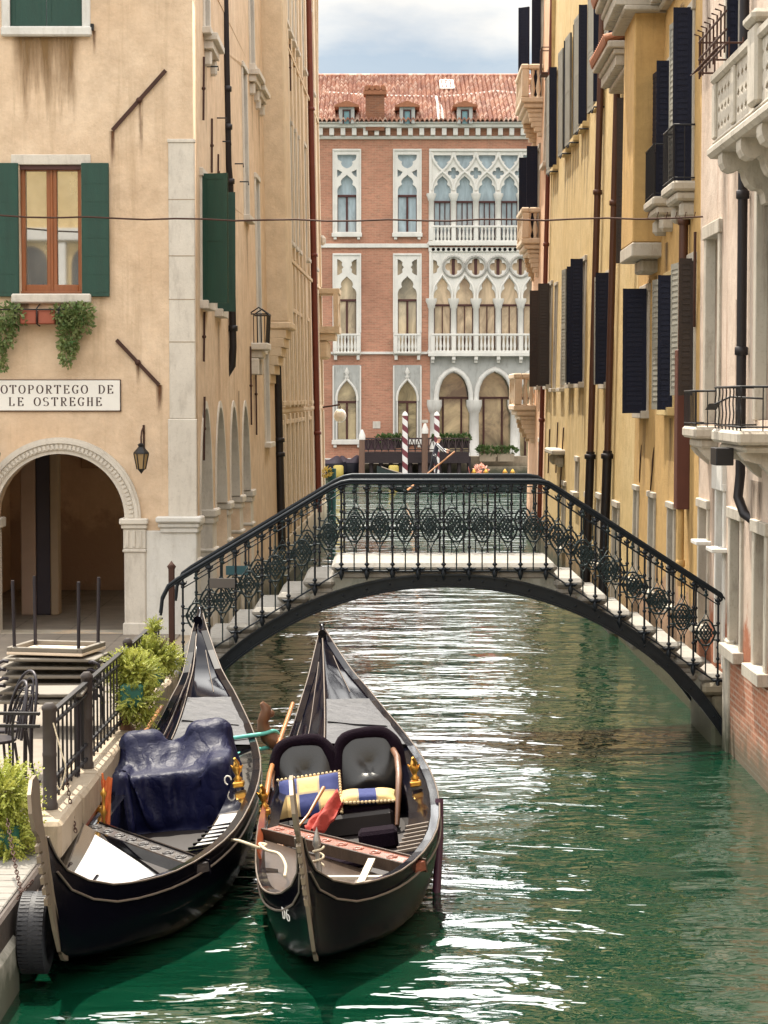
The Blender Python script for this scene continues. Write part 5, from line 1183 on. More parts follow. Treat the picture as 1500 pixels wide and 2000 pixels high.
medm.ball((0, 0, .445), (.03, .03, .022), 8, 5); medm.ball((0, 0, .48), (.018, .018, .03), 8, 5)
postm = MB()
postm.tube([(0, 0, 0), (0, 0, -1.08)], .0125, 8)
for z, r in ((-.09, .034), (-.13, .024), (-.36, .024), (-.475, .022), (-.56, .026), (-.645, .022), (-.78, .024), (-.98, .030)): postm.lathe([(.012, -.022), (r, -.004), (r, .004), (.012, .022)], (0, 0, z), 8)
for i in range(4):                                                # leaf finial and foot rosette
    a = pi / 2 * i + .3; d = Vector((cos(a), sin(a) * .6, 0)); postm.tube([Vector((0, 0, -.12)), d * .035 + Vector((0, 0, -.09)), d * .05 + Vector((0, 0, -.06))], [.008, .012, .003], 5)
    postm.tube([Vector((0, 0, -1.03)), d * .05 + Vector((0, 0, -1.04)), d * .085 + Vector((0, 0, -1.02))], [.014, .02, .004], 5)
postm.lathe([(.004, -.11), (.022, -.07), (.034, -.03), (.016, .02)], (0, 0, -1.06), 8)
med_me = post_me = None
for yy, nm in ((25.14, 0), (26.95, 1)):
    path = [(-2.62, yy, railz(-2.42) - .40), (-2.60, yy, railz(-2.42) - .22), (-2.53, yy, railz(-2.42) - .08), (-2.42, yy, railz(-2.42))]
    path += [(-.62, yy, railz(-.62)), (-.5, yy, ZR - .018), (-.4, yy, ZR), (1.8, yy, ZR), (1.92, yy, ZR - .02), (2.05, yy, railz(2.05)), (3.95, yy, railz(3.95)), (4.03, yy, railz(3.98) - .07)]
    m = MB(); m.tube(path, .023, 10); m.tube([Vector(p) + Vector((0, 0, -.03)) for p in path], .018, 6)
    for dz, r in ((-.145, .008), (-1.06, .011)):
        q = [(-2.36, yy, railz(-2.36) + dz), (-.5, yy, ZR + dz), (1.9, yy, ZR + dz), (3.93, yy, railz(3.93) + dz)]; m.tube(q, r, 6)
    rl = m.build('railing', IRON, bridge)
    xs = [-.5 - .31 * k for k in range(6, 0, -1)] + [-.5 + .30 * k for k in range(9)] + [1.9 + .289 * k for k in range(1, 8)]
    for x in xs:
        if post_me is None: o = postm.build('baluster', IRON, rl); post_me = o.data
        else: o = bpy.data.objects.new('baluster', post_me); COL.objects.link(o); o.parent = rl
        o.location = (x, yy, railz(x))
    for a, b in zip(xs, xs[1:]):
        x = (a + b) / 2
        if med_me is None: o = medm.build('lozenge', IRON_G, rl); med_me = o.data
        else: o = bpy.data.objects.new('lozenge', med_me); COL.objects.link(o); o.parent = rl
        o.location = (x, yy, railz(x) - .565)
for px, py, w_, h_, yy, mt in ((434, 1139, .30, .115, 25.10, M('grey_notice', (.08, .07, .065), .6)), (463, 1114, .28, .115, 26.9, M('teal_notice', (.012, .06, .075), .5))):
    p = atY(px, py, yy); m = MB(); m.bbox(p.x - w_ / 2, p.x + w_ / 2, yy - .006, yy + .006, p.z - h_ / 2, p.z + h_ / 2, .003); m.build('notice_plate', mt, bridge)
for px, py, zb in ((335, 1108, .84),):
    p = atY(px, py, 25.5); m = MB(); m.bbox(p.x - .035, p.x + .035, 25.46, 25.54, zb, p.z, .01); m.lathe([(.04, 0), (.055, .03), (.03, .06), (.0, .1)], (p.x, 25.5, p.z - .02), 8); m.build('newel', RUST, bridge)
# ================================================================= lettering
def arcp(cx, cy, rx, ry, a0, a1, n=12): return [(cx + rx * cos(radians(a0 + (a1 - a0) * i / n)), cy + ry * sin(radians(a0 + (a1 - a0) * i / n))) for i in range(n + 1)]
GLY = {
 'O': [arcp(.42, .5, .36, .47, 0, 360, 24)],
 'T': [[(.40, .02), (.40, .97)], [(.04, .97), (.76, .97)], [(.06, .97), (.05, .76)], [(.74, .97), (.75, .76)], [(.24, .03), (.56, .03)]],
 'P': [[(.2, .02), (.2, .98)], [(.06, .97), (.4, .97)] + arcp(.42, .72, .28, .25, 90, -90, 10) + [(.2, .47)], [(.05, .03), (.36, .03)]],
 'R': [[(.2, .02), (.2, .98)], [(.06, .97), (.4, .97)] + arcp(.42, .74, .26, .23, 90, -90, 10) + [(.2, .51)], [(.38, .51), (.66, .04), (.84, .03)], [(.05, .03), (.36, .03)]],
 'E': [[(.2, .02), (.2, .98)], [(.06, .97), (.66, .97)], [(.66, .97), (.67, .78)], [(.2, .51), (.5, .51)], [(.5, .60), (.5, .42)], [(.06, .03), (.70, .03)], [(.70, .03), (.71, .24)]],
 'G': [arcp(.44, .5, .37, .47, 50, 300, 20), [(.68, .74), (.69, .95)], [(.64, .06), (.64, .42)], [(.50, .42), (.80, .42)]],
 'D': [[(.2, .02), (.2, .98)], [(.06, .97), (.34, .97)] + arcp(.36, .5, .42, .47, 90, -90, 16) + [(.06, .03)]],
 'L': [[(.2, .02), (.2, .98)], [(.05, .97), (.36, .97)], [(.05, .03), (.68, .03)], [(.68, .03), (.69, .26)]],
 'H': [[(.18, .02), (.18, .98)], [(.66, .02), (.66, .98)], [(.18, .5), (.66, .5)], [(.04, .97), (.33, .97)], [(.04, .03), (.33, .03)], [(.52, .97), (.80, .97)], [(.52, .03), (.80, .03)]],
  '6': [arcp(.40, .30, .30, .28, 0, 360, 18), [(.12, .34)] + arcp(.52, .52, .42, .46, 175, 75, 10)],
 'S': [arcp(.40, .73, .27, .24, 30, 250, 14) + arcp(.40, .27, .29, .25, 80, -150, 14)]}
def letters(m, txt, x0, pitch, zb, h, fn):
    x = x0
    for ch in txt:
        if ch in GLY:
            for st in GLY[ch]:
                P = [Vector((x + p[0] * h * .92, zb + p[1] * h)) for p in st]; vs = []
                for i, p in enumerate(P):
                    t = (P[min(i + 1, len(P) - 1)] - P[max(i - 1, 0)]).normalized(); w_ = h * (.045 + .125 * abs(t.y) ** 1.6); n_ = Vector((-t.y, t.x)) * w_ / 2
                    for q, o in ((p + n_, .029), (p + n_, .0325), (p - n_, .0325), (p - n_, .029)): vs.append(fn(q.x, q.y, o))
                k = len(P); m.add(vs, [(4 * i + j, 4 * i + 4 + j, 4 * i + 4 + (j + 1) % 4, 4 * i + (j + 1) % 4) for i in range(k - 1) for j in range(4)] + [(0, 1, 2, 3), (4 * k - 1, 4 * k - 2, 4 * k - 3, 4 * k - 4)])
        x += pitch if ch != ' ' else pitch * .9
# ================================================================= gondolas
BLK = M('black_lacquer', (.003, .003, .006), .1, 0, .3, 2.0, spec=.18)
SKY_PALE = M('painted_sky_reflection', (.50, .50, .51), .12, 0, .2, 2.5, coat=.6)  # pale grey stands in for sky reflected in the black lacquer
BLKD = M('black_deck_lacquer', (.003, .003, .007), .08, 0, .3, 2.0, spec=.08)
BLKM = M('mirror_black_lacquer', (.006, .006, .008), .05, 0, .3, 2.0, coat=1.0); BLKM.node_tree.nodes['Principled BSDF'].inputs['Coat IOR'].default_value = 3.2
DECKW = M('worn_brown_deck', (.05, .032, .022), .35, 0, .6, 3.0, .004, 30, (8, .8, 1), spec=.35)
HULLM = NT('gondola_hull')
def _hull():
    t = HULLM; v = t.obj(); sep = t.N('ShaderNodeSeparateXYZ'); t.L(v, sep.inputs[0])
    mr = t.N('ShaderNodeMapRange'); mr.inputs[1].default_value = .02; mr.inputs[2].default_value = .09; t.L(t.math('ADD', sep.outputs[2], t.math('MULTIPLY', t.math('SUBTRACT', t.noise(v, 4, 5, .6), .5), .10)), mr.inputs[0])
    c = t.mix(mr.outputs[0], (.05, .037, .027), (.0022, .0022, .0045)); t.set(Base_Color=c, Roughness=.22); t.b.inputs['Specular IOR Level'].default_value = .06; t.bump(t.noise(t.mapv(v, (3, .4, 3)), 3, 3), .004, .5)
_hull(); HULLM = HULLM.mat
TRIM = M('gunwale_trim', (.12, .09, .07), .5, 0, .4, 3, 0, 1, (1, 6, 1))
WALN = M('walnut', (.13, .055, .025), .45, 0, .5, 4, .003, 30, (5, 1, 1), coat=.2)
OARW = M('varnished_oar_wood', (.36, .15, .05), .4, 0, .35, 3, 0, 1, (6, .7, 6), coat=.3)
FERRO = M('prow_iron', (.19, .15, .11), .45, .5, .35, 5)
GOLD = M('gilt_brass', (.70, .40, .09), .28, .9, .3, 9)
REDW = M('red_carved_wood', (.20, .055, .028), .4, 0, .6, 14, .012, 30, coat=.3)
BLKC = M('black_carved_wood', (.03, .024, .024), .35, 0, .6, 14, .014, 26, coat=.5)
LEATH = M('grey_leather', (.016, .015, .015), .3, 0, .15, 4, .002, 90)
FUR = M('dark_plum_plush', (.007, .003, .007), .95, 0, .4, 30, .01, 90, spec=.1)
CARPET = M('grey_deck_sheet', (.055, .055, .062), .55, 0, .45, 5, .02, 6, (1, 1.6, 1), spec=.35)
FLOORW = M('gondola_floor', (.014, .009, .009), .6, 0, .4, 4)
T_HR = smooth_tab([(0, .022), (.15, .03), (.3, .06), (.5, .16), (.7, .29), (1.0, .46), (1.4, .64), (2.0, .82), (2.7, .95), (3.5, 1.0), (4.5, .99), (5.5, .92), (6.5, .78), (7.3, .62), (8.0, .45), (8.6, .28), (9.2, .11), (9.6, .03)], 96)
T_HL = smooth_tab([(0, .022), (.15, .03), (.3, .055), (.5, .12), (.7, .21), (1.0, .31), (1.4, .40), (2.0, .47), (2.7, .51), (3.5, .53), (4.5, .52), (5.5, .48), (6.5, .40), (7.3, .32), (8.0, .24), (8.6, .16), (9.2, .07), (9.6, .03)], 96)
def gondola(label, loc, rz, tipz, cover_len, red, heel=-7.0):
    g = thing('gondola', label, 'gondola', loc, rz, 'moored black gondolas', radians(heel))
    T_G = smooth_tab([(0, 1.10), (.15, .93), (.3, .80), (.5, .67), (.7, .58), (1.0, .52), (1.4, .48), (2.0, .47), (2.7, .49), (3.5, .53), (4.5, .56), (5.5, .60), (6.5, .69), (7.3, .81), (8.0, .97), (8.6, 1.13), (9.2, 1.13 + (tipz - 1.13) * .7), (9.6, tipz)], 96)
    T_B = smooth_tab([(0, .30), (.5, .15), (1.2, .02), (2.0, -.10), (4, -.16), (7, -.1), (8, .12), (8.8, .58), (9.3, 1.05), (9.6, tipz - .08)], 96)
    HR = lambda s: lerp(T_HR, s); HL = lambda s: lerp(T_HL, s) * (1 if red else 1 - .22 * sm01((s - .8) / 2)); G = lambda s: lerp(T_G, s); B = lambda s: lerp(T_B, s)
    SS = [0, .07, .15, .3, .5, .7, .85, 1.0, 1.2, 1.4, 1.7, 2.0, 2.35, 2.7, 3.1, 3.5, 4, 4.5, 5, 5.5, 6, 6.5, 6.9, 7.3, 7.65, 8, 8.3, 8.6, 8.9, 9.2, 9.4, 9.6]
    SLX, SLY = (.13, .04) if red else (.30, .11)
    SS2 = [.12 + .2 * i for i in range(38)]
    bld = lambda m, n, mt, p=g: m.build(n, mt, p, local=True)
    def hp(s, k):                                                 # hull section, k from -1 (left rail) to 1 (right rail)
        h = HR(s) if k > 0 else HL(s); a = abs(k); z0, z1 = B(s), G(s)
        tt = [(0, 0.0, 0), (.25, .42, .0), (.45, .70, .04), (.6, .83, .16), (.8, .94, .52), (1, 1, 1)]
        for (a0, x0, w0), (a1, x1, w1) in zip(tt, tt[1:]):
            if a <= a1: q = (a - a0) / (a1 - a0); x = x0 + (x1 - x0) * q; w_ = w0 + (w1 - w0) * q; break
        return Vector((math.copysign(x * h, k), s, z0 + (z1 - z0) * w_))
    m = MB(); K = [-1, -.8, -.6, -.45, -.25, 0, .25, .45, .6, .8, 1]
    vs = [hp(s, k) for s in SS for k in K]; n = len(K)
    m.add(vs, [(i * n + j, (i + 1) * n + j, (i + 1) * n + j + 1, i * n + j + 1) for i in range(len(SS) - 1) for j in range(n - 1)], 0, True)
    bld(m, 'hull', HULLM)
    m = MB()                                                      # rail cap, inner side
    for sg, H in ((1, HR), (-1, HL)):
        vs = []
        for s in SS:
            h = H(s); t_ = min(.065, h * .7); z = G(s); vs += [(sg * h, s, z), (sg * h, s, z + .018), (sg * (h - t_), s, z + .018), (sg * (h - t_), s, z - .16 if .6 < s < 6.2 else z - .02)]
        f = [(4 * i + j, 4 * i + 4 + j, 4 * i + 5 + j, 4 * i + 1 + j) for i in range(len(SS) - 1) for j in range(3)]
        m.add(vs, f if sg > 0 else [q[::-1] for q in f], 0)
    bld(m, 'gunwale', BLK)
    m = MB()
    for sg, H in ((1, HR), (-1, HL)):
        m.tube([(sg * (H(s) + .008), s, G(s) + .012) for s in SS], .0075, 6)
        m.tube([(sg * (H(s) * .995 + .008), s, G(s) - .10 - .02 * sm01(1.4 - s)) for s in SS2], .009, 6)
    bld(m, 'rub_rail', TRIM)
    def deck(s, u, dz=0.0, ridge=.0, x0=None):                    # u 0..1 from left to right
        hl, hr = HL(s) - .05, HR(s) - .05; x = -hl + (hl + hr) * u if x0 is None else x0
        k = 1 - (abs(x) / (hr if x > 0 else hl)) if (hr if x > 0 else hl) > .01 else 0; return Vector((x, s, G(s) + dz + ridge * max(0, k)))
    m = MB(); m.grid(lambda u, v: (lambda q: q + Vector((0, 0, -SLX * q.x + SLY * (q.y - 1.5))))(deck(.32 + v * (1.40 + 1.28 * (1 - u)), u, -.10, .0)), 12, 16); fd = bld(m, 'foredeck', BLKM if not red else DECKW)
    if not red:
        m = MB(); m.grid(lambda u, v: (lambda q: q + Vector((0, 0, .014 - SLX * q.x + SLY * (q.y - 1.5))))(deck(.32 + (.50 + .46 * v) * (1.40 + 1.28 * (1 - (.14 + .70 * u))), .14 + .70 * u, -.10, .0)), 6, 8); bld(m, 'bow_sky_reflection', SKY_PALE, fd)  # sky reflection on the foredeck, laid on as a pale sheet
        m = MB(); m.grid(lambda u, v: Vector((HR(2.35 + 1.0 * v) - .075 - .15 * u, 2.35 + 1.0 * v, G(2.35 + 1.0 * v) - .004)), 2, 8, flip=True); bld(m, 'side_sky_reflection', SKY_PALE, fd)  # same painted reflection along the side deck
    m = MB()
    for k_ in (.3, .62): m.strip([(lambda q: q + Vector((0, 0, -SLX * q.x + SLY * (q.y - 1.5))))(deck(.55 + 1.3 * i / 8, k_, -.085, .0)) for i in range(9)], .02, .02)
    bld(m, 'deck_rib', BLK if not red else TRIM, fd)
    # carved thwart, set askew
    m = MB(); A = Vector((-HL(3.1) + .06, 3.1, G(3.1) + .05)); Bq = Vector((HR(1.8) - .06, 1.75, G(1.8) - .06)); d = (Bq - A); 
    m.add([A, Bq, Bq + Vector((.0, .10, -.02)), Bq + Vector((.02, .17, .06)), A + Vector((.02, .17, .10)), A + Vector((0, .10, -.01))][:0] or [A], [])
    nn = Vector((-d.y, d.x, 0)).normalized(); up = Vector((0, 0, 1)); L_ = d.length; d.normalize()
    def ob(a0, a1, b0, b1, c0, c1, mi): 
        m.box(a0, a1, b0, b1, c0, c1, mi, lambda x, y, z: A + d * x + (nn * y) + Vector((0, 0, z)) + Vector((0, 0, 0)))
    ob(0, L_, 0, .16, -.04, .03, 0); ob(-.01, L_ + .01, -.02, .0, -.05, .045, 1); ob(0, L_, .16, .175, -.06, .045, 1)
    for i in range(9):                                            # raised scrolls
        c = A + d * (L_ * (i + .5) / 9) + nn * .08 + Vector((0, 0, .03)); m.tube([c + d * (.045 * cos(t) * (1 - t / 16)) + nn * (.045 * sin(t) * (1 - t / 16)) for t in [k * .7 for k in range(12)]], .010, 5, 0)
    bld(m, 'carved_thwart', [REDW if red else BLKC, DECKW if red else BLK])
    # cockpit
    m = MB(); m.grid(lambda u, v: Vector((-HL(2.2 + 4 * v) * .86 + (HL(2.2 + 4 * v) + HR(2.2 + 4 * v)) * .86 * u, 2.2 + 4 * v, .13)), 6, 10); m.grid(lambda u, v: Vector((-HL(6.15) * .92 + (HL(6.15) + HR(6.15)) * .92 * u, 6.15, .1 + (G(6.15) - .1) * v)), 4, 2); bld(m, 'floor', FLOORW)
    m = MB()
    for sg, H in ((1, HR), (-1, HL)):
        ss = [2.1 + .2 * i for i in range(21)]; wd = .20 if sg > 0 else .10; vs = []
        for s in ss: vs += [(sg * (H(s) - .06), s, G(s) - .015), (sg * (H(s) - .06 - wd), s, G(s) - .03), (sg * (H(s) - .08 - wd), s, .1)]
        f = [(3 * i + j, 3 * i + 3 + j, 3 * i + 4 + j, 3 * i + 1 + j) for i in range(20) for j in range(2)]; m.add(vs, f if sg > 0 else [q[::-1] for q in f], 0)
    sdk = bld(m, 'side_deck', BLK if red else BLKM)
    m = MB()
    for i in range(7): s = 2.2 + i * .13; m = MB(); m.strip([(HR(s) - .08, s, G(s) + .0), (HR(s) - .27, s, G(s) - .012)], .03, .018); bld(m, 'deck_slat', TRIM if red else BLK, sdk)
    # stern deck with its ridge
    RG = lambda s: .10 * min(1, (9.6 - s) / 1.0)
    m = MB()
    def sdck(u, v):
        s = 6.15 + 3.45 * v; return deck(s, u, .0, RG(s))
    m.grid(sdck, 12, 26); sd = bld(m, 'stern_deck', BLKD)
    m = MB(); m.tube([deck(6.3 + 3.25 * i / 20, 0, .006, RG(6.3 + 3.25 * i / 20), 0.0) for i in range(21)], .008, 6)
    for k_ in (-.45, -.8): m.tube([deck(6.5 + 2.3 * i / 14, 0, .004, RG(6.5 + 2.3 * i / 14), k_ * HL(6.5 + 2.3 * i / 14)) for i in range(15)], .005, 5)
    m.tube([deck(7.9 + 1.0 * i / 8, 0, .004, RG(7.9 + i / 8), .55 * HR(7.9 + i / 8)) for i in range(9)], .005, 5)
    bld(m, 'deck_moulding', TRIM, sd)
    m = MB()
    s1 = 6.1 + cover_len
    m.grid(lambda u, v: (lambda s: deck(s, 0, .016 + .012 * mnoise.noise((u * 3, s * 2.2, 1)), RG(s), .02 + (HR(s) - .075) * u))(6.1 + (s1 - 6.1) * v + .12 * u * (v > .9)), 14, 30); cv = bld(m, 'deck_sheet', CARPET)
    m = MB(); m.grid(lambda u, v: (lambda s: deck(s, 0, .034 + .008 * mnoise.noise((u * 3, s * 3, 4)), RG(s), .03 + (HR(s) - .14) * u))(s1 - .75 + .7 * v - .1 * u), 8, 8); bld(m, 'sheet_patch', CARPET, cv)
    # tip of the stern
    m = MB(); m.tube([(0, 9.35, G(9.35) + .06), (0, 9.58, tipz + .0), (0, 9.66, tipz + .06)], [.05, .035, .025], 8); m.ball((0, 9.67, tipz + .07), (.035, .03, .022), 8, 5); bld(m, 'stern_tip', BLK)
    # peaked hatch in front of the stern deck
    m = MB(); z0 = G(6.1) - .02
    m.prism([(-.36, z0 - .14), (.14, z0 - .14), (.14, z0 + .10), (.06, z0 + .11), (-.04, z0 + .18), (-.12, z0 + .21), (-.2, z0 + .17), (-.36, z0 + .06)], lambda a, b, d: Vector((a, 5.98 + d, b)), 0, .05); hb = bld(m, 'hatch_board', WOOD_R if red else BLKC)
    m = MB(); m.prism([(-.11 + .17 * cos(t), z0 - .02 + .055 * sin(t)) for t in [2 * pi * i / 20 for i in range(20)]], lambda a, b, d: Vector((a, 5.965 + d, b)), 0, .02); bld(m, 'gilt_panel', GOLD, hb)
    # toothed prow iron
    pr = [(.20, .20), (.08, .24), (-.0, .32), (-.07, .48), (-.11, .66)]
    for i in range(6): z = .68 + i * .075; pr += [(-.11 - .012 * i, z), (-.21 - .012 * i, z + .008), (-.21 - .012 * i, z + .052), (-.115 - .012 * i, z + .058)]
    pr += [(-.20, 1.16), (-.30, 1.22), (-.33, 1.34), (-.29, 1.46), (-.18, 1.54), (-.04, 1.55), (.03, 1.48), (-.02, 1.36), (-.02, 1.2), (.02, 1.0), (.03, .75), (.07, .5), (.14, .32), (.22, .24)]
    m = MB(); m.prism([(a, b) for a, b in pr], lambda a, b, d: Vector((d, a, b)), -.013, .013); fe = bld(m, 'prow_iron', FERRO)
    m = MB(); m.tube([(0, .0, 1.12), (0, -.02, .9), (0, .02, .6), (0, .08, .38), (0, .2, .22)], [.024, .024, .024, .022, .015], 6); bld(m, 'stem_band', FERRO, fe)
    # oar rest on the starboard quarter
    fx = 0 if red else .13; m = MB(); m.tube([(fx + a, b, c) for a, b, c in ((-.26, 6.5, .56), (-.36, 6.5, .68), (-.47, 6.48, .76), (-.55, 6.46, .84), (-.585, 6.45, .93), (-.58, 6.43, 1.01), (-.54, 6.42, 1.08), (-.535, 6.42, 1.13), (-.57, 6.41, 1.19))], [.07, .078, .08, .078, .066, .056, .06, .05, .024], 12); m.ball((fx - .515, 6.43, 1.07), (.06, .04, .045), 10, 8); bld(m, 'oar_rest', WALN)
    # brass ornaments on both sides of the seat
    for x, s in ((HR(4.5) - .16, 4.4), (-HL(4.1) + .03, 4.0)):
        m = MB(); z = G(s) + .0; m.bbox(x - .05, x + .05, s - .05, s + .05, z, z + .05, .01); m.lathe([(.026, 0), (.042, .024), (.018, .048), (.03, .08), (.042, .12), (.026, .16), (.01, .2)], (x, s, z + .05), 10)
        m.tube([(x - .05, s, z + .2), (x - .025, s, z + .15), (x, s, z + .17), (x + .03, s, z + .14), (x + .055, s, z + .19)], [.006, .016, .02, .016, .005], 6); m.tube([(x, s, z + .18), (x + .02, s - .05, z + .22), (x, s - .08, z + .27)], [.025, .02, .012], 6); bld(m, 'brass_ornament', GOLD)
    return g, bld, HR, HL, G
G1, b1_, HR1, HL1, GG1 = gondola('black gondola with uncovered plush seat and cushions, nearer the middle of the canal', (-.44, 14.5, 0), radians(.42), 1.47, 1.5, True)
G2, b2_, HR2, HL2, GG2 = gondola('black gondola with its seat under a navy tarpaulin, moored along the quay', (-2.18, 14.5, 0), radians(-1.85), 1.66, 1.55, False)
def gp(g, p): return RM[g.name] @ Vector(p)
# seat of the open gondola
m = MB()
for cx, w_ in ((-.19, .275), (.415, .29)):
    def back(a, r=1.0): c, s_ = cos(a), sin(a); return (cx + r * w_ * math.copysign(abs(c) ** .6, c), .46 + r * (.42 if s_ > 0 else .16) * math.copysign(abs(s_) ** .62, s_))
    n = 40; ring = [back(2 * pi * i / n, .98) for i in range(n)]
    vs = []
    for r_ in (1, .9, .75, .55, .3, .1): vs += [Vector((cx + (x - cx) * r_, 5.42 + .30 * (z - .35) - .085 * (1 - r_ ** 2.2), .55 + (z - .55) * r_)) for x, z in ring]
    m.add(vs, [(k * n + i, k * n + (i + 1) % n, (k + 1) * n + (i + 1) % n, (k + 1) * n + i) for k in range(5) for i in range(n)] + [tuple(5 * n + i for i in range(n))], 0, True)
    m.add([Vector((x, 5.50 + .30 * (z - .35), z)) for x, z in ring] + [Vector((cx, 5.62, .52))], [((i + 1) % n, i, n) for i in range(n)], 1, True)
    m.tube([Vector((x, 5.45 + .30 * (z - .35), z)) for x, z in [back(2 * pi * i / n, 1.03) for i in range(n)]], [.062 + .004 * sin(i * 5) for i in range(n)], 10, 1, closed=True)
m.box(-.5, .64, 5.50, 5.56, .1, .6, 1)
b1_(m, 'seat_back', [LEATH, FUR], G1)
m = MB(); m.bbox(-.46, .62, 4.72, 5.45, .12, .40, .05, 0); m.bbox(-.44, .60, 4.64, 4.74, .12, .33, .03, 1); b1_(m, 'seat', [FUR, FLOORW], G1)
m = MB(); m.tube([(.66, 5.5, .72), (.69, 5.2, .70), (.69, 4.9, .60), (.66, 4.7, .42), (.62, 4.55, .2)], [.03, .03, .03, .028, .022], 8); b1_(m, 'armrest', WALN, G1); m = MB(); m.tube([(-.49, 5.5, .66), (-.49, 5.1, .62), (-.47, 4.8, .45), (-.42, 4.6, .2)], [.03, .03, .028, .02], 8); b1_(m, 'armrest', WALN, G1)
m = MB(); m.bbox(-.05, .32, 3.3, 3.7, .13, .2, .02, 0); m.bbox(.28, .62, 3.9, 4.15, .13, .30, .03, 0); b1_(m, 'footstool', FUR, G1)
# cushions
def check_mat(sx, sy, kx, ky):
    nx, ny = kx / (2 * sx), ky / (2 * sy)
    t = NT('checked_cushion'); v = t.obj(); sep = t.N('ShaderNodeSeparateXYZ'); t.L(v, sep.inputs[0])
    cx = t.math('FLOOR', t.math('MULTIPLY', t.math('ADD', sep.outputs[0], sx), nx)); cy = t.math('FLOOR', t.math('MULTIPLY', t.math('ADD', sep.outputs[1], sy), ny))
    k = t.math('MODULO', t.math('ADD', t.math('ADD', cx, cy), 20.0), 2.0); c = t.mix(k, (.55, .38, .16), (.02, .03, .13))
    ex = t.math('ABSOLUTE', t.math('SUBTRACT', t.math('FRACT', t.math('MULTIPLY', t.math('ADD', sep.outputs[0], sx), nx)), .5)); ey = t.math('ABSOLUTE', t.math('SUBTRACT', t.math('FRACT', t.math('MULTIPLY', t.math('ADD', sep.outputs[1], sy), ny)), .5))
    c = t.mix(t.math('GREATER_THAN', t.math('MAXIMUM', ex, ey), .455), c, (.33, .26, .16)); t.set(Base_Color=c, Roughness=.85); t.bump(t.noise(v, 9, 4), .012, .6); return t.mat
TAS = M('cream_tassel', (.55, .42, .25), .9, 0, .3, 30)
def cushion(label, g, p, rot, sx, sy, th, mt, tassel):
    o = thing('cushion', label, 'cushion', (0, 0, 0)); o.matrix_world = Matrix.Translation(gp(g, p)) @ Matrix.Rotation(rot[2], 4, 'Z') @ Matrix.Rotation(rot[0], 4, 'X') @ Matrix.Rotation(rot[1], 4, 'Y'); 
    m = MB()
    def pil(sg):
        return lambda u, v: Vector(((2 * u - 1) * sx * (1 - .05 * (1 - (2 * v - 1) ** 2)), (2 * v - 1) * sy * (1 - .05 * (1 - (2 * u - 1) ** 2)), sg * th * (max(0, (1 - (2 * u - 1) ** 4) * (1 - (2 * v - 1) ** 4))) ** .5 + .006 * mnoise.noise((u * 6, v * 6, sg))))
    m.grid(pil(1), 14, 12); m.grid(pil(-1), 14, 12, flip=True); m.build('cover', mt, o, local=True)
    m = MB()
    for i in range(16):
        u = -1 + 2 * i / 15
        for q in ([(u * sx, -sy)] if tassel == 1 else [(u * sx, sy), (sx, u * sy)]): m.ball((q[0], q[1], 0), (.016, .016, .016), 6, 4)
    m.build('tassel', TAS, o, local=True)
cushion('blue and yellow checked cushion leaning against the left seat back', G1, (-.14, 4.86, .50), (radians(46), radians(-13), radians(6)), .285, .22, .06, check_mat(.285, .22, 3, 2), 2)
cushion('flat yellow cushion with a blue centre patch on the right seat', G1, (.38, 4.80, .445), (radians(14), radians(-2), radians(4)), .26, .12, .05, check_mat(.26, .12, 3, 1), 1)
CLOTHR = M('red_cloth', (.30, .03, .02), .75, 0, .4, 6, .01, 14)
CLOTHO = M('orange_cloth', (.62, .15, .04), .8, 0, .35, 6, .01, 14)
m = MB(); m.grid(lambda u, v: gp(G1, (-.20 + .28 * u + .10 * v, 4.1 + .50 * u - .10 * v, .36 + .18 * u + .05 * sin(v * 9 + u * 4) + .03 * mnoise.noise((u * 5, v * 7, 2)) - .10 * abs(v - .5))), 20, 14)
m.grid(lambda u, v: gp(G1, (-.20 + .28 * u + .10 * v, 4.11 + .50 * u - .10 * v, .34 + .18 * u + .05 * sin(v * 9 + u * 4) + .03 * mnoise.noise((u * 5, v * 7, 2)) - .10 * abs(v - .5))), 20, 14, flip=True); tag(m.build('folded_cloth', CLOTHR), 'crumpled red cloth in front of the checked cushion', 'cloth')
m = MB(); a = [gp(G1, q) for q in ((-.40, 3.55, .30), (-.12, 3.9, .52), (.02, 4.3, .66))]; m.tube(a, [.012, .012, .02], 6); tag(m.build('boat_hook', OARW), 'thin wooden boat hook across the red cloth in the open gondola', 'boat hook')
# tarpaulin over the other seat
TARP = M('navy_tarpaulin', (.0035, .0048, .030), .52, 0, .25, 3, 0, 25, spec=.22)
def _tarp_bump():
    t = TARP.node_tree; N = t.nodes.new; L = t.links.new; g = N('ShaderNodeNewGeometry'); v = N('ShaderNodeTexVoronoi'); v.feature = 'DISTANCE_TO_EDGE'; v.inputs['Scale'].default_value = 4.6
    nz = N('ShaderNodeTexNoise'); nz.inputs['Scale'].default_value = 3; nz.inputs['Detail'].default_value = 4; L(g.outputs['Position'], nz.inputs['Vector']); ad = N('ShaderNodeVectorMath'); ad.operation = 'MULTIPLY_ADD'; ad.inputs[1].default_value = (.5, .5, .5); L(nz.outputs['Color'], ad.inputs[0]); L(g.outputs['Position'], ad.inputs[2]); mp = N('ShaderNodeMapping'); mp.inputs['Scale'].default_value = (1, .8, .42); mp.inputs['Rotation'].default_value = (.25, .2, .1); L(ad.outputs[0], mp.inputs[0]); L(mp.outputs[0], v.inputs['Vector'])
    b = N('ShaderNodeBump'); b.inputs['Distance'].default_value = .04; b.inputs['Strength'].default_value = .75; L(v.outputs['Distance'], b.inputs['Height']); L(b.outputs[0], t.nodes['Principled BSDF'].inputs['Normal'])
_tarp_bump()
import numpy as np
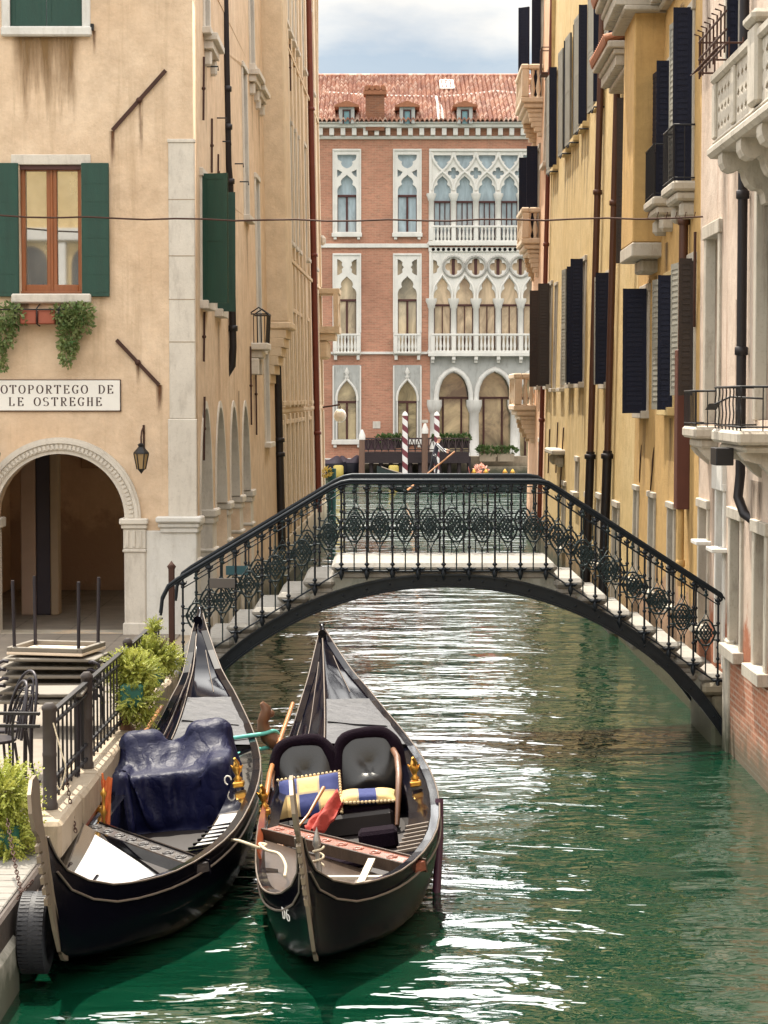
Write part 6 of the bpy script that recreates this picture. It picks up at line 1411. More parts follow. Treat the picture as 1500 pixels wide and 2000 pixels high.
def drape():
    """a sheet let fall over the seat: position-based cloth over rounded boxes, in the boat's own coordinates"""
    rng = np.random.default_rng(5); NX, NY = 84, 92; wx, wy = 2.15, 2.15
    u, v = np.meshgrid(np.linspace(-1, 1, NX), np.linspace(-1, 1, NY)); ang = .05
    X = u * wx / 2; Y = v * wy / 2; P = np.stack([.17 + .80 * X * cos(ang) - Y * sin(ang), 5.20 + X * sin(ang) + .80 * Y * cos(ang), 1.14 + 0 * X], -1)
    def nz(k):
        g = rng.normal(size=(k + 3, k + 3)); xi = (u + 1) / 2 * k; yi = (v + 1) / 2 * k; x0 = xi.astype(int); y0 = yi.astype(int); fx = xi - x0; fy = yi - y0
        return g[y0, x0] * (1 - fx) * (1 - fy) + g[y0, x0 + 1] * fx * (1 - fy) + g[y0 + 1, x0] * (1 - fx) * fy + g[y0 + 1, x0 + 1] * fx * fy
    P[..., 2] += .03 * nz(8) + .014 * nz(20)
    boxes = [((-.17, 5.58, .60), (.09, .02, .26), .13), ((.47, 5.58, .62), (.09, .02, .27), .13), ((.15, 5.24, .38), (.46, .20, .22), .07), ((-.50, 5.2, .38), (.05, 1.6, .13), .04), ((1.0, 5.2, .42), (.07, 1.6, .12), .04), ((.15, 4.5, .02), (1.0, 1.9, .06), .04), ((.60, 5.1, .60), (.05, .25, .12), .05), ((-.33, 5.1, .58), (.05, .25, .10), .05)]
    def collide(P):
        for c, h, r in boxes:
            q = P - np.array(c); aq = np.abs(q) - np.array(h); o = np.maximum(aq, 0); L = np.linalg.norm(o, axis=-1); ins = aq.max(-1) < 0
            d = np.where(ins, aq.max(-1), L) - r; hit = d < 0
            if not hit.any(): continue
            n = np.where(L[..., None] > 1e-6, o / np.maximum(L, 1e-6)[..., None] * np.sign(q), 0); ax = aq.argmax(-1); ni = np.zeros_like(q); np.put_along_axis(ni, ax[..., None], np.take_along_axis(np.sign(q), ax[..., None], -1), -1)
            n = np.where(ins[..., None], ni, n); P[hit] -= (n * d[..., None])[hit]; fr[hit] = .75
    V = np.zeros_like(P); hx, hy = wx / (NX - 1), wy / (NY - 1); cons = []
    jit = 1 + .025 * nz(7) + .03 * nz(17)
    def con(dy, dx, k):
        A = (slice(max(0, -dy), NY - max(0, dy)), slice(max(0, -dx), NX - max(0, dx))); B = (slice(max(0, dy), NY + min(0, dy)), slice(max(0, dx), NX + min(0, dx)))
        cons.append((A, B, sqrt((dx * hx) ** 2 + (dy * hy) ** 2) * jit[A], k))
    con(0, 1, .5); con(1, 0, .5); con(1, 1, .25); con(1, -1, .25); con(0, 2, .06); con(2, 0, .06)
    pins = []
    for px_, py_ in ((-.17, 5.58), (.47, 5.58), (-.34, 5.03), (-.06, 5.0), (.17, 5.02), (.38, 5.0), (.62, 5.03), (-.42, 5.5), (.8, 5.5)):
        j = np.unravel_index(np.argmin((P[..., 0] - px_) ** 2 + (P[..., 1] - py_) ** 2), P.shape[:2]); pins.append((j, P[j][:2].copy()))
    for it in range(360):
        gr = .80 + .20 * min(1, it / 220)
        fr = np.ones(P.shape[:2]); Q = P.copy(); V[..., 2] -= .0011; P = P + V
        for sub_ in range(7):
            for A, B, L0, k in cons:
                d = P[B] - P[A]; l = np.linalg.norm(d, axis=-1); c = d * (k * .5 * (1 - gr * L0 / np.maximum(l, 1e-6)))[..., None] * 1.0; P[A] += c; P[B] -= c
            if sub_ % 3 == 2: collide(P)
            for j, q_ in pins: P[j][:2] = q_
        collide(P); V = (P - Q) * .97 * fr[..., None]; sp = np.linalg.norm(V, axis=-1, keepdims=True); V *= np.minimum(1, .02 / np.maximum(sp, 1e-9))
    # creases: the vinyl holds sharper folds than the coarse sheet can carry
    out = P.copy()
    rd = lambda a, b, c: 1 - 2 * abs(mnoise.noise((a, b, c)))
    for j in range(NY):
        for i in range(NX):
            x, y, z = (float(q) for q in P[j, i]); face = sm01((5.14 - y) / .14) * sm01((z - .14) / .14) * sm01((.92 - z) / .12); top = (1 - face) * sm01((z - .55) / .2)
            fd = .65 * rd(x * 4.0 + .8 * z, z * .9 - x * .6, 3.3) + .28 * rd(x * 8.0 - 1.2 * z, z * 1.2 + x * 1.2, 7.1)
            fd += .22 * rd(x * 14 - z, z * 2.2 + x, 4.4); out[j, i, 1] -= .066 * fd * face
            cr = rd(x * 5 + y * 6, y * 5 - x * 3, 1.7) * .6 + rd(x * 10 - y * 6, y * 10 + x * 4, 5.5) * .4
            out[j, i, 2] += .013 * cr * top; out[j, i, 0] += .02 * fd * face
    return out
_T = drape(); NYt, NXt = _T.shape[:2]
m = MB(); m.add([gp(G2, tuple(float(c) for c in _T[j, i])) for j in range(NYt) for i in range(NXt)], [(j * NXt + i, j * NXt + i + 1, (j + 1) * NXt + i + 1, (j + 1) * NXt + i) for j in range(NYt - 1) for i in range(NXt - 1)], 0, True)
tag(m.build('tarpaulin', TARP), 'navy tarpaulin draped in folds over the seat of the quayside gondola', 'tarpaulin')
m = MB(); m.tube([gp(G2, (.72 + .03 * cos(t), 4.55, .60 + .04 * sin(t))) for t in [i * .5 for i in range(10)]], .007, 5); tag(m.build('hook_ring', STONE_W), 'small white open ring on the tarpaulin front', 'ring')
m = MB(); m.grid(lambda u, v: gp(G2, (-.26 + .10 * u * (1 - .3 * v) - .04 * v, 3.75 - .05 * v, .86 - .42 * v + .015 * sin(u * 12) + .02 * u)) + Vector((0, .02 * sin(u * 9 + v * 5), 0)), 10, 14)
m.tube([gp(G2, (-.26, 3.72, .3)), gp(G2, (-.24, 3.74, .92))], .010, 6); tag(m.build('pennant', CLOTHO), 'orange cloth hanging limp from a short rod beside the tarpaulin', 'cloth')
m = MB(); m.lathe([(.03, 0), (.045, .03), (.015, .07), (.012, .2), (.03, .24), (.012, .28), (.012, .36), (.03, .40), (.0, .45)], gp(G2, (-.20, 3.2, .44)), 10); tag(m.build('brass_stanchion', GOLD), 'slim brass stanchion standing by the carved thwart of the tarpaulin gondola', 'stanchion')
# oars lying along the left sides
def oar(g, label, pts, blade):
    o = thing('oar', label, 'oar', gp(g, pts[0])); m = MB(); m.tube([gp(g, p) for p in pts], [.022, .024, .026, .026, .024][:len(pts)], 8); m.build('loom', OARW, o)
    m = MB(); a, b = gp(g, pts[-1]), gp(g, blade); d = (b - a).normalized(); sdv = d.cross(Vector((.95, 0, .35))).normalized(); nn = d.cross(sdv).normalized(); L_ = (b - a).length
    vs = []
    for i in range(9):
        t = i / 8; w_ = .025 + .055 * min(1, t * 2.2); c = a + d * L_ * t
        vs += [c - sdv * w_, c + nn * .012, c + sdv * w_, c - nn * .012]
    m.add(vs, [(4 * i + j, 4 * i + 4 + j, 4 * i + 4 + (j + 1) % 4, 4 * i + (j + 1) % 4) for i in range(8) for j in range(4)] + [(0, 1, 2, 3), (35, 34, 33, 32)]); m.build('blade', M('red_oar_blade', (.30, .065, .02), .4, 0, .4, 3, 0, 1, (6, .7, 6), coat=.3), o)
oar(G1, 'varnished oar with a red blade lying between the two gondolas', [(-.33, 7.6, .98), (-.44, 6.4, .80), (-.50, 5.2, .68), (-.50, 4.2, .62)], (-.47, 2.4, .52))
oar(G2, 'varnished oar along the quay side of the tarpaulin gondola', [(-.24, 7.5, .95), (-.33, 6.4, .78), (-.39, 5.2, .68), (-.39, 4.3, .62)], (-.36, 2.6, .52))
ROPEC = M('cream_rope', (.50, .42, .30), .9, 0, .3, 40, .01, 60)
# clutter in the bows
STEEL = M('worn_steel', (.34, .33, .32), .35, .7, .3, 10)
def stanchion(label, g, p, h):
    o = thing('rail_stanchion', label, 'stanchion', gp(g, p)); m = MB(); q = Vector(p)
    m.tube([gp(g, q), gp(g, q + Vector((0, 0, h)))], [.022, .018], 8); m.lathe([(.018, 0), (.034, .03), (.03, .07), (.0, .17)], gp(g, q + Vector((0, 0, h))), 8); m.build('rod', STEEL, o)
    m = MB(); c = gp(g, q + Vector((0, 0, h * .55))); m.tube([c + Vector((.04 * cos(t), .04 * sin(t), .012 * t - .02)) for t in [i * .6 for i in range(22)]], .009, 5); m.build('binding', ROPEC, o)
stanchion('steel stanchion bound with cord in the bow of the open gondola', G1, (.02, 1.75, .40), .26)
for i, (A, Bq) in enumerate((((.05, 1.62, .46), (.52, 1.55, .42)), ((.30, 1.2, .42), (.42, 2.0, .47)))):
    m = MB(); m.strip([gp(G1, A), gp(G1, Bq)], .055, .022); tag(m.build('wooden_batten', M('bleached_wood', (.42, .36, .28), .7, 0, .3, 5, 0, 1, (1, 6, 1))), ('pale batten lying across the bow boards of the open gondola', 'pale batten lying lengthwise on the bow boards of the open gondola')[i], 'batten')
m = MB()                                                          # white registration mark
def gm(a, b, o): s_ = .62 + a; q = Vector((-HL1(s_) * (.985 - .02 * (1 - b)) - .006 - o, s_, .40 + b)); return gp(G1, q)
letters(m, 'D6', 0, .085, .0, .085, lambda a, b, o: gm(-a + .12, b, o - .02))
m.build('registration_mark', M('white_paint', (.7, .68, .66), .6), G1)
# ropes
def rope(name, label, pts, r, mt, sub=6):
    P = [Vector(p) for p in pts]; out = []
    for i in range(len(P) - 1):
        p0, p1, p2, p3 = P[max(i - 1, 0)], P[i], P[i + 1], P[min(i + 2, len(P) - 1)]
        for k in range(sub):
            t = k / sub; out.append(.5 * (2 * p1 + (p2 - p0) * t + (2 * p0 - 5 * p1 + 4 * p2 - p3) * t * t + (3 * p1 - p0 - 3 * p2 + p3) * t ** 3))
    out.append(P[-1]); m = MB(); m.tube(out, r, 7); return tag(m.build(name, mt), label, 'rope')
TEAL = M('teal_hose', (.10, .42, .36), .5, 0, .2, 5)
a = lambda px, py, Y: atY(px, py, Y)
rope('mooring_rope', 'pale teal rope looped round the curved oar rest of the open gondola', [a(405, 1449, 20.6), a(440, 1444, 20.7), a(480, 1438, 20.8), a(515, 1433, 20.85), a(536, 1428, 20.95), a(545, 1440, 21.1), a(534, 1456, 21.05), a(505, 1464, 20.8), a(470, 1472, 20.5), a(430, 1479, 20.3)], .020, TEAL)
rope('mooring_rope', 'short teal rope end at the left shoulder of the tarpaulin', [a(306, 1464, 20.2), a(314, 1470, 20.1), a(322, 1482, 19.9)], .02, TEAL)
rope('mooring_rope', 'cream rope tied between the bows of the two gondolas', [a(440, 1640, 17.2), a(465, 1642, 17.0), a(490, 1650, 16.9), a(508, 1656, 16.9), a(520, 1650, 16.9), a(507, 1648, 16.95), a(520, 1660, 16.8), a(545, 1668, 16.6), a(558, 1690, 16.4), a(556, 1712, 16.2)], .012, ROPEC)
rope('mooring_rope', 'dark rope hanging in a loop under the right rail of the open gondola', [a(775, 1725, 16.6), a(785, 1745, 16.5), a(805, 1752, 16.7), a(822, 1740, 17.0), a(826, 1715, 17.2), a(818, 1690, 17.3)], .010, IRON_K)
for i, (px, py) in enumerate(((852, 1570), (846, 1640), (846, 1650))):
    if i < 1: m = MB(); m.tube([a(858, 1560, 18.1), a(858, 1640, 18.0), a(852, 1755, 17.6)], .035, 8); tag(m.build('fender_board', M('plum_fender', (.05, .012, .03), .6)), 'plum coloured fender hanging on the canal side of the open gondola', 'fender')
# ================================================================= on the quay and the walls
# street name plaque with cut lettering
sgn = thing('street_name_plaque', 'white marble plaque lettered SOTOPORTEGO DE LE OSTREGHE above the arch', 'street sign', fF(*F_(100, 772), .03))
m = MB(); a0, b1 = F_(-42, 743); a1, b0 = F_(235, 802); m.bbox(a0, a1, 0, .03, b0, b1, .006, 0, f); m.build('slab', M('plaque_marble', (.74, .72, .68), .5, 0, .08, 4), sgn)
m = MB(); [m.box(*q, .0, .024, *r_, 0, f) for q, r_ in (((a0 - .012, a1 + .012), (b1, b1 + .012)), ((a0 - .012, a1 + .012), (b0 - .012, b0)), ((a1, a1 + .012), (b0, b1)), ((a0 - .012, a0), (b0, b1)))]; m.build('plaque_edge', RUST, sgn)
m = MB(); lx = lambda px: F_(px, 770)[0]
letters(m, 'SOTOPORTEGO DE', lx(-15), (lx(212) - lx(5)) / 11.9, F_(0, 769)[1], .120, fF); letters(m, 'LE OSTREGHE', lx(17), (lx(186) - lx(17)) / 9.85, F_(0, 793)[1], .120, fF)
m.build('lettering', M('plaque_letters', (.05, .025, .025), .7), sgn)
# lanterns
def lantern(label, px, py):
    x, zt = F_(px, py); o = thing('wall_lantern', label, 'lantern', fF(x, zt, 0)); yb = FY - .34
    m = MB(); m.tube([(x, FY, zt + .02), (x, FY - .12, zt + .10), (x, FY - .26, zt + .06), (x, yb, zt - .02), (x, yb, zt - .12)], .012, 6); m.tube([(x, FY - .01, zt + .14), (x, FY - .01, zt - .2)], .016, 6); m.build('bracket', RUST, o)
    m = MB(); z = zt - .12; m.lathe([(.015, .02), (.05, 0), (.035, -.03), (.045, -.04), (.105, -.11), (.108, -.125), (.09, -.125)], (x, yb, z), 6, 0, False); m.lathe([(.058, -.33), (.03, -.36), (.0, -.40)], (x, yb, z), 6, 0, False)
    for i in range(6): t = pi / 3 * i; m.tube([(x + .1 * cos(t), yb + .1 * sin(t), z - .125), (x + .058 * cos(t), yb + .058 * sin(t), z - .335)], .008, 4)
    m.build('lantern_cage', IRON_K, o)
    m = MB(); m.lathe([(.094, -.126), (.054, -.332)], (x, yb, z), 6, 0, False); m.build('lantern_glass', M('amber_lantern_glass', (.30, .20, .09), .25, 0, .2, 4), o); return o
lantern('small black wall lantern with amber glass between the arch and the corner', 281, 850); lantern('black wall lantern left of the arch, cut by the picture edge', -6, 850)
# window box with ivy
wb = thing('window_box', 'terracotta window box with trailing ivy under the green shuttered window', 'window box', fF(*F_(78, 625), .1))
m = MB(); a0, b1 = F_(44, 606); a1, b0 = F_(112, 634); m.bbox(a0, (a0 + a1) / 2 - .01, .06, .24, b0, b1, .015, 0, f); m.bbox((a0 + a1) / 2 + .01, a1, .06, .24, b0, b1, .015, 0, f); m.build('box', M('terracotta', (.30, .085, .05), .8, 0, .25, 8), wb)
m = MB(); 
for x in (a0 - .06, (a0 + a1) / 2, a1 + .06): m.tube([fF(x, b1 + .08, 0), fF(x, b1 + .02, .26), fF(x, b0, .26), fF(x, b0 - .02, .02)], .010, 5)
m.tube([fF(a0 - .3, b1, .26), fF(a1 + .3, b1, .26)], .010, 5); m.build('box_holder', IRON_K, wb)
m = MB()
for (px, py, rx, rz, n) in ((145, 622, .22, .20, 420), (140, 655, .15, .24, 380), (135, 690, .10, .2, 220), (165, 612, .16, .13, 200), (172, 635, .08, .1, 90), (125, 612, .15, .12, 170), (20, 622, .24, .2, 420), (10, 655, .17, .24, 340), (0, 690, .10, .22, 200), (8, 708, .06, .12, 60), (38, 612, .1, .1, 90)):
    x, z = F_(px, py); leaves(m, (x, FY - .19, z), (rx, .15, rz), n, .055, .5, -.3)
m.build('ivy', LEAF_I, wb)
# wire across the canal
m = MB(); A = atY(-60, 421, 28.6); B = atY(1376, 425, 27.2); B = fR(27.2, B.z, 0.0); pts = [A.lerp(B, i / 24) + Vector((0, 0, -.05 * sin(pi * i / 24) + .012 * sin(i * 1.9))) for i in range(25)]; m.tube(pts, .012, 5)
for i in range(6): p = B + (A - B) * (.012 + .012 * i); m.tube([p, p + Vector((.02, 0, .07))], .006, 4)
tag(m.build('overhead_cable', RUST), 'thin cable strung across the canal from the corner house to the pink house', 'cable')
# timber landing stage, stone block, tyre
st = thing('landing_stage', 'grey plank landing stage at the near end of the stone quay', 'landing stage', (-3.2, 15.2, .62))
GREYW = M('grey_planks', (.20, .185, .165), .85, 0, .4, 3, .012, 12, (1, 6, 1))
m = MB(); y = 12.6
while y < 16.25: m.bbox(-6, -2.60, y, y + .185, .56, .62, .008); y += .195
m.build('planking', GREYW, st); m = MB(); m.bbox(-2.66, -2.56, 12.6, 16.25, .36, .60, .02); 
for y in (12.9, 14.4, 15.95): m.bbox(-2.80, -2.66, y, y + .16, -.6, .56, .02)
m.build('beam', M('dark_wet_timber', (.05, .035, .028), .7, 0, .4, 4, .01, 12), st)
m = MB(); m.bbox(-3.1, -2.52, 13.2, 14.72, -.6, .40, .05); tag(m.build('stone_block', STONE), 'pale stone block at the water edge beside the hanging tyre', 'stone block')
ty = thing('tyre_fender', 'old black tyre hanging on chains as a fender, left of the tarpaulin gondola bow', 'tyre', (-2.42, 14.78, .42))
TYR = M('tyre_rubber', (.014, .014, .019), .6, 0, .3, 8, .004, 50)
m = MB(); ring = []; ty.scale = (.9, .84, .84); ty.location.z = .38
for i in range(40):
    t = 2 * pi * i / 40
    for (r, x) in ((.20, -.08), (.27, -.115), (.325, -.10), (.335, -.05), (.335, .05), (.325, .10), (.27, .115), (.20, .08)): ring.append((x, r * cos(t), r * sin(t)))
m.add(ring, [(8 * i + j, 8 * ((i + 1) % 40) + j, 8 * ((i + 1) % 40) + (j + 1) % 8, 8 * i + (j + 1) % 8) for i in range(40) for j in range(8)], 0, True)
m.build('tyre', TYR, ty, local=True)
m = MB()
for i in range(56):
    t = 2 * pi * i / 56
    for s_ in (-1, 1): m.box(s_ * .02 if s_ > 0 else -.095, .095 if s_ > 0 else -.02, -.013, .013, .330, .338, 0, lambda x, y, z, t=t: (x, y * cos(t) + z * sin(t), -y * sin(t) + z * cos(t)))
m.build('tread', TYR, ty, local=True)
def chain(name, label, P, Q, sag=.05, n=None):
    P, Q = Vector(P), Vector(Q); n = n or int((Q - P).length / .035); m = MB()
    for i in range(n):
        c = P.lerp(Q, (i + .5) / n) + Vector((0, 0, -sag * sin(pi * (i + .5) / n))); d = (Q - P).normalized(); u = d.cross(Vector((1, .3, .2))).normalized(); w_ = d.cross(u)
        if i % 2: u, w_ = w_, u
        m.tube([c + d * (.024 * cos(t)) + u * (.012 * sin(t)) for t in [2 * pi * k / 8 for k in range(8)]], .0045, 4, closed=True)
    return tag(m.build(name, RUST), label, 'chain')
chain('chain', 'rusty chain from the stage beam to the hanging tyre', (-2.56, 14.85, .6), (-2.44, 14.8, .74), .0); chain('chain', 'rusty chain hanging down the shrub beside the stage', atY(14, 1600, 15.6), atY(42, 1745, 14.9), .03); chain('chain', 'rusty chain hanging from the fence over the kerb edge', atY(130, 1520, 17.2), atY(148, 1625, 16.9), .02)
# fence
def fence(label, A, B, posts, z0=.84, h=.76):
    A, B = Vector((*A, z0)), Vector((*B, z0)); o = thing('quay_fence', label, 'fence', A.lerp(B, .5)); d = (B - A); L_ = d.length; d.normalize(); up = Vector((0, 0, 1))
    m = MB(); 
    for z, w_ in ((h, .045), (h - .10, .03), (.22, .03), (.09, .03)): m.strip([A + up * z, B + up * z], w_, .022)
    m.build('rail', IRON_K, o); m = MB(); n = int(L_ / .21)
    for i in range(1, n): p = A + d * L_ * i / n; m.strip([p + up * .04, p + up * h], .016, .016, 0, d)
    m.build('bars', IRON_K, o)
    for t, r in posts:
        p = A + d * L_ * t; m = MB(); m.lathe([(r * 1.15, 0), (r * 1.15, .05), (r, .06), (r, .42), (r * 1.06, .43), (r * 1.06, .45), (r, .46), (r, h + .03), (r * 1.12, h + .035), (r * 1.12, h + .06), (r * .6, h + .09)], p, 10); m.build('post', M('worn_post_iron', (.045, .035, .032), .6, .2, .5, 8), o)
    return o
fence('dark iron fence along the kerb from the thick post to the shrubs', (-2.64, 16.85), (-2.52, 24.2), [(0, .055), (.26, .05), (.62, .045)])
fence('dark iron fence turning from the thick corner post across the quay', (-2.72, 16.88), (-6.2, 17.1), [(.5, .045)])
rope('rope', 'thin cream rope tied to the thick fence post, falling over the kerb', [atY(104, 1412, 16.7), atY(120, 1470, 16.6), atY(128, 1500, 16.55), atY(118, 1540, 16.5), atY(112, 1535, 16.5)], .006, ROPEC); 
# cafe tables
TOPW = M('table_top_worn', (.15, .13, .105), .6, 0, .3, 5, .004, 20, (1, 5, 1)); TOPL = M('table_top_pale', (.66, .54, .42), .5, 0, .12, 4); LEGM = M('table_leg_iron', (.022, .018, .024), .5, .4, .3, 8)
def table(label, x, y, z, rz, group, w_=.70, d_=.62, flip=False, leg=.72):
    o = thing('cafe_table', label, 'table', (x, y, z), rz, group)
    if flip: o.rotation_euler = (pi, 0, rz)
    m = MB(); m.bbox(-w_ / 2, w_ / 2, -d_ / 2, d_ / 2, -.03, 0, .006, 0)
    if flip:
        for q in ((-w_ / 2, -w_ / 2 + .05, -d_ / 2, d_ / 2), (w_ / 2 - .05, w_ / 2, -d_ / 2, d_ / 2), (-w_ / 2 + .05, w_ / 2 - .05, -d_ / 2, -d_ / 2 + .05), (-w_ / 2 + .05, w_ / 2 - .05, d_ / 2 - .05, d_ / 2)): m.bbox(*q, -.075, -.031, .005, 1)
    m.build('table_top', [TOPL if flip else TOPW, TOPW], o, local=True)
    for sx in (-1, 1):
        for sy in (-1, 1):
            m = MB()
            if leg > .5: m.tube([(sx * (w_ / 2 - .06), sy * (d_ / 2 - .06), -.03), (sx * (w_ / 2 - .05), sy * (d_ / 2 - .05), -leg)], .018, 8)
            else: m.tube([(sx * (w_ / 2 - .06), sy * (d_ / 2 + .0), -.03), (sx * (w_ / 2 - .02), sy * (d_ / 2 + .03), -.02), (sx * (w_ / 2 + .035), sy * (d_ / 2 + .02), -.05), (sx * (w_ / 2 + .045), sy * (d_ / 2 + .01), -leg)], .017, 7)
            m.build('leg', LEGM, o, local=True)
    return o
TLAB = ['bottom table of the stacked cafe tables behind the iron fence', 'second table from the bottom of the stacked cafe tables', 'third table from the bottom of the stacked cafe tables', 'fourth table from the bottom of the stacked cafe tables', 'fifth table from the bottom of the stacked cafe tables', 'sixth table of the stack, right under the upturned one']
for i in range(6): table(TLAB[i], -3.32 + wob(0, .05) + .02 * i, 21.0 + wob(0, .05), 1.16 + .082 * i, wob(0, .08) - .05, 'stacked cafe tables', .92, .62, leg=.31 if i == 0 else .15)
table('upturned cafe table on top of the stack with its four legs in the air', -3.22, 21.05, 1.595, -.22, 'stacked cafe tables', .78, .66, True)
table('cafe table with a pale worn top standing behind the iron fence', -2.86, 18.5, 1.57, .05, None, .55, .55)
# bistro chairs
CH = M('chair_metal', (.03, .026, .032), .4, .5, .3, 10)
def chair(label, x, y, rz):
    o = thing('bistro_chair', label, 'chair', (x, y, .84), rz, 'black metal chairs by the pale table'); m = MB(); m.lathe([(.2, 0), (.21, .012), (.2, .024)], (0, 0, .44), 16); m.build('seat', CH, o, local=True)
    m = MB(); ar = lambda w_, h: [(w_ * cos(t) if abs(cos(t)) < .98 else w_ * math.copysign(1, cos(t)), .19 + .10 * sin(t), .46 + h * sin(t) ** .7) for t in [pi * i / 16 for i in range(17)]]
    m.tube(ar(.2, .46), .013, 7); m.tube(ar(.13, .40), .009, 6); m.tube(ar(.07, .34), .009, 6)
    for z in (.56, .66, .74): m.tube([(-.17, .26, z), (0, .28, z + .01), (.17, .26, z)], .007, 5)
    m.build('backrest', CH, o, local=True)
    for sx, sy in ((-1, -1), (1, -1), (-1, 1), (1, 1)):
        m = MB(); m.tube([(sx * .15, sy * .15, .44), (sx * .2, sy * .2, 0)], .012, 6); m.build('leg', CH, o, local=True)
chair('black metal chair with looped back, left of the pale table and farther from the fence', -3.24, 18.1, radians(-50)); chair('black metal chair with looped back, left of the pale table close to the fence', -3.22, 17.5, radians(-62))
# shrubs
def shrub(label, x, y, zb, blobs, spikes=0, size=.075, box=None):
    o = thing('potted_shrub', label, 'shrub', (x, y, zb))
    m = MB(); w_ = box or .16; m.bbox(x - (.11 if box else w_), x + (.11 if box else w_), y - w_ * 1.3, y + w_ * 1.3, zb, zb + .22, .02); m.build('planter_box', M('green_planter', (.012, .10, .075), .5, 0, .2, 4), o)
    m = MB()
    for i in range(7): t = random.random() * 2 * pi; m.tube([(x, y, zb + .2), (x + .08 * cos(t), y + .08 * sin(t), zb + .32), (x + .18 * cos(t), y + .16 * sin(t), zb + .48)], [.02, .012, .005], 5)
    m.build('stems', M('shrub_stem', (.09, .06, .03), .9), o)
    m = MB()
    for dx, dy, dz, r, n in blobs:
        for _ in range(n):                                        # feathery sprays
            dv = Vector((random.gauss(0, 1), random.gauss(0, 1), random.gauss(.15, 1))).normalized(); b = Vector((x + dx, y + dy, zb + dz)) + Vector((dv.x * r[0], dv.y * r[1], dv.z * r[2])) * random.uniform(.25, .85)
            t = (dv + Vector((random.uniform(-.5, .5), random.uniform(-.5, .5), random.uniform(-.1, .6)))).normalized(); L_ = size * random.uniform(1.0, 2.2); u = t.cross(Vector((random.uniform(-1, 1), random.uniform(-1, 1), .3))).normalized()
            for k in range(5):
                c = b + t * L_ * k / 5 - Vector((0, 0, .02 * (k / 5) ** 2))
                for s_ in (-1, 1):
                    e = c + (u * s_ * .8 + t * .7) * size * (.42 - .06 * k); wv = t.cross(u) * .009 + t * .007; m.add([c, c + wv + (e - c) * .5, e, c - wv + (e - c) * .5], [(0, 1, 2, 3)])
    m.build('foliage', LEAF_Y, o); return o
shrub('feathery yellow-green shrub in a green planter on the fence, nearer the gondola', -2.44, 20.9, 1.10, [(0, 0, .30, (.29, .27, .23), 600), (.02, -.12, .06, (.25, .22, .2), 400), (-.08, 0, .36, (.2, .2, .17), 220), (.08, -.1, -.10, (.14, .14, .13), 110)], box=.2)
shrub('feathery yellow-green shrub with a tall spike, close to the bridge railing', -2.42, 22.3, 1.10, [(0, 0, .28, (.27, .25, .21), 560), (.10, 0, .24, (.22, .22, .18), 320), (.02, 0, .56, (.035, .035, .13), 60)], box=.2)
shrub('yellow-green shrub spilling over the landing stage at the left edge', -2.92, 16.3, .64, [(0, -.05, .40, (.29, .22, .30), 520), (.04, -.12, .12, (.24, .2, .24), 360), (.02, -.2, -.14, (.12, .12, .2), 120)], size=.10)
# ================================================================= out on the big canal
br = thing('mooring_post', 'green mooring post with yellow flowers at the corner of the canal house', 'mooring post', (*atY(646, 950, 63.0).xy, 0)); x = atY(647, 950, 63).x; zt = atY(650, 915, 63).z
m = MB(); m.tube([(x, 63, -.8), (x + .03, 63, zt)], [.13, .12], 10); m.build('shaft', M('teal_post', (.01, .085, .09), .6, 0, .3, 4), br)
m = MB(); leaves(m, (x - .14, 62.9, zt - .12), (.16, .12, .12), 90, .09); m.build('flowers', leaf_mat('yellow_flowers', (.55, .38, .05), (.72, .58, .18)), br)
m = MB(); p = atY(664, 812, 64.0); q = Vector((XL(64) + .02, 64.0, p.z + .25)); m.tube([q, (p.x, 64, p.z + .33), (p.x, 64, p.z + .2)], .03, 6); lampb = m.build('lamp_bracket', RUST, lhouse); m = MB(); m.ball((p.x, 64, p.z), (.19, .19, .21), 12, 8); m.build('lamp_globe', M('milk_glass', (.75, .68, .58), .25), lampb)
GY = 93.0
gx = lambda px: (px - 750) / F * GY
fg = thing('gondola', 'distant dark gondola rowed across the big canal behind the bridge railing', 'gondola', (gx(900), GY, 0))
x0, x1 = gx(736), gx(1100)
def fhull(u, v):
    t = 2 * u - 1; w_ = .70 * (1 - abs(t) ** 2.6); top = .5 + .85 * max(0, -t - .25) ** 1.8 * 1.25 + .7 * max(0, t - .4) ** 2; bot = -.15 + 1.25 * max(0, abs(t) - .62) ** 1.4 * 1.6; s_ = pi * v; k = sin(s_) ** .6
    return Vector((x0 + (x1 - x0) * u, GY - w_ * cos(s_), top - (top - min(bot, top - .05)) * k))
m = MB(); m.grid(fhull, 40, 10); m.build('hull', M('far_hull', (.012, .022, .022), .3, 0, .3, 3, coat=.5), fg)
m = MB(); m.grid(lambda u, v: Vector((x0 + (x1 - x0) * (.02 + .40 * u), GY + (2 * v - 1) * .68 * (1 - abs(2 * (.02 + .40 * u) - 1) ** 2.6), .48 + .85 * max(0, 1 - 2 * (.02 + .40 * u) - .25) ** 1.8 * 1.25)), 14, 6); m.build('stern_deck', BLK, fg)
m = MB(); pts = [fhull(i / 40, .0) + Vector((0, -.01, .01)) for i in range(1, 36)]; m.tube(pts, .03, 5); m.build('gunwale', TRIM, fg)
m = MB(); cx = gx(940); m.bbox(cx - .5, cx + .5, GY - .5, GY + .5, .35, .62, .05); m.grid(lambda u, v: Vector((cx - .45 - .1 * v, GY - .5 + u, .6 + .5 * v * (.8 + .2 * sin(pi * u)))), 8, 5); m.build('passenger_seat', M('red_seat', (.35, .05, .03), .7, 0, .4, 5), fg)
m = MB()
for px in (925, 948, 985, 1000): m.lathe([(.06, 0), (.1, .1), (.05, .25), (.12, .35), (.02, .5)], (gx(px), GY - .5, .5), 8)
m.build('gilt_ornament', GOLD, fg)
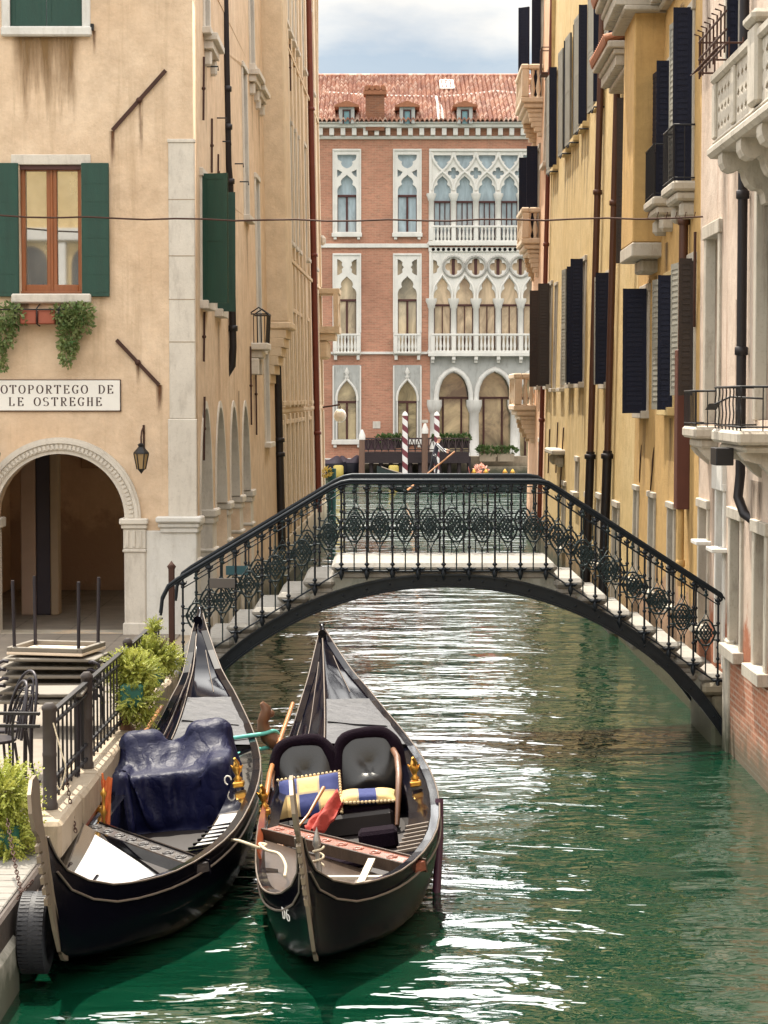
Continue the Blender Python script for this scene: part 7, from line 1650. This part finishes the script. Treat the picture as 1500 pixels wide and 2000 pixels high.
m = MB(); leaves(m, (gx(938), GY - .3, 1.0), (.28, .2, .14), 70, .12); tag(m.build('flower_bunch', leaf_mat('bunch_petals', (.60, .16, .06), (.78, .62, .55))), 'bunch of orange and white flowers aboard the distant gondola', 'flowers')
# gondolier
def skin_person(name, joints, edges, root):
    me = bpy.data.meshes.new(name); me.from_pydata([j[0] for j in joints], edges, []); o = bpy.data.objects.new(name, me); COL.objects.link(o)
    sk = o.modifiers.new('skin', 'SKIN'); sk.use_smooth_shade = True
    for v, j in zip(me.skin_vertices[0].data, joints): v.radius = (j[1], j[1] if len(j) < 3 else j[2]); v.use_root = False
    me.skin_vertices[0].data[root].use_root = True
    ss = o.modifiers.new('sub', 'SUBSURF'); ss.levels = 2; ss.render_levels = 2
    dg = bpy.context.evaluated_depsgraph_get(); dg.update(); r = bpy.data.meshes.new_from_object(o.evaluated_get(dg)); bpy.data.objects.remove(o); return r
J = [((0, 0, .92), .15, .12), ((.03, 0, 1.1), .135, .11), ((.09, 0, 1.30), .165, .12), ((.13, 0, 1.45), .10, .09), ((.16, 0, 1.52), .055, .055), ((.19, 0, 1.60), .085, .075), ((.205, 0, 1.70), .075, .07),
     ((-.02, -.1, .86), .10, .09), ((.10, -.12, .48), .068, .065), ((.04, -.12, .09), .045, .045), ((.16, -.12, .04), .04, .035),
     ((-.04, .1, .86), .10, .09), ((-.14, .12, .48), .068, .065), ((-.30, .12, .10), .045, .045), ((-.18, .12, .04), .04, .035),
     ((.13, -.19, 1.40), .06, .06), ((.30, -.24, 1.18), .045, .045), ((.52, -.16, 1.08), .035, .035), ((.60, -.14, 1.07), .04, .03),
     ((.13, .19, 1.40), .06, .06), ((.36, .24, 1.22), .045, .045), ((.58, .1, 1.16), .035, .035), ((.66, .06, 1.16), .04, .03)]
E = [(0, 1), (1, 2), (2, 3), (3, 4), (4, 5), (5, 6), (0, 7), (7, 8), (8, 9), (9, 10), (0, 11), (11, 12), (12, 13), (13, 14), (3, 15), (15, 16), (16, 17), (17, 18), (3, 19), (19, 20), (20, 21), (21, 22)]
per = thing('person', 'gondolier in a striped shirt and dark vest leaning on his oar at the stern', 'person', (gx(849), GY, .62))
me = skin_person('body', J, E, 0)
def striped_shirt():
    t = NT('striped_shirt'); sep = t.N('ShaderNodeSeparateXYZ'); t.L(t.obj(), sep.inputs[0]); k = t.math('GREATER_THAN', t.math('FRACT', t.math('MULTIPLY', t.math('ADD', sep.outputs[2], sep.outputs[0]), 9.0)), .5)
    t.set(Base_Color=t.mix(k, (.75, .73, .72), (.03, .03, .05)), Roughness=.85); return t.mat
SKINM = M('skin', (.45, .22, .14), .55, 0, .08)
for x_ in (SKINM, striped_shirt(), M('dark_vest', (.02, .018, .03), .8), M('dark_trousers', (.018, .016, .024), .8), M('black_shoes', (.01, .01, .01), .4)): me.materials.append(x_)
for p in me.polygons:
    c = p.center; p.use_smooth = True
    if c.z > 1.50: i = 0
    elif c.x > .5 and .98 < c.z < 1.3: i = 0
    elif c.z < .09: i = 4
    elif c.z < .93: i = 3
    elif abs(c.y) > .15 or c.x > .27: i = 1
    else: i = 2
    p.material_index = i
body = link('body', me, per, True)
m = MB(); m.ball((.185, 0, 1.71), (.088, .082, .065), 10, 8); m.build('hair', M('grey_hair', (.25, .20, .17), .8), per, local=True)
m = MB(); m.tube([(.285, 0, 1.66), (.31, 0, 1.63), (.28, 0, 1.62)], [.01, .018, .008], 6); m.build('nose', SKINM, body, local=True)
ro = thing('oar', 'long oar held by the distant gondolier, slanting into the water', 'oar', (gx(849), GY - .1, .6))
m = MB(); A = atY(888, 882, GY - .15); B = atY(812, 944, GY - 1.0); m.tube([A, A.lerp(B, .5), B], .035, 6); m.build('loom', OARW, ro); m = MB(); C = atY(795, 958, GY - 1.2); m.strip([B, C], .16, .04); m.build('blade', OARW, ro)
# ================================================================= house behind the viewer, seen only in the window panes
lo = thing('loggia_house', 'yellow house with white arched windows mirrored in the green shuttered window', 'house', (-11, -14, 0))
m = MB(); m.box(-26, 10, -14.4, -14, -.5, 12.6); m.build('wall', P_YEL, lo)
m = MB()
for x in range(-24, 10, 2):
    m = MB(); m.box(x - .6, x + .6, -14, -13.95, 6.6, 8.6); m.prism([(x - .6, 8.6)] + [(x + .6 * cos(t), 8.6 + .6 * sin(t)) for t in [pi * i / 12 for i in range(13)]][::-1][::-1], lambda a, b, d: Vector((a, -14 + d, b)), 0, .05); m.build('window', GL_DARK, lo)
m = MB()
for x in range(-25, 10, 2): m.box(x - .22, x + .22, -14, -13.8, 6.4, 9.3)
m.box(-26, 10, -14, -13.75, 9.4, 9.8); m.box(-26, 10, -14, -13.7, 6.1, 6.4); m.build('frame', STONE_W, lo)
# ================================================================= shared groups
for base, ph in (('mooring_pole', 'striped mooring poles before the palace'), ('mooring_pile', 'plain piles at the terrace'), ('planter_box', 'planters of greenery under the palace'), ('moored_boat', 'dark boats moored under the palace'), ('buoy', 'yellow barrel buoys'), ('wall_lantern', 'black wall lanterns by the arch'), ('quay_fence', 'iron fences on the quay'), ('potted_shrub', 'yellow-green shrubs on the quay'), ('chain', 'rusty chains at the quay'), ('cushion', 'cushions in the open gondola'), ('batten', 'battens in the bow'), ('mooring_rope', 'ropes of the gondolas')):
    for o in list(S.objects):
        if o.parent is None and o.name.split('.')[0] == base and 'group' not in o: o['group'] = ph
